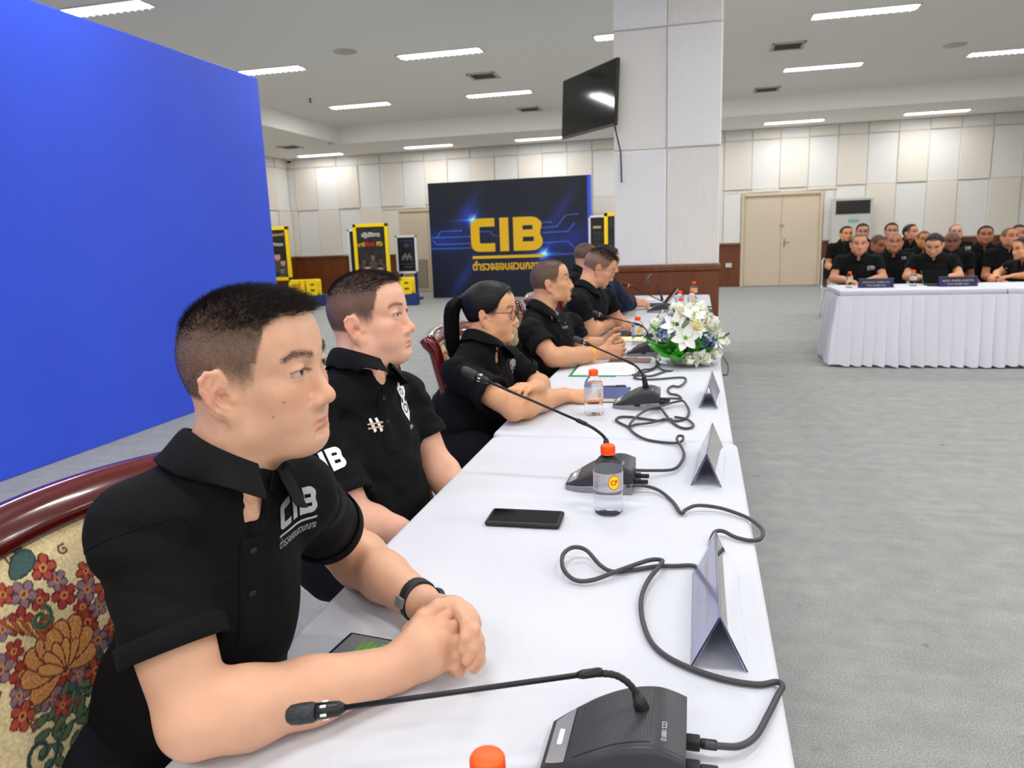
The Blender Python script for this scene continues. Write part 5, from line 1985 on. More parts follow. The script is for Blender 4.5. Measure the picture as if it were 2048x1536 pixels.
class Field:
    def __init__(self):
        self.P = []
        self.disp = None

    def cap(self, a, b, ra, rb, k=.01, op='add'):
        a, b = np.asarray(a, float), np.asarray(b, float)
        self.P.append(('c', op, k, (a.astype(np.float32), b.astype(np.float32), float(ra), float(rb))))

    def chain(self, pts, rad, k=.008, op='add'):
        for i in range(len(pts) - 1):
            self.cap(pts[i], pts[i + 1], rad[i], rad[i + 1], k, op)

    def ell(self, c, r, R=None, k=.01, op='add'):
        R = np.eye(3) if R is None else R
        self.P.append(('e', op, k, (np.asarray(c, np.float32), np.asarray(r, np.float32), np.asarray(R, np.float32))))

    def cut(self, c, n, k=.004):
        self.P.append(('p', 'cut', k, (np.asarray(c, np.float32), norm(n).astype(np.float32))))

    @staticmethod
    def prim(kind, q, X):
        if kind == 'c':
            a, b, ra, rb = q
            ab = b - a
            pa = X - a
            t = pa @ (ab / np.float32(max(float(ab @ ab), 1e-12)))
            np.clip(t, 0, 1, out=t)
            pa -= t[:, None] * ab
            return np.sqrt(np.einsum('ij,ij->i', pa, pa)) - (np.float32(ra) + np.float32(rb - ra) * t)
        if kind == 'e':
            c, r, R = q
            y = (X - c) @ (R / r)
            k0 = np.sqrt(np.einsum('ij,ij->i', y, y))
            y /= r
            k1 = np.sqrt(np.einsum('ij,ij->i', y, y)) + np.float32(1e-9)
            return k0 * (k0 - 1) / k1
        c, n = q
        return (X - c) @ n

    @staticmethod
    def blend(d, di, op, k):
        if op == 'add':
            h = np.clip(.5 + .5 * (di - d) / k, 0, 1)
            return di + (d - di) * h - k * h * (1 - h)
        if op == 'cut':
            di = -di
        h = np.clip(.5 - .5 * (d + di) / k, 0, 1)
        return d + (-di - d) * h + k * h * (1 - h)

    def __call__(self, X, sel=None, disp=True):
        X = np.asarray(X, np.float32)
        prim = Field.prim
        d = np.full(len(X), 1.0, np.float32)
        for i, (kind, op, k, q) in enumerate(self.P):
            if sel is not None and not sel[i]:
                continue
            d = self.blend(d, prim(kind, q, X), op, np.float32(k))
        if disp and self.disp is not None:
            d = d + self.disp(X)
        return d

    def mesh(self, lo, hi, h):
        """Surface nets on a sparse grid."""
        lo, hi = np.asarray(lo, float), np.asarray(hi, float)
        B = 12
        nb = np.ceil((hi - lo) / (h * B)).astype(int)
        N = nb * B
        G = np.empty(N, np.float32)
        bi = np.stack(np.meshgrid(*[np.arange(n) for n in nb], indexing='ij'), -1).reshape(-1, 3)
        cen = lo + (bi * B + (B - 1) / 2) * h
        cx = cen.astype(np.float32)
        prim_d = [Field.prim(kind, q, cx) for (kind, op, k, q) in self.P]
        d = np.full(len(cx), 1.0, np.float32)
        dmin = np.full(len(cx), 1.0, np.float32)
        for (kind, op, k, q), di in zip(self.P, prim_d):
            d = self.blend(d, di, op, k)
            if op == 'add':
                dmin = np.minimum(dmin, di)
        Rb = h * B * .87
        pad = .004 if self.disp is None else .014
        act = np.abs(d) < Rb * 1.2 + pad
        off = np.stack(np.meshgrid(*[np.arange(B)] * 3, indexing='ij'), -1).reshape(-1, 3) * h
        PD = np.stack(prim_d, 1)
        ks = np.array([q[2] for q in self.P])
        ops = np.array([{'add': 0, 'sub': 1, 'cut': 2}[q[1]] for q in self.P])
        SEL = np.where(ops == 0, PD < dmin[:, None] + 2.15 * Rb + ks + .002, np.where(ops == 1, PD < 1.15 * Rb + ks + .003, PD > -(1.15 * Rb + ks + .003)))
        G5 = G.reshape(nb[0], B, nb[1], B, nb[2], B)
        G5[...] = np.where(d > 0, 1.0, -1.0).reshape(nb[0], nb[1], nb[2])[:, None, :, None, :, None]

        def work(j):
            a, b, c = bi[j]
            X = (lo + bi[j] * B * h + off).astype(np.float32)
            G5[a, :, b, :, c, :] = self(X, SEL[j]).reshape(B, B, B)
        for j in np.where(act)[0]:
            work(j)
        return nets(G, lo, h)


def nets(G, lo, h):
    S = G < 0
    m = [n - 1 for n in G.shape]

    def sl(A, o):
        return A[o[0]:o[0] + m[0], o[1]:o[1] + m[1], o[2]:o[2] + m[2]]
    offs = [(i, j, k) for i in (0, 1) for j in (0, 1) for k in (0, 1)]
    cnt = np.zeros(m, np.int8)
    for o in offs:
        cnt += sl(S, o)
    act = (cnt > 0) & (cnt < 8)
    idx = np.argwhere(act)
    vid = np.full(m, -1, np.int32)
    vid[act] = np.arange(len(idx))
    val = {o: G[idx[:, 0] + o[0], idx[:, 1] + o[1], idx[:, 2] + o[2]] for o in offs}
    acc = np.zeros((len(idx), 3))
    num = np.zeros(len(idx))
    for o in offs:
        for ax in range(3):
            if o[ax]:
                continue
            o2 = tuple(o[i] + (1 if i == ax else 0) for i in range(3))
            a, b = val[o], val[o2]
            cr_ = (a < 0) != (b < 0)
            t = np.where(cr_, a / np.where(cr_, a - b, 1), 0)
            p = np.array(o, float)[None, :].repeat(len(idx), 0)
            p[:, ax] += t
            acc += p * cr_[:, None]
            num += cr_
    V = lo + (idx + acc / num[:, None]) * h
    F = []
    for ax in range(3):
        e = [0, 0, 0]
        e[ax] = 1
        b, c = [(1, 2), (2, 0), (0, 1)][ax]
        A = S[:-1, :-1, :-1]
        Bv = S[e[0]:e[0] + m[0], e[1]:e[1] + m[1], e[2]:e[2] + m[2]]
        cr_ = A != Bv
        q = np.argwhere(cr_)
        q = q[(q[:, b] > 0) & (q[:, c] > 0)]
        db = np.zeros(3, int)
        dc = np.zeros(3, int)
        db[b] = 1
        dc[c] = 1

        def g(o):
            w = q - o
            return vid[w[:, 0], w[:, 1], w[:, 2]]
        quad = np.stack([g(0), g(db), g(db + dc), g(dc)], 1)
        flip = ~S[q[:, 0], q[:, 1], q[:, 2]]
        quad[flip] = quad[flip][:, ::-1]
        F.append(quad)
    F = np.concatenate(F)
    F = F[(F >= 0).all(1)]
    return V, F


def join_geo(parts):
    vs, fs, n = [], [], 0
    for v, f in parts:
        vs.append(v)
        fs.append(f + n)
        n += len(v)
    return np.concatenate(vs), np.concatenate(fs)


# ------------------------------------------------------------------ head
EYE_Y, EYE_X, EYE_Z, EYE_R = .0325, .0690, .000, .0136


class Head:
    """Head space: x forward, y left, z up, origin at eye level between the ears; s scales it, w widens it."""

    def __init__(self, pos, yaw, pitch=0, roll=0, s=1.0, w=1.0, jaw=1.0, nose=1.0, open_=1.0, fem=False, fat=0.0):
        self.pos, self.R, self.s, self.w = np.asarray(pos, float), rot_zyx(yaw, pitch, roll), s, w
        self.jaw, self.nose, self.open, self.fem, self.fat = jaw, nose, open_, fem, fat

    def T(self, p):
        p = np.asarray(p, float) * self.s * np.array([1, self.w, 1])
        return self.pos + self.R @ p

    def inv(self, X):
        return ((np.asarray(X, float) - self.pos) @ self.R) / self.s / np.array([1, self.w, 1])

    def add(self, F, ears=True, detail=True):
        T, s, R = self.T, self.s, self.R
        wv = np.array([1, self.w, 1])

        def E(c, r, k, op='add', tilt=0.0, yawl=0.0, rollx=0.0):
            q = R
            if tilt:
                ct, st = math.cos(tilt), math.sin(tilt)
                q = q @ np.array([[ct, 0, st], [0, 1, 0], [-st, 0, ct]])
            if yawl:
                ct, st = math.cos(yawl), math.sin(yawl)
                q = q @ np.array([[ct, -st, 0], [st, ct, 0], [0, 0, 1]])
            if rollx:
                ct, st = math.cos(rollx), math.sin(rollx)
                q = q @ np.array([[1, 0, 0], [0, ct, -st], [0, st, ct]])
            F.ell(T(c), np.array(r) * s * (wv if not yawl else 1), q, k * s, op)

        def Cp(a, b, ra, rb, k, op='add'):
            F.cap(T(a), T(b), ra * s, rb * s, k * s, op)
        j = self.jaw
        ft = self.fat
        # skull
        E((-.010, 0, .033), (.091, .074, .076), .02)
        E((-.040, 0, .008), (.056, .066, .066), .03)
        E((.038, 0, .036), (.045, .060, .052), .03)
        E((.0, 0, -.020), (.060, .064, .055), .03)
        # face block
        E((.044, 0, -.036), (.036, .052, .058), .03)
        for sg in (1, -1):
            Cp((-.004, sg * .056, -.026), (.006, sg * .050 * j, -.074), .013, .0140 * j, .03)
            Cp((.006, sg * .050 * j, -.074), (.060, sg * .016, -.0960), .0140 * j, .0125, .03)
            E((.050, sg * .043, -.027), (.025, .021, .019), .02)                       # cheekbone
            E((.042, sg * .036, -.060), (.028 + ft, .020 + ft, .026), .025)            # cheek
            Cp((.0785, sg * .012, .0165), (.061, sg * .048, .014), .0075, .0070, .018)  # brow
        E((.0590, 0, -.070), (.0245, .031, .028), .02)                                   # muzzle
        E((.0670, 0, -.0955), (.0145, .022, .0130), .018)                                # chin
        if ft:
            E((.026, 0, -.106), (.045, .045, .020), .03)                                # under the chin
        # eye sockets
        for sg in (1, -1):
            E((.0840, sg * .0325, .0010), (.0105, .0165, .0100), .012, 'sub')
        if detail:
            for sg in (1, -1):
                c = np.array([EYE_X, sg * EYE_Y, EYE_Z])
                E(c, (EYE_R + .0022,) * 3, .006)                                         # lids
                E(c + [.012, 0, -.0016], (.0130, .0178, .0050 * self.open), .0016, 'sub', rollx=-sg * .12)
        # nose
        n_ = self.nose
        Cp((.0745, 0, .008), (.0945, 0, -.036), .0066, .0090 * n_, .012)
        E((.0960, 0, -.0420), (.0112, .0122 * n_, .0100), .008)
        for sg in (1, -1):
            E((.0835, sg * .0142 * n_, -.0460), (.0125, .0084, .0088), .009)
            if detail:
                E((.0918, sg * .0084 * n_, -.0536), (.0064, .0042, .0038), .002, 'sub')
                Cp((.0915, sg * .0195 * n_, -.0375), (.0815, sg * .0240 * n_, -.0430), .0003, .0003, .007, 'sub')
        # lips
        zl = -.0765
        for sg in (1, -1):
            Cp((.0650, sg * .0250, zl), (.0835, sg * .0060, zl + .0042), .0024, .0044, .006)
            Cp((.0835, sg * .0060, zl + .0042), (.0843, 0, zl + .0036), .0044, .0043, .004)
            Cp((.0650, sg * .0245, zl - .001), (.0818, sg * .0090, zl - .0056), .0026, .0047, .006)
            Cp((.0818, sg * .0090, zl - .0056), (.0826, 0, zl - .0058), .0047, .0050, .004)
            if detail:
                Cp((.0902, 0, zl - .0006), (.0850, sg * .0120, zl - .0004), .0016, .0016, .0025, 'sub')
                Cp((.0850, sg * .0120, zl - .0004), (.0772, sg * .0245, zl - .0022), .0016, .0008, .0030, 'sub')
        E((.0830, 0, -.0900), (.0050, .0140, .0034), .012, 'sub')                         # under the lower lip
        if ears:
            for sg in (1, -1):
                self.ear(F, sg, detail)

    def ear(self, F, sg, detail):
        s = self.s * 1.16
        # ear frame: a = backwards-outwards, b = up (tilted back)
        base = np.array([.004, sg * .0675, -.020])
        aw = norm([-.80, sg * .60, 0])
        bu = norm([-.20, sg * .10, 1.0])
        nn = norm(np.cross(aw, bu)) * -sg
        R2 = np.stack([aw, bu, np.cross(aw, bu)], 1)

        def Pt(a, b, c=0):
            return self.T(base + (aw * a + bu * b + np.array([0, sg, 0]) * c) * 1.16)
        F.ell(Pt(.0135, .003), np.array([.0195, .0275, .0042]) * s, self.R @ R2, .005 * s)
        F.ell(Pt(.0165, .0130), np.array([.0140, .0155, .0032]) * s, self.R @ R2, .004 * s)
        rim = [(.001, .006), (.003, .018), (.010, .0275), (.0195, .0290), (.0275, .0225), (.0305, .010), (.0285, -.004), (.0220, -.016), (.0140, -.0230)]
        F.chain([Pt(a, b, .0015) for a, b in rim], [.0028 * s] * len(rim), .0030 * s)
        F.ell(Pt(.0085, -.0235, .001), np.array([.0085, .0100, .0048]) * s, self.R @ R2, .006 * s)
        if detail:
            F.ell(Pt(.0125, -.002, .0066), np.array([.0085, .0110, .0065]) * s, self.R @ R2, .003 * s, 'sub')
            F.ell(Pt(.0170, .0165, .0066), np.array([.0070, .0065, .0040]) * s, self.R @ R2, .003 * s, 'sub')
            anti = [(.0150, .0225), (.0215, .014), (.0225, .002), (.0175, -.011), (.0105, -.0155)]
            F.chain([Pt(a, b, .0022) for a, b in anti], [.0021 * s] * len(anti), .0030 * s)
            F.ell(Pt(.0010, -.004, .0035), np.array([.0040, .0055, .0045]) * s, self.R @ R2, .004 * s)
            F.chain([Pt(.004, .004, .0030), Pt(.013, .006, .0010)], [.0018 * s, .0016 * s], .003 * s)


def smooth_step(a, b, x):
    t = np.clip((x - a) / (b - a), 0, 1)
    return t * t * (3 - 2 * t)


def gauss(L, c, r):
    return np.exp(-(((L - np.array(c)) / np.array(r)) ** 2).sum(1))


def hair_density(L, front=.094, fade=1.0, ear=None):
    """0..1 where scalp hair grows, in head space (x forward, y left, z up)."""
    x, y, z = L[:, 0], np.abs(L[:, 1]), L[:, 2]
    # hairline height as a function of x: forehead high, temple drops, in front of the ear short sideburn, behind ear low to nape
    line = np.interp(x, [-.12, -.06, -.035, -.012, .002, .018, .030, .040, .050, .062, .075, .09, .12],
                     [-.104, -.100, -.084, -.030, -.016, -.024, -.014, .016, .046, .064, front - .026, front - .020, front - .015])
    line = line + .012 * np.clip((y - .02) / .03, 0, 1) * (x > .05)
    line = line + .006 * (hash_noise(L[:, 0] * 260 + 3, L[:, 1] * 260 + 50, 4) - .5)
    d = smooth_step(-.004, .016 * fade + .022 * (z < .02), z - line)
    if ear is not None:
        d = d * (1 - smooth_step(.0015, .0035, ear))
    return d


def skin_colour(L, base, hair=None, hair_rgb=(28, 24, 23), stubble=.25, hair_strength=.9, lip=(186, 104, 96), ruddy=.25, brow=True, side_rgb=None, far=False):
    """Vertex colours (linear) in head space."""
    b = np.array(lin(base))
    C = np.tile(b, (len(L), 1))
    x, y, z = L[:, 0], np.abs(L[:, 1]), L[:, 2]
    Ls = np.stack([x, y, z], 1)
    red = np.array(lin((214, 120, 100)))
    r_ = np.clip(ruddy * (gauss(Ls, (.070, .045, -.030), (.03, .022, .022)) + 1.1 * gauss(Ls, (.100, 0, -.043), (.02, .016, .014)) + 1.2 * gauss(Ls, (-.02, .088, -.015), (.03, .02, .035))), 0, .6)
    C = C * (1 - r_[:, None]) + red * r_[:, None]
    # mottling
    n = hash_noise(L[:, 0] * 90 + L[:, 1] * 40, L[:, 2] * 90 + 7, 2) - .5
    n2 = hash_noise(L[:, 0] * 330 + L[:, 1] * 170, L[:, 2] * 330 + 3, 8) - .5
    C *= (1 + .05 * n + .05 * n2)[:, None]
    # lips
    zl = -.0765
    up = gauss(Ls, (.088, 0, zl + .0035), (.016, .018, .0042))
    lo = gauss(Ls, (.086, 0, zl - .0065), (.016, .0175, .0052))
    m = np.clip(1.25 * np.maximum(up, lo), 0, 1) * (x > .066)
    C = C * (1 - m[:, None] * .75) + np.array(lin(lip)) * m[:, None] * .75
    # mouth line and nostril depth tone is left to real shade; stubble around the mouth
    st = stubble * np.clip(gauss(Ls, (.086, 0, -.063), (.02, .022, .0070)) + .7 * gauss(Ls, (.072, 0, -.108), (.02, .026, .014)), 0, 1) * (1 - m)
    C = C * (1 - st[:, None] * .55) + np.array(lin((92, 78, 72))) * st[:, None] * .55
    if brow:
        zc = .0200 + .0050 * smooth_step(.010, .038, y) - .006 * smooth_step(.040, .056, y)
        bm_ = np.exp(-((z - zc) / .0046) ** 2) * smooth_step(.009, .015, y) * (1 - smooth_step(.050, .060, y)) * (x > .040)
        C = C * (1 - bm_[:, None] * .55) + np.array(lin((58, 44, 40))) * bm_[:, None] * .55
    # lash line
    for sg in (1, -1):
        q = L - np.array([EYE_X, sg * EYE_Y, EYE_Z - .0016])
        e = np.sqrt((q[:, 1] / .0178) ** 2 + (q[:, 2] / .0050) ** 2)
        mk = np.exp(-((e - 1.05) / .16) ** 2) * (q[:, 0] > .004) * np.where(q[:, 2] > -.0008, 1.0, .35)
        mk = np.clip(mk, 0, 1)
        C = C * (1 - mk[:, None] * .8) + np.array(lin((40, 28, 26))) * mk[:, None] * .8
    if far:
        for sg in (1, -1):
            q = L - np.array([EYE_X + .012, sg * EYE_Y, EYE_Z])
            mk = np.exp(-((q[:, 1] / .016) ** 2 + (q[:, 2] / .0072) ** 2) ** 2) * (x > .05)
            C = C * (1 - mk[:, None] * .92) + np.array(lin((34, 24, 22))) * mk[:, None] * .92
            mk = np.exp(-((y - .034) / .017) ** 4 - ((z - .0215) / .0045) ** 2) * (x > .04)
            C = C * (1 - mk[:, None] * .6) + np.array(lin((40, 30, 27))) * mk[:, None] * .6
    if hair is not None:
        topw = smooth_step(.035, .085, z)[:, None]
        hcol = np.array(lin(side_rgb if side_rgb is not None else hair_rgb)) * (1 - topw) + np.array(lin(hair_rgb)) * topw
        hh = np.clip(hair * hair_strength, 0, 1)[:, None]
        C = C * (1 - hh) + hcol * hh
    return C


def eyeballs(H, parent, gaze=(0, 0), iris=(46, 30, 24), prefix=''):
    n, m_ = 26, 20
    for sg in (1, -1):
        th = np.linspace(0, math.pi, n)
        ph_ = np.linspace(0, 2 * math.pi, m_, endpoint=False)
        v = [(math.cos(t), math.sin(t) * math.cos(p), math.sin(t) * math.sin(p)) for t in th for p in ph_]
        v = np.array(v)
        ang = np.repeat(th, m_)
        g0, g1 = gaze
        Rg = rot_zyx(g0, g1, 0)
        bulge = 1 + .05 * np.clip(1 - ang / .42, 0, 1)
        w = (v * bulge[:, None] * EYE_R) @ Rg.T
        col = np.tile(np.array(lin((196, 184, 177))), (len(v), 1))
        col[ang > .9] = lin((206, 180, 170))
        col[ang < .50] = lin(iris)
        col[ang < .22] = lin((6, 5, 5))
        W = np.array([H.pos + H.R @ ((np.array([EYE_X, sg * EYE_Y * H.w, EYE_Z]) + p) * H.s) for p in w])
        f = []
        for i in range(n - 1):
            for k in range(m_):
                k2 = (k + 1) % m_
                f.append([i * m_ + k, (i + 1) * m_ + k, (i + 1) * m_ + k2, i * m_ + k2])
        link('eyeball', mesh_np('eyeball', W, np.array(f), True, col), M['eye'], parent)


M['skin'] = mat('skin', (255, 255, 255), .48, spec=.4, vcol=True, bump=(380, .10, .0010), sss=.10)
M['skin_far'] = mat('skin_far', (255, 255, 255), .55, spec=.35, vcol=True)
M['eye'] = mat('eye', (255, 255, 255), .06, spec=.5, vcol=True, coat=.5)
M['hair'] = mat('black_hair', (34, 28, 26), .55, spec=.3)
M['hair_soft'] = mat('short_hair', (66, 53, 47), .6, spec=.25)
M['hair_woman'] = mat('woman_hair', (14, 12, 13), .5, spec=.3)
M['hair_grey'] = mat('greying_hair', (70, 64, 60), .6, spec=.25)


def strands(name, roots, dirs, length, comb, rad, m, parent, seg=3, droop=0.0, seed=0, clump=0.0):
    """Tapered three-sided hair strands joined in one mesh. comb (n,3) is the direction the strand bends to."""
    n = len(roots)
    rg = np.random.default_rng(seed)
    L = length if not np.isscalar(length) else np.full(n, length)
    L = L * rg.uniform(.75, 1.15, n)
    a = dirs + rg.normal(0, .16, (n, 3))
    a /= np.linalg.norm(a, axis=1)[:, None]
    ring = []
    p = roots - dirs * .0015
    cur = a
    u = np.cross(a, rg.normal(size=(n, 3)))
    u /= np.linalg.norm(u, axis=1)[:, None] + 1e-9
    for k in range(seg + 1):
        t = k / seg
        w = np.cross(cur, u)
        r = rad * (1 - .85 * t)
        for j in range(3):
            an = 2 * math.pi * j / 3
            ring.append(p + r * (math.cos(an) * u + math.sin(an) * w))
        cur = cur + comb * (1.0 / seg) + np.array([0, 0, -droop / seg])
        cur = cur / (np.linalg.norm(cur, axis=1)[:, None] + 1e-9)
        p = p + cur * (L / seg)[:, None]
    V = np.stack(ring, 1).reshape(-1, 3)
    per = (seg + 1) * 3
    f0 = []
    for k in range(seg):
        for j in range(3):
            j2 = (j + 1) % 3
            f0.append([k * 3 + j, k * 3 + j2, (k + 1) * 3 + j2, (k + 1) * 3 + j])
    f0 = np.array(f0)
    Fc = (f0[None] + (np.arange(n) * per)[:, None, None]).reshape(-1, 4)
    return link(name, mesh_np(name, V, Fc, True), m, parent)


def vert_normals(V, F):
    a, b, c, d = (V[F[:, i]] for i in range(4))
    fn = np.cross(c - a, d - b)
    N = np.zeros_like(V)
    for i in range(4):
        np.add.at(N, F[:, i], fn)
    return N / (np.linalg.norm(N, axis=1)[:, None] + 1e-12)


def sample_on(V, F, N, weight, n, seed=0):
    """n random points on the quads, chosen by vertex weight."""
    rg = np.random.default_rng(seed)
    a, b, c, d = (V[F[:, i]] for i in range(4))
    area = .5 * np.linalg.norm(np.cross(c - a, d - b), axis=1)
    w = area * weight[F].mean(1)
    fi = rg.choice(len(F), n, p=w / w.sum())
    s, t = rg.random(n)[:, None], rg.random(n)[:, None]
    P = (a[fi] * (1 - s) + b[fi] * s) * (1 - t) + (d[fi] * (1 - s) + c[fi] * s) * t
    Q = N[F[fi, 0]]
    return P, Q


# ------------------------------------------------------------------ clothing and bodies
M['polo'] = mat('black_polo', (11, 11, 13), .85, spec=.22, bump=(1400, .25, .0006))
M['polo_collar'] = mat('polo_collar', (15, 15, 17), .88, spec=.2, bump=(1800, .35, .0005))
M['trousers'] = mat('dark_trousers', (16, 18, 24), .9, spec=.2, bump=(900, .2, .0006))
M['navy_jacket'] = mat('navy_jacket', (26, 32, 58), .8, spec=.25)


def grad(F, X, e=.0015):
    g = np.stack([F(X + np.array(o) * e) - F(X - np.array(o) * e) for o in ((1, 0, 0), (0, 1, 0), (0, 0, 1))], 1)
    return g / (np.linalg.norm(g, axis=1)[:, None] + 1e-9)


def snap(F, X, off, it=6, only_inside=False):
    X = np.array(X, float)
    for _ in range(it):
        d = F(X).astype(float)
        g = grad(F, X)
        st = (off - d)
        if only_inside:
            st = np.maximum(st, 0)
        X = X + g * np.clip(st, -.03, .03)[:, None]
    return X


def ray_surface(F, o, d, far=.6):
    """first hit of rays on the field; o is one point or (n,3)."""
    o = np.asarray(o, float)
    one = o.ndim == 1
    O = o[None] if one else o
    t = np.zeros(len(O))
    live = np.ones(len(O), bool)
    for _ in range(70):
        v = F(O[live] + d * t[live][:, None]).astype(float)
        t[live] += np.where(v < .0008, 0, np.maximum(v * .8, .0008))
        idx = np.where(live)[0]
        live[idx[(v < .0008) | (t[idx] > far)]] = False
        if not live.any():
            break
    R = O + d * t[:, None]
    return R[0] if one else R


class Wrinkle:
    """Cloth creases as a displacement of the surface; sleeves get slanting folds of their own."""

    def __init__(self, seed, amp=.0028, wl=.075, sleeves=(), torso=None):
        rg = np.random.default_rng(seed)
        self.k = []
        for i in range(5):
            d = rg.normal(size=3)
            d /= np.linalg.norm(d)
            self.k.append((d * 2 * math.pi / (wl * rg.uniform(.7, 1.6)), rg.uniform(0, 6), amp * rg.uniform(.4, 1)))
        self.w = rg.normal(size=(3, 3)) * 14
        self.sl = []
        for (S, E, amp_s, ph_, fr_) in sleeves:
            S, E = np.asarray(S, float), np.asarray(E, float)
            L = np.linalg.norm(E - S)
            n = (E - S) / L
            u = norm(np.cross(n, [.2, .9, .4]))
            self.sl.append((S, n, L, u, np.cross(n, u), amp_s, ph_, fr_))
        self.torso = torso

    def __call__(self, X):
        q = X + .02 * np.sin(X @ self.w.astype(np.float32))
        d = 0
        for k, p, a in self.k:
            s = np.sin(q @ k.astype(np.float32) + p)
            d = d + a * (np.abs(s) ** 1.6 - .5)
        d = d * .55
        for (S, n, L, u, w, A, ph_, fr_) in self.sl:
            r = X - S
            t = r @ n / L
            x, y = r @ u, r @ w
            rad = np.sqrt(x * x + y * y)
            an = np.arctan2(y, x)
            win = np.clip((t + .12) / .2, 0, 1) * np.clip((fr_ * .84 - t) / .14, 0, 1) * np.clip((.10 - rad) / .02, 0, 1)
            k1 = np.abs(np.sin(math.pi * (t * 3.1 + .55 * np.cos(an - ph_) + .12 * np.sin(3 * an)))) ** .7
            k2 = np.abs(np.sin(math.pi * (t * 5.3 - .45 * np.cos(an - ph_ - 1.9) + .3))) ** .8
            d = d + win * A * ((.65 - k1) + .5 * (.6 - k2))
        if self.torso is not None:
            mid, up, lat, front, A = self.torso
            r = X - mid
            h, l, f = r @ up, r @ lat, r @ front
            # drag lines running from the armpits down to the middle, and rolls at the waist
            v = np.abs(l) * 5.2 - h * 3.6 + .35 * np.sin(h * 17 + l * 9)
            win = np.clip((-.06 - h) / .08, 0, 1) * np.clip((h + .42) / .1, 0, 1) * np.clip((.24 - np.abs(l)) / .05, 0, 1)
            d = d + win * A * (.62 - np.abs(np.sin(math.pi * v)) ** .8)
            v2 = h * 11 + .5 * np.sin(l * 13) + .3 * l * 10
            win2 = np.clip((-.24 - h) / .08, 0, 1)
            d = d + win2 * A * .9 * (.6 - np.abs(np.sin(math.pi * v2)) ** .8)
        return np.asarray(d, np.float32)


def sleeve_prim(F, a, b, ra, rb, k):
    F.P.append(('s', 'add', k, (np.asarray(a, np.float32), np.asarray(b, np.float32), float(ra), float(rb))))


_old_prim = Field.prim


def _prim(kind, q, X):
    if kind == 's':
        a, b, ra, rb = q
        ab = b - a
        L = float(np.sqrt(ab @ ab))
        n = ab / L
        pa = X - a
        t = np.clip(pa @ n / L, 0, 1)
        d = pa - t[:, None] * ab
        c = np.sqrt((d * d).sum(1)) - (ra + (rb - ra) * t)
        e = (X - b) @ n
        m_ = np.maximum(c, e)
        return np.where(e > 0, np.sqrt(np.maximum(c, 0) ** 2 + e ** 2) * (c > 0) + e * (c <= 0), m_).astype(np.float32)
    return _old_prim(kind, q, X)


Field.prim = staticmethod(_prim)


def finger(F, pts, r0=.0095, r1=.0072, k=.004):
    n = len(pts)
    rr = np.linspace(r0, r1, n)
    for i in range(n - 1):
        F.cap(pts[i], pts[i + 1], rr[i], rr[i + 1], .0025 if i else k)
    for i in range(1, n - 1):                      # slight knuckle
        F.ell(pts[i], (rr[i] * 1.06,) * 3, None, .003)


def hand_pose(wrist, dirv, back, side, curl, spread=.10, thumb=None, s=1.0):
    """Finger chains for a hand. dirv: wrist to knuckles, back: out of the back of the hand, side: +1 left hand, -1 right hand."""
    d = norm(dirv)
    b = norm(np.asarray(back) - d * np.dot(back, d))
    t = np.cross(b, d) * -side           # towards the thumb
    t = norm(t)
    W = np.asarray(wrist, float)
    out = {'d': d, 'b': b, 't': t, 'fingers': [], 'nails': []}
    spec = [(.026, .088, (.042, .025, .021)), (.008, .092, (.046, .029, .022)), (-.011, .088, (.042, .027, .022)), (-.029, .080, (.033, .020, .019))]
    for i, (lat, ln, seg) in enumerate(spec):
        K = W + (d * ln + t * lat - b * (.002 + .004 * abs(i - 1.2))) * s
        c = curl[i]
        pts = [K]
        ang = 0
        dd = norm(d + t * (spread * (1.2 - i) * .5))
        for q, L in enumerate(seg):
            ang += c[q]
            v = dd * math.cos(ang) - b * math.sin(ang)
            pts.append(pts[-1] + v * L * s)
        out['fingers'].append(pts)
        nb = dd * math.sin(ang) + b * math.cos(ang)
        out['nails'].append((pts[-1] + nb * .004, nb))
    if thumb is None:
        thumb = ((.6, .75, -.25), (.75, .45, -.45), (.9, .15, -.35))
    P = W + (d * .020 + t * .022 - b * .006) * s
    pts = [P]
    for (a, c, e), L in zip(thumb, (.042, .034, .028)):
        v = norm(d * a + t * c + b * e)
        pts.append(pts[-1] + v * L * s)
    out['thumb'] = pts
    return out


def add_hand(F, W, hp, s=1.0):
    d, b, t = hp['d'], hp['b'], hp['t']
    for i, pts in enumerate(hp['fingers']):
        base = W + (t * (.015 - .010 * i)) * s
        F.cap(base, pts[0], .0150 * s, .0118 * s, .012)
        finger(F, pts, .0098 * s * (1 if i < 3 else .88), .0074 * s * (1 if i < 3 else .88))
    F.cap(W + t * .012 * s, hp['thumb'][1], .017 * s, .0135 * s, .012)
    finger(F, hp['thumb'][0:1] + hp['thumb'][1:], .0150 * s, .0085 * s, .008)


def add_arm(F, S, E, W, r=1.0, hand_t=None):
    """Upper arm and forearm with taper; hand_t: lateral direction of the wrist."""
    S, E, W = (np.asarray(q, float) for q in (S, E, W))
    m1 = S + (E - S) * .45
    F.chain([m1, E], [.049 * r, .0395 * r], .02)
    a = norm(W - E)
    q1 = E + (W - E) * .22
    F.chain([E, q1, E + (W - E) * .55, W], [.0395 * r, .0455 * r, .0385 * r, .0255 * r], .02)
    if hand_t is not None:
        for sg in (1, -1):
            F.cap(E + (W - E) * .6, W + hand_t * sg * .009, .030 * r, .0215 * r, .015)


def colour_body(V, H, skin, hair, **kw):
    L = H.inv(V)
    return skin_colour(L, skin, hair, **kw)


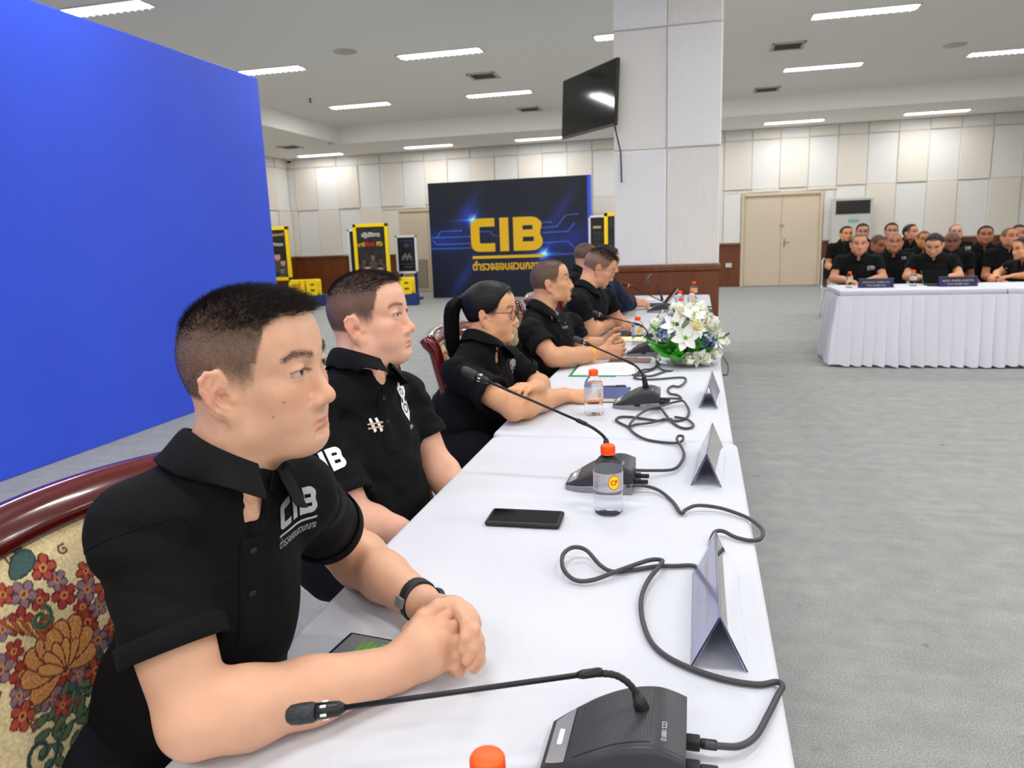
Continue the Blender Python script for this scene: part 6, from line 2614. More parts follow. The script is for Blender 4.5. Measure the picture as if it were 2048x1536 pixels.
def collar_mesh(name, F, N0, up, front, r0, parent, m, gap=.20, drop=.040, point=.006, stand=.026, tilt=.020, spread=.008):
    """Turn-down polo collar around the neck axis at N0."""
    up = norm(up)
    front = norm(np.asarray(front) - up * np.dot(front, up))
    left = np.cross(up, front)
    n = 72
    V = []
    for i in range(n):
        t = i / (n - 1)
        ph_ = gap + (2 * math.pi - 2 * gap) * t
        fr = math.cos(ph_)
        er = front * math.cos(ph_) + left * math.sin(ph_)
        ff = max(0, fr)
        ring = N0 + er * (r0 + .010 * ff) - up * tilt * (fr + .2)
        dr = drop + point * ff ** 1.6
        st = stand * (1 - .45 * ff)
        sp = spread + .010 * ff
        prof = [(-.001, -.014), (.000, st * .5), (.002, st), (.005, st + .0035), (.010, st + .001), (.016, st - dr * .22), (.022 + sp * .35, st - dr * .50), (.027 + sp * .7, st - dr * .78), (.031 + sp, st - dr * 1.02)]
        for (a, b) in prof:
            V.append(ring + er * a + up * b)
    prof_n = 9
    V = np.array(V)
    leaf = np.tile(np.arange(prof_n) >= 4, n)
    V[leaf] = snap(F, V[leaf], .0040, 4, only_inside=True)
    frs = np.repeat([math.cos(gap + (2 * math.pi - 2 * gap) * i / (n - 1)) for i in range(n)], prof_n)
    row = np.tile(np.arange(prof_n), n)
    dist = F(V)                                    # let the hanging part settle on the cloth
    wgt = smooth_step(.006, .020, dist) * np.clip((row - 5) / 3, 0, 1) * .75 * (1 - smooth_step(.55, .85, frs))
    k = wgt > .01
    if k.any():
        V[k] = V[k] * (1 - wgt[k])[:, None] + snap(F, V[k], .005, 4) * wgt[k][:, None]
    f = []
    for i in range(n - 1):
        for q in range(prof_n - 1):
            f.append([i * prof_n + q, i * prof_n + q + 1, (i + 1) * prof_n + q + 1, (i + 1) * prof_n + q])
    o = link(name, mesh_np(name, V, np.array(f)), m, parent)
    md = o.modifiers.new('thick', 'SOLIDIFY')
    md.thickness = .0020
    sb = o.modifiers.new('sub', 'SUBSURF')
    sb.levels = sb.render_levels = 1
    return o


def conform_print(name, v, f, F, origin, u, w, n, m, parent, off=.0016):
    """Lay a flat print on the cloth."""
    X = origin + v[:, :1] * u + v[:, 1:2] * w
    n = norm(n)
    P = ray_surface(F, X + n * .09, -n, .25) + n * off
    return link(name, mesh_np(name, P, f, False), m, parent)


def densify(v, f, mx=.006):
    """Split long print faces so that they follow the cloth."""
    bm = bmesh.new()
    vs = [bm.verts.new(tuple(p)) for p in v]
    for q in f:
        try:
            bm.faces.new([vs[i] for i in q])
        except ValueError:
            pass
    bmesh.ops.triangulate(bm, faces=list(bm.faces))
    for _ in range(3):
        es = [e for e in bm.edges if e.calc_length() > mx]
        if not es:
            break
        bmesh.ops.subdivide_edges(bm, edges=es, cuts=1)
        bmesh.ops.triangulate(bm, faces=list(bm.faces))
    bm.verts.ensure_lookup_table()
    bm.verts.index_update()
    V = np.array([q.co[:] for q in bm.verts])
    Fc = [[q.index for q in fc.verts] for fc in bm.faces]
    bm.free()
    return V, Fc


def shirt_logo(F, origin, u, w, n, parent, size=.085, m='grey_ink', thai=True):
    k = size / 1.97
    for nm, v, f in cib(0):
        v = v.copy()
        v[:, 0] = (v[:, 0] - .985) * k
        v[:, 1] = v[:, 1] * k * .86
        v, f = densify(v, f)
        conform_print('chest_letter', v, f, F, origin, u, w, n, M[m], parent)
    L = size * .5
    v, f = densify(np.array([(-L, -.0095, 0), (L, -.0095, 0), (L, -.0065, 0), (-L, -.0065, 0)]), [[0, 1, 2, 3]])
    conform_print('chest_bar', v, f, F, origin, u, w, n, M[m], parent)
    if thai:
        v, f = fit_text('ตำรวจสอบสวนกลาง', size * .98, .0125)
        v[:, 1] -= .0185
        conform_print('chest_text', v, f, F, origin, u, w, n, M[m], parent)


def bbox(F, pad=.03):
    lo, hi = np.full(3, 9.0), np.full(3, -9.0)
    for kind, op, k, q in F.P:
        if op != 'add':
            continue
        if kind in 'cs':
            a, b, ra, rb = q
            r = max(ra, rb)
            lo = np.minimum(lo, np.minimum(a, b) - r)
            hi = np.maximum(hi, np.maximum(a, b) + r)
        elif kind == 'e':
            c, r, R = q
            e = np.sqrt(((R * r) ** 2).sum(1))
            lo = np.minimum(lo, c - e)
            hi = np.maximum(hi, c + e)
    return lo - pad, hi + pad


def torso_fields(J, girth=1.0, female=False, sleeve=.60, loose=1.0, wr=None, armr=1.0, sleeve_r=None, shoulder=1.0, nr=.064):
    """Shirt field from joints J: pelvis, neck, SL, SR, EL, ER."""
    pel, neck, SL, SR = (np.asarray(J[q], float) for q in ('pelvis', 'neck', 'SL', 'SR'))
    mid = (SL + SR) / 2
    lat = norm(SL - SR)
    up = norm(mid - pel)
    up = norm(up - lat * np.dot(up, lat))
    front = np.cross(lat, up)
    R = np.stack([front, lat, up], 1)
    F = Field()
    g = girth
    hl = np.linalg.norm(mid - pel)
    hw = np.linalg.norm(SL - SR) / 2
    F.ell(mid - up * .10 + front * (.005), (.108 * g, hw * .93, .165), R, .05)
    if female:
        for sg in (1, -1):
            F.ell(mid - up * .165 + front * .085 + lat * sg * .07, (.06, .065, .065), R, .05)
    F.ell(mid - up * (hl * .50) + front * .018, (.118 * g, hw * .90 * g, .19), R, .06)
    F.ell(pel + up * .10 + front * .025, (.128 * g, hw * .95 * g, .15), R, .06)
    F.ell(pel + up * .0, (.125 * g, hw * .98 * g, .13), R, .05)
    for S in (SL, SR):
        F.cap(neck - up * .015 - front * .012, S - up * .004, .054, .050 * shoulder, .05)
    F.cap(neck - up * .04, mid - up * .06, .070, .085, .05)
    for S, E, sg in ((SL, np.asarray(J['EL'], float), 1), (SR, np.asarray(J['ER'], float), -1)):
        F.ell(S - up * .004, np.array([.053, .053, .053]) * shoulder, R, .04)
        hem = S + (E - S) * (sleeve if sg > 0 or sleeve_r is None else sleeve_r)
        sleeve_prim(F, S, hem, .055 * loose * armr * shoulder, .0665 * loose * armr, .030)
        F.cap(S + (hem - S) * .95, hem + (hem - S) * .5, .0520 * armr, .0540 * armr, .003, 'sub')
    if 'axis' in J:
        an = np.asarray(J['axis'], float)
        c0 = neck + an * .012
        F.cap(c0 + an * .010, c0 + an * .20, nr - .011, nr - .004, .006, 'sub')
        v_ = J.get('v', 1.0)
        F.cap(c0 + front * .050 + an * .004, c0 + front * .115 - up * .042 * v_, .022 * (.7 + .3 * v_), .004 * v_, .006, 'sub')
    F.disp = wr
    return F, dict(front=front, lat=lat, up=up, mid=mid, R=R, hw=hw)


def hem_band(name, S, E, sleeve, r, parent, m, width=.026):
    S, E = np.asarray(S, float), np.asarray(E, float)
    L = np.linalg.norm(E - S)
    d = (E - S) / L
    h = S + (E - S) * sleeve
    u = norm(np.cross(d, [.3, .2, 1.0]))
    w = np.cross(d, u)
    V, f = [], []
    n = 48
    prof = [(-width, r + .0005), (-width + .001, r + .0022), (-.001, r + .0030), (.0012, r + .0010), (.0012, r - .0035), (-.012, r - .006)]
    for k in range(n):
        a = 2 * math.pi * k / n
        e = math.cos(a) * u + math.sin(a) * w
        for (t, rr) in prof:
            V.append(h + d * t + e * rr)
    q = len(prof)
    for k in range(n):
        k2 = (k + 1) % n
        for j in range(q - 1):
            f.append([k * q + j, k * q + j + 1, k2 * q + j + 1, k2 * q + j])
    return link(name, mesh_np(name, V, np.array(f)), m, parent)


def seam_line(name, F, S, E, t, r, parent, m):
    """Stitched seam around the top of a sleeve."""
    S, E = np.asarray(S, float), np.asarray(E, float)
    d = norm(E - S)
    u = norm(np.cross(d, [.2, .9, .4]))
    w = np.cross(d, u)
    c = S + (E - S) * t
    P = np.array([c + (u * math.cos(a) + w * math.sin(a)) * r for a in np.linspace(0, 2 * math.pi, 40, endpoint=False)])
    P = snap(F, P, .0003, 5)
    return tube(name, P, .0011, m, parent, 6, closed=True)

# ------------------------------------------------------------------ building a person
def eyeballs_at(H, root, off, gaze, iris=(46, 30, 24)):
    H2 = Head(H.pos - off, 0, 0, 0, H.s, H.w)
    H2.R = H.R
    eyeballs(H2, root, gaze, iris)


def brows(H, V, Fc, N, root, off, n=420, m='hair_soft', rad=.00022):
    L = H.inv(V)
    x, y, z = L[:, 0], np.abs(L[:, 1]), L[:, 2]
    zc = .0200 + .0050 * smooth_step(.010, .038, y) - .006 * smooth_step(.040, .056, y)
    w = np.exp(-((z - zc) / .0040) ** 2) * smooth_step(.009, .015, y) * (1 - smooth_step(.050, .061, y)) * (x > .040)
    w[w < .2] = 0
    P, Q = sample_on(V, Fc, N, w, n, 9)
    PL = H.inv(P)
    out = np.sign(PL[:, 1])[:, None] * H.R[:, 1][None]
    for sg in (1, -1):
        k = np.sign(PL[:, 1]) == sg
        strands('eyebrow', P[k] - off, Q[k] * .35 + out[k] * .7, .0075, out[k] * 1.0, rad, M[m], root, seg=2, seed=4)


def band_mesh(name, c, axis, u, ru, rv, width, thick, m, parent, n=40, ribs=0):
    """A strap around a limb: centre c, axis along the limb, u first radius direction."""
    axis = norm(axis)
    u = norm(np.asarray(u) - axis * np.dot(u, axis))
    w = np.cross(axis, u)
    V, f = [], []
    prof = [(-width / 2, 0), (-width / 2, thick), (-width / 4, thick * 1.25), (width / 4, thick * 1.25), (width / 2, thick), (width / 2, 0)]
    for k in range(n):
        a = 2 * math.pi * k / n
        bump = thick * .25 * (k % 2) if ribs else 0
        for t, r in prof:
            V.append(c + axis * t + u * math.cos(a) * (ru + r + bump * (r > 0)) + w * math.sin(a) * (rv + r + bump * (r > 0)))
    q = len(prof)
    for k in range(n):
        k2 = (k + 1) % n
        for j in range(q):
            j2 = (j + 1) % q
            f.append([k * q + j, k * q + j2, k2 * q + j2, k2 * q + j])
    return link(name, mesh_np(name, V, np.array(f)), m, parent)


def build_person(c):
    H, J = c['head'], c['J']
    J = {k: np.asarray(v, float) for k, v in J.items()}
    if c.get('far'):
        J['v'] = 2.2
    skin = c.get('skin', (222, 172, 142))
    far = c.get('far', False)
    vh, vb, vs = c.get('vox', (.0016, .0026, .0038))
    pel = J['pelvis']
    off = np.array([pel[0], pel[1], 0.0])
    root = empty('person', off, label=c['label'], cat='person', group=c.get('group', 'people at the speakers table'))
    nk = J['neck']
    nr = c.get('neck_r', 1.0)
    armr = c.get('arm', 1.0)
    sl_l, sl_r = c.get('sleeve', (.6, .6))
    # --- clothing field
    axn = norm(H.T((-.030, 0, -.045)) - nk)
    J['axis'] = axn
    ring_r = .0605 * nr
    sh, ax = torso_fields(J, girth=c.get('girth', 1.0), female=H.fem, sleeve=sl_l, loose=c.get('loose', 1.0), armr=armr, sleeve_r=sl_r, shoulder=c.get('shoulder', 1.0), nr=ring_r + .001)
    mid, up, front, lat = ax['mid'], ax['up'], ax['front'], ax['lat']
    # --- skin field
    F = Field()
    H.add(F, detail=not far)
    Fe = Field()
    H.add(Fe, ears=False, detail=False)
    F.cap(H.T((-.030, 0, -.045)), nk - up * .03, .055 * nr * H.s, .062 * nr, .03)
    if not far:
        for sg in (1, -1):
            F.cap(H.T((-.018, sg * .052, -.050)), nk + front * .055 + lat * sg * .012 - up * .02, .012, .010, .02)
    Ft = Field()                      # trunk, hidden under the clothes
    Ft.cap(H.T((-.035, 0, -.10)), nk - up * .05, .048 * nr, .058 * nr, .03)
    Ft.cap(nk + front * .012 - up * .01, nk + front * .030 - up * .09, .046, .034, .03)
    Ft.ell(mid - up * .11, (.080, ax['hw'] * .75, .14), ax['R'], .04)
    Ft.ell(mid - up * .30, (.085, ax['hw'] * .72, .16), ax['R'], .04)
    for S, E in ((J['SL'], J['EL']), (J['SR'], J['ER'])):
        Ft.cap(nk - up * .03, S, .042, .038, .03)
        Ft.cap(S, S + (E - S) * .5, .042, .044, .03)
    Fb = Field()
    tips = []
    for sd, S, E, W in (('L', J['SL'], J['EL'], J['WL']), ('R', J['SR'], J['ER'], J['WR'])):
        hp = c.get('hand' + sd)
        tv = c.get('t' + sd)
        if isinstance(hp, dict):
            q = hand_pose(W, hp['d'], hp['b'], 1 if sd == 'L' else -1, hp.get('curl', [(.5, .6, .4)] * 4), hp.get('spread', .1), hp.get('thumb'), hp.get('s', 1.0))
            add_arm(Fb, S, E, W, armr, q['t'])
            add_hand(Fb, W, q, hp.get('s', 1.0))
            tips += q['fingers'] + [q['thumb']]
        else:
            add_arm(Fb, S, E, W, armr, None if tv is None else norm(tv))
    if 'hands' in c:
        tips += c['hands'](Fb, J)
    Fh = Field()
    Fh.P = list(F.P)
    Fh.cut(nk - up * .02, -up, .002)
    V1, F1 = Fh.mesh(*bbox(F, .015), vh)
    V2, F2 = Fb.mesh(*bbox(Fb, .012), vb)
    V2, F2 = join_geo([(V2, F2), Ft.mesh(*bbox(Ft, .03), .020 if far else .011)])
    LH = H.inv(V1)
    ear = Fe(V1) / H.s
    front_z = c.get('hairline', .096)
    hd = hair_density(LH, front_z, c.get('fade', 1.0), ear)
    hs = c.get('hair', 'short')
    hk = dict(short=dict(side_rgb=(104, 82, 70), hair_rgb=(34, 28, 26), hair_strength=.86), buzz=dict(side_rgb=(58, 48, 43), hair_rgb=(38, 32, 30), hair_strength=.86),
              woman=dict(side_rgb=(16, 14, 14), hair_rgb=(16, 14, 14), hair_strength=1.0), grey=dict(side_rgb=(112, 102, 94), hair_rgb=(88, 78, 72), hair_strength=.8),
              bald=dict(side_rgb=(90, 76, 68), hair_rgb=(150, 116, 98), hair_strength=.6))[hs]
    hk.update(c.get('hair_kw', {}))
    C1 = skin_colour(LH, skin, hd, stubble=c.get('stubble', .35), ruddy=c.get('ruddy', .25), lip=c.get('lip', (186, 104, 96)), far=far, **hk)
    for mo in c.get('moles', ()):
        m_ = np.exp(-((LH - np.array(mo))[:, [0, 2]] ** 2).sum(1) / .0015 ** 2) * (np.sign(LH[:, 1]) == np.sign(mo[1]))
        C1 = C1 * (1 - m_[:, None] * .7) + np.array(lin((80, 46, 36))) * m_[:, None] * .7
    b2 = np.tile(np.array(lin(skin)), (len(V2), 1)) * np.array([.94, .92, .91])
    b2 *= (1 + .06 * (hash_noise(V2[:, 0] * 60, V2[:, 1] * 60 + V2[:, 2] * 40, 2) - .5))[:, None]
    if not far:
        red = np.array(lin(skin)) * np.array([.97, .72, .68])
        for pts in tips:
            for q, wgt in ((1, .25), (2, .25), (-1, .5)):
                m_ = np.exp(-((V2 - pts[q]) ** 2).sum(1) / .010 ** 2) * wgt
                b2 = b2 * (1 - m_[:, None]) + red * m_[:, None]
        for ctr in c.get('nails', ()):
            m_ = np.clip(1.6 * np.exp(-((V2 - ctr) ** 2).sum(1) / .0046 ** 2), 0, 1) * .8
            b2 = b2 * (1 - m_[:, None]) + np.array(lin((238, 200, 188))) * m_[:, None]
    V, Fc = join_geo([(V1, F1), (V2, F2)])
    link('body', mesh_np('body', V - off, Fc, True, np.concatenate([C1, b2])), M['skin_far' if far else 'skin'], root)
    if c.get('eyes', True):
        eyeballs_at(H, root, off, c.get('gaze', (0, 0)))
    N1 = vert_normals(V1, F1)
    # --- hair
    n = c.get('strands', 0)
    fw, upv = H.R[:, 0], H.R[:, 2]
    if n and hs in ('short', 'buzz', 'grey', 'bald'):
        P, Q = sample_on(V1, F1, N1, np.where(hd > .25, hd, 0), n, 1)
        PL = H.inv(P)
        top = smooth_step(.045, .088, PL[:, 2])
        fr = smooth_step(-.05, .06, PL[:, 0])
        a0, a1, a2 = c.get('hair_len', (.0045, .010, .016))
        Ln = a0 + a1 * top + a2 * top * fr
        lay = c.get('hair_lay', 1.0)
        comb = fw[None] * (.35 + 1.1 * lay * top * (.3 + fr))[:, None] + upv[None] * (-.5 * (1 - top) - .45 * lay * fr * top)[:, None]
        sd = top < .45
        hr = c.get('hair_r', .00032)
        strands('hair', P[~sd] - off, Q[~sd] + fw * .4 * lay * top[~sd][:, None], Ln[~sd], comb[~sd], hr, M['hair' if hs == 'short' else ('hair_grey' if hs == 'grey' else 'hair_soft')], root, seed=1)
        strands('side_hair', P[sd] - off, Q[sd], Ln[sd], comb[sd], hr * .66, M['hair_soft' if hs != 'grey' else 'hair_grey'], root, seg=2, seed=2)
    if not far and c.get('brow', 420):
        brows(H, V1, F1, N1, root, off, c.get('brow', 420), rad=c.get('brow_r', .00022))
    if far and hs == 'short':
        th = {'short': .010, 'buzz': .004, 'grey': .004}[hs]
        G = Field()
        Fe2 = Field()
        s = H.s
        for q in Fe.P[:3]:
            kind, op, k, (cc, r, R_) = q
            G.P.append((kind, op, k, (cc, r + th * s, R_)))
        G.cut(H.T((.066, 0, .075)), H.R @ norm([1, 0, -1.0]), .01)
        G.cut(H.T((0, 0, .030)), H.R @ norm([.75, 0, -.65]), .012)
        G.disp = Wrinkle(c.get('seed', 1) + 9, .005, .03)
        V3, F3 = G.mesh(*bbox(G, .01), vh * 1.1)
        link('hair', mesh_np('hair', V3 - off, F3), M['hair' if hs == 'short' else ('hair_soft' if hs == 'buzz' else 'hair_grey')], root)
    # --- shirt
    sa = c.get('fold', .0048)
    sh.disp = Wrinkle(c.get('seed', 1), c.get('wrinkle', .0050), c.get('wl', .11), [] if c.get('group') == 'seated audience' else [(J['SL'], J['EL'], sa, 1.0, sl_l), (J['SR'], J['ER'], sa, 2.6, sl_r)], None if c.get('group') == 'seated audience' else (mid, up, lat, front, sa * .9))
    lo, hi = bbox(sh, .01)
    lo[2] = max(lo[2], c.get('shirt_low', .50))
    V, Fc = sh.mesh(lo, hi, vs)
    link(c.get('top_name', 'polo_shirt'), mesh_np('polo_shirt', V - off, Fc), M[c.get('top', 'polo')], root)
    mc = M[c.get('top_collar', 'polo_collar')]
    shl = ShiftField(sh, off)
    if c.get('hem', True):
        for S, E, fr_ in ((J['SR'], J['ER'], sl_r), (J['SL'], J['EL'], sl_l)):
            if not far:
                seam_line('armhole_seam', shl, S - off, E - off, .06, .066, root, mc)
            hem_band('sleeve_hem', S - off, E - off, fr_, .0665 * c.get('loose', 1.0) * armr, root, mc)
    if c.get('collar', True):
        collar_mesh('collar', shl, nk + axn * c.get('collar_h', .030) - off, axn, front, ring_r, root, mc, **c.get('collar_kw', {}))
    if c.get('placket', True):
        placket(shl, nk - off, ax, root, mc, c.get('placket_len', .15), detail=not far)
    if c.get('legs', True):
        G = Field()
        for S in (1, -1):
            hip = pel + lat * S * .092 + np.array([0, 0, .015])
            knee = hip + front * np.array([1, 1, 0]) * .42 + lat * S * .03 + np.array([0, 0, .0])
            foot = np.array([knee[0], knee[1], .04]) - front * np.array([1, 1, 0]) * .05
            G.chain([hip, hip + (knee - hip) * .5, knee], [.098, .085, .068], .03)
            G.chain([knee, foot + np.array([0, 0, .05])], [.062, .052], .02)
            G.cap(foot + np.array([0, 0, -.01]), foot + front * np.array([1, 1, 0]) * .15 + np.array([0, 0, -.015]), .035, .028, .02)
        G.ell(pel + up * -.01, (.13, .18, .12), ax['R'], .05)
        G.disp = Wrinkle(c.get('seed', 1) + 50, .004, .09)
        V, Fc = G.mesh(*bbox(G, .01), c.get('leg_vox', .009))
        link('trousers', mesh_np('trousers', V - off, Fc), M['trousers'], root)
    return dict(root=root, H=H, J=J, sh=sh, ax=ax, off=off, shl=shl)


class ShiftField:
    """The same field in coordinates shifted by off."""

    def __init__(self, F, off):
        self.F, self.off = F, off

    def __call__(self, X):
        return self.F(np.asarray(X, float) + self.off)


def placket(F, N0, ax, root, m, length, detail=True):
    front, lat, up = ax['front'], ax['lat'], ax['up']
    p0 = N0 + front * .10 - up * .030
    rows = 14
    ss = np.array([-.016, -.014, 0, .014, .016])
    O = np.array([p0 - up * length * i / (rows - 1) + front * .10 + lat * q for i in range(rows) for q in ss])
    V = ray_surface(F, O, -front, .3) + front * np.tile(np.where(np.abs(ss) > .015, .0008, .0030), rows)[:, None]
    f = []
    for i in range(rows - 1):
        for j in range(4):
            f.append([i * 5 + j, (i + 1) * 5 + j, (i + 1) * 5 + j + 1, i * 5 + j + 1])
    pk = link('placket', mesh_np('placket', V, np.array(f)), m, root)
    if detail:
        for t in (.12, .5):
            h = ray_surface(F, p0 - up * length * t + front * .10, -front, .3) + front * .0035
            e = lathe('button', [(.0052, 0), (.0056, .001), (.0050, .002), (.002, .0016)], M['black_plastic'], pk, 14, loc=h)
            e.rotation_euler = Vector(front).to_track_quat('Z', 'Y').to_euler()


def logo_at(p, px, py, size=.085, m='grey_ink', thai=True, tilt=0.0):
    """Lay the chest letters where the line of sight through a photo point meets the shirt."""
    sh, ax, off = p['sh'], p['ax'], p['off']
    d = norm(ray(px, py))
    h = ray_surface(sh, CAM + d * .3, d, 12)
    u = norm(ax['lat'] * math.cos(tilt) + ax['up'] * math.sin(tilt))
    w = norm(ax['up'] * math.cos(tilt) - ax['lat'] * math.sin(tilt))
    shirt_logo(p['shl'], h - off, u, w, ax['front'], p['root'], size, m, thai)
    return h


# ================================================================== the people at the speakers table
def near_hands(Fb, J):
    Z = on_z
    WR, WL = J['WR'], J['WL']
    tR = norm(np.array([0.1, -.2, 1.0]))
    kR = [Z(878, 1252, .826), Z(891, 1276, .815), Z(897, 1300, .799), Z(894, 1322, .782)]
    for i, k_ in enumerate(kR):
        Fb.cap(WR + tR * (.016 - .011 * i), k_, .0165, .0125, .012)
    Fb.ell((WR + kR[1]) / 2 + np.array([0, -.004, 0]), (.034, .016, .032), None, .02)
    chR = [[kR[0], Z(908, 1254, .829), Z(926, 1272, .806), Z(918, 1290, .792)], [kR[1], Z(918, 1282, .812), Z(930, 1300, .790), Z(916, 1312, .780)],
           [kR[2], Z(918, 1310, .794), Z(926, 1325, .776), Z(912, 1330, .770)], [kR[3], Z(912, 1332, .778), Z(918, 1342, .768), Z(906, 1342, .764)]]
    for i, c in enumerate(chR):
        finger(Fb, c, .0098 - .0008 * (i == 3), .0076)
    thR = [Z(820, 1264, .812), Z(848, 1236, .834), Z(876, 1213, .847), Z(906, 1206, .843)]
    Fb.cap(WR + tR * .012, thR[1], .0165, .0125, .012)
    finger(Fb, thR, .0135, .0090, .006)
    kL = [Z(910, 1212, .842), Z(927, 1220, .842), Z(940, 1234, .834), Z(947, 1250, .822)]
    for i, k_ in enumerate(kL):
        Fb.cap(WL + norm(np.array([.6, -.6, .4])) * (.012 - .008 * i), k_, .0160, .0120, .012)
    chL = [[kL[0], Z(932, 1244, .848), Z(931, 1274, .833), Z(924, 1297, .817)], [kL[1], Z(947, 1260, .840), Z(946, 1295, .818), Z(932, 1320, .802)],
           [kL[2], Z(956, 1280, .824), Z(955, 1310, .801), Z(941, 1331, .787)], [kL[3], Z(959, 1296, .806), Z(960, 1320, .788), Z(949, 1338, .774)]]
    for i, c in enumerate(chL):
        finger(Fb, c, .0093 - .0007 * (i == 3), .0074, .0025)
    thL = [Z(846, 1232, .806), Z(866, 1240, .822), Z(885, 1236, .832), Z(902, 1230, .836)]
    finger(Fb, thL, .0125, .0085, .005)
    near_hands.nails = [c[-1] + norm(np.array([.55, -.5, .5])) * .006 for c in chL] + [thL[-1] + np.array([-.004, -.003, .006])]
    return chL + chR + [thR, thL]


p1 = build_person(dict(
    label='man in a black polo with hands clasped, nearest the viewer', seed=5,
    head=Head(at_depth(517, 737, 1.03), math.radians(3), math.radians(2), math.radians(2), s=1.0, w=1.05, jaw=1.08, fat=.003, nose=1.05),
    J=dict(pelvis=(-.80, .86, .60), neck=at_depth(452, 968, 1.01), SR=at_depth(280, 1050, .96), SL=at_depth(594, 990, 1.13),
           ER=on_z(392, 1440, .805), EL=on_z(690, 1098, .80), WR=on_z(790, 1338, .785), WL=on_z(845, 1207, .800)),
    hands=near_hands, tR=(0.1, -.2, 1.0), tL=(.6, -.6, .5), nails=[], skin=(224, 174, 144), arm=1.06, girth=1.06, loose=.90, sleeve=(.54, .65),
    vox=(.0018, .0029, .0040), strands=20000, hair_len=(.0045, .010, .016), moles=((.066, -.050, -.034), (.050, -.056, -.052)), gaze=(.02, .06), wrinkle=.0045, wl=.12,
    brow=520))
logo_at(p1, 592, 1034, .076)
# watch strap on the left wrist
q = p1['J']
ws = empty('wrist_watch', tuple(q['WL']), label='black ribbed watch strap on the nearest man\'s wrist', cat='watch')
axw = norm(q['WL'] - q['EL'])
band_mesh('strap', np.array([0, 0, 0.0]) - axw * .012, axw, (.6, -.6, .6), .0335, .0285, .019, .0028, M['black_rubber'], ws, 44, 1)
fd = norm(np.array([-.55, -.75, .25]) - axw * np.dot([-.55, -.75, .25], axw))
box('buckle', (-.010, -.003, -.008), (.010, .003, .008), M['grey_plastic'], ws, .001).matrix_local = Matrix.Translation(Vector(-axw * .012 + fd * .036)) @ Vector(fd).to_track_quat('Y', 'Z').to_matrix().to_4x4()
bd = -fd
lathe('watch_case', [(.017, 0), (.019, .003), (.018, .009), (.015, .010)], M['black_plastic'], ws, 24, loc=tuple(-axw * .012 + bd * .032), rot=Vector(bd).to_track_quat('Z', 'Y').to_euler())


LAP = 'lap'
p2 = build_person(dict(
    label='heavy-set man in a black polo with white shield badge, leaning back', seed=8,
    head=Head(at_depth(742, 632, 1.90), math.radians(3), math.radians(6), math.radians(2), s=1.04, w=1.06, jaw=1.06, nose=.98, fat=.007, open_=.85),
    J=dict(pelvis=(-.86, 1.72, .56), neck=at_depth(722, 752, 1.88), SR=at_depth(612, 826, 1.80), SL=at_depth(806, 790, 2.06),
           ER=at_depth(712, 1040, 1.74), EL=at_depth(872, 930, 2.06), WR=at_depth(850, 1092, 1.80), WL=at_depth(930, 1010, 2.02)),
    handR=dict(d=(1, .3, -.3), b=(.2, 0, 1)), handL=dict(d=(1, -.4, -.3), b=(.2, 0, 1)), skin=(232, 178, 152), ruddy=.35, arm=1.06, girth=1.12, loose=.95, sleeve=(.62, .80),
    vox=(.0029, .0050, .0058), hair_kw=dict(side_rgb=(72, 56, 49)), strands=12000, hair_len=(.004, .009, .008), hair_r=.0004, neck_r=1.10, gaze=(.05, .02), wrinkle=.006, brow=260, brow_r=.0003))
# shield badge, sleeve letters and maker's hash mark
def print_on(p, px, py, v, f, m, name, dirn=None, u=None, w=None, off=.002):
    d = norm(ray(px, py))
    h = ray_surface(p['sh'], CAM + d * .3, d, 12)
    n = p['ax']['front'] if dirn is None else norm(dirn)
    u = p['ax']['lat'] if u is None else u
    w = p['ax']['up'] if w is None else w
    v, f = densify(v, f, .010)
    return conform_print(name, v, f, p['shl'], h - p['off'], u, w, n, m, p['root'], off)


def poly_mesh(pts):
    return np.array([(a, b, 0) for a, b in pts]), [list(range(len(pts)))]


v, f = poly_mesh([(0, .055), (.010, .044), (.020, .040), (.019, .026), (.013, .018), (.016, .006), (.022, -.010), (.020, -.026), (.010, -.036), (0, -.046), (-.010, -.036), (-.020, -.026), (-.022, -.010), (-.016, .006), (-.013, .018), (-.019, .026), (-.020, .040), (-.010, .044)])
print_on(p2, 808, 806, v, f, M['text_white'], 'shield_badge')
for (cx, cy, r) in ((0, .030, .008), (0, -.012, .012)):
    t = np.linspace(0, 2 * math.pi, 16, endpoint=False)
    ring = np.concatenate([np.stack([cx + r * np.cos(t), cy + r * np.sin(t), 0 * t], 1), np.stack([cx + r * .72 * np.cos(t), cy + r * .72 * np.sin(t), 0 * t], 1)])
    print_on(p2, 808, 806, ring, [[k, (k + 1) % 16, 16 + (k + 1) % 16, 16 + k] for k in range(16)], M['polo'], 'badge_ring', off=.0032)
for dx in (-.010, .010):
    v, f = poly_mesh([(dx - .004, .004), (dx + .003, .002), (dx + .004, .014), (dx - .003, .016)])
    print_on(p2, 808, 806, v, f, M['polo'], 'badge_mark', off=.0032)
v, f = fit_text('สืบสวน', .030, .010)
v[:, 1] -= .058
conf = print_on(p2, 808, 806, v, f, M['text_white'], 'badge_text')
sq = []
for a in (-.004, .010):
    v, f = poly_mesh([(a - .009, .016), (a - .003, .018), (a + .005, -.014), (a - .001, -.018)])
    print_on(p2, 750, 850, v, f, M['text_white'], 'hash_stroke')
for b in (.004, -.006):
    v, f = poly_mesh([(-.018, b - .003), (.018, b), (.018, b + .004), (-.018, b + .001)])
    print_on(p2, 750, 850, v, f, mat('badge_bronze', (206, 170, 140), .5), 'hash_stroke', off=.003)
dS = norm(p2['J']['ER'] - p2['J']['SR'])
toc = norm(CAM - p2['J']['SR'])
ns = norm(toc - dS * np.dot(toc, dS))
us = norm(np.cross(-dS, ns))
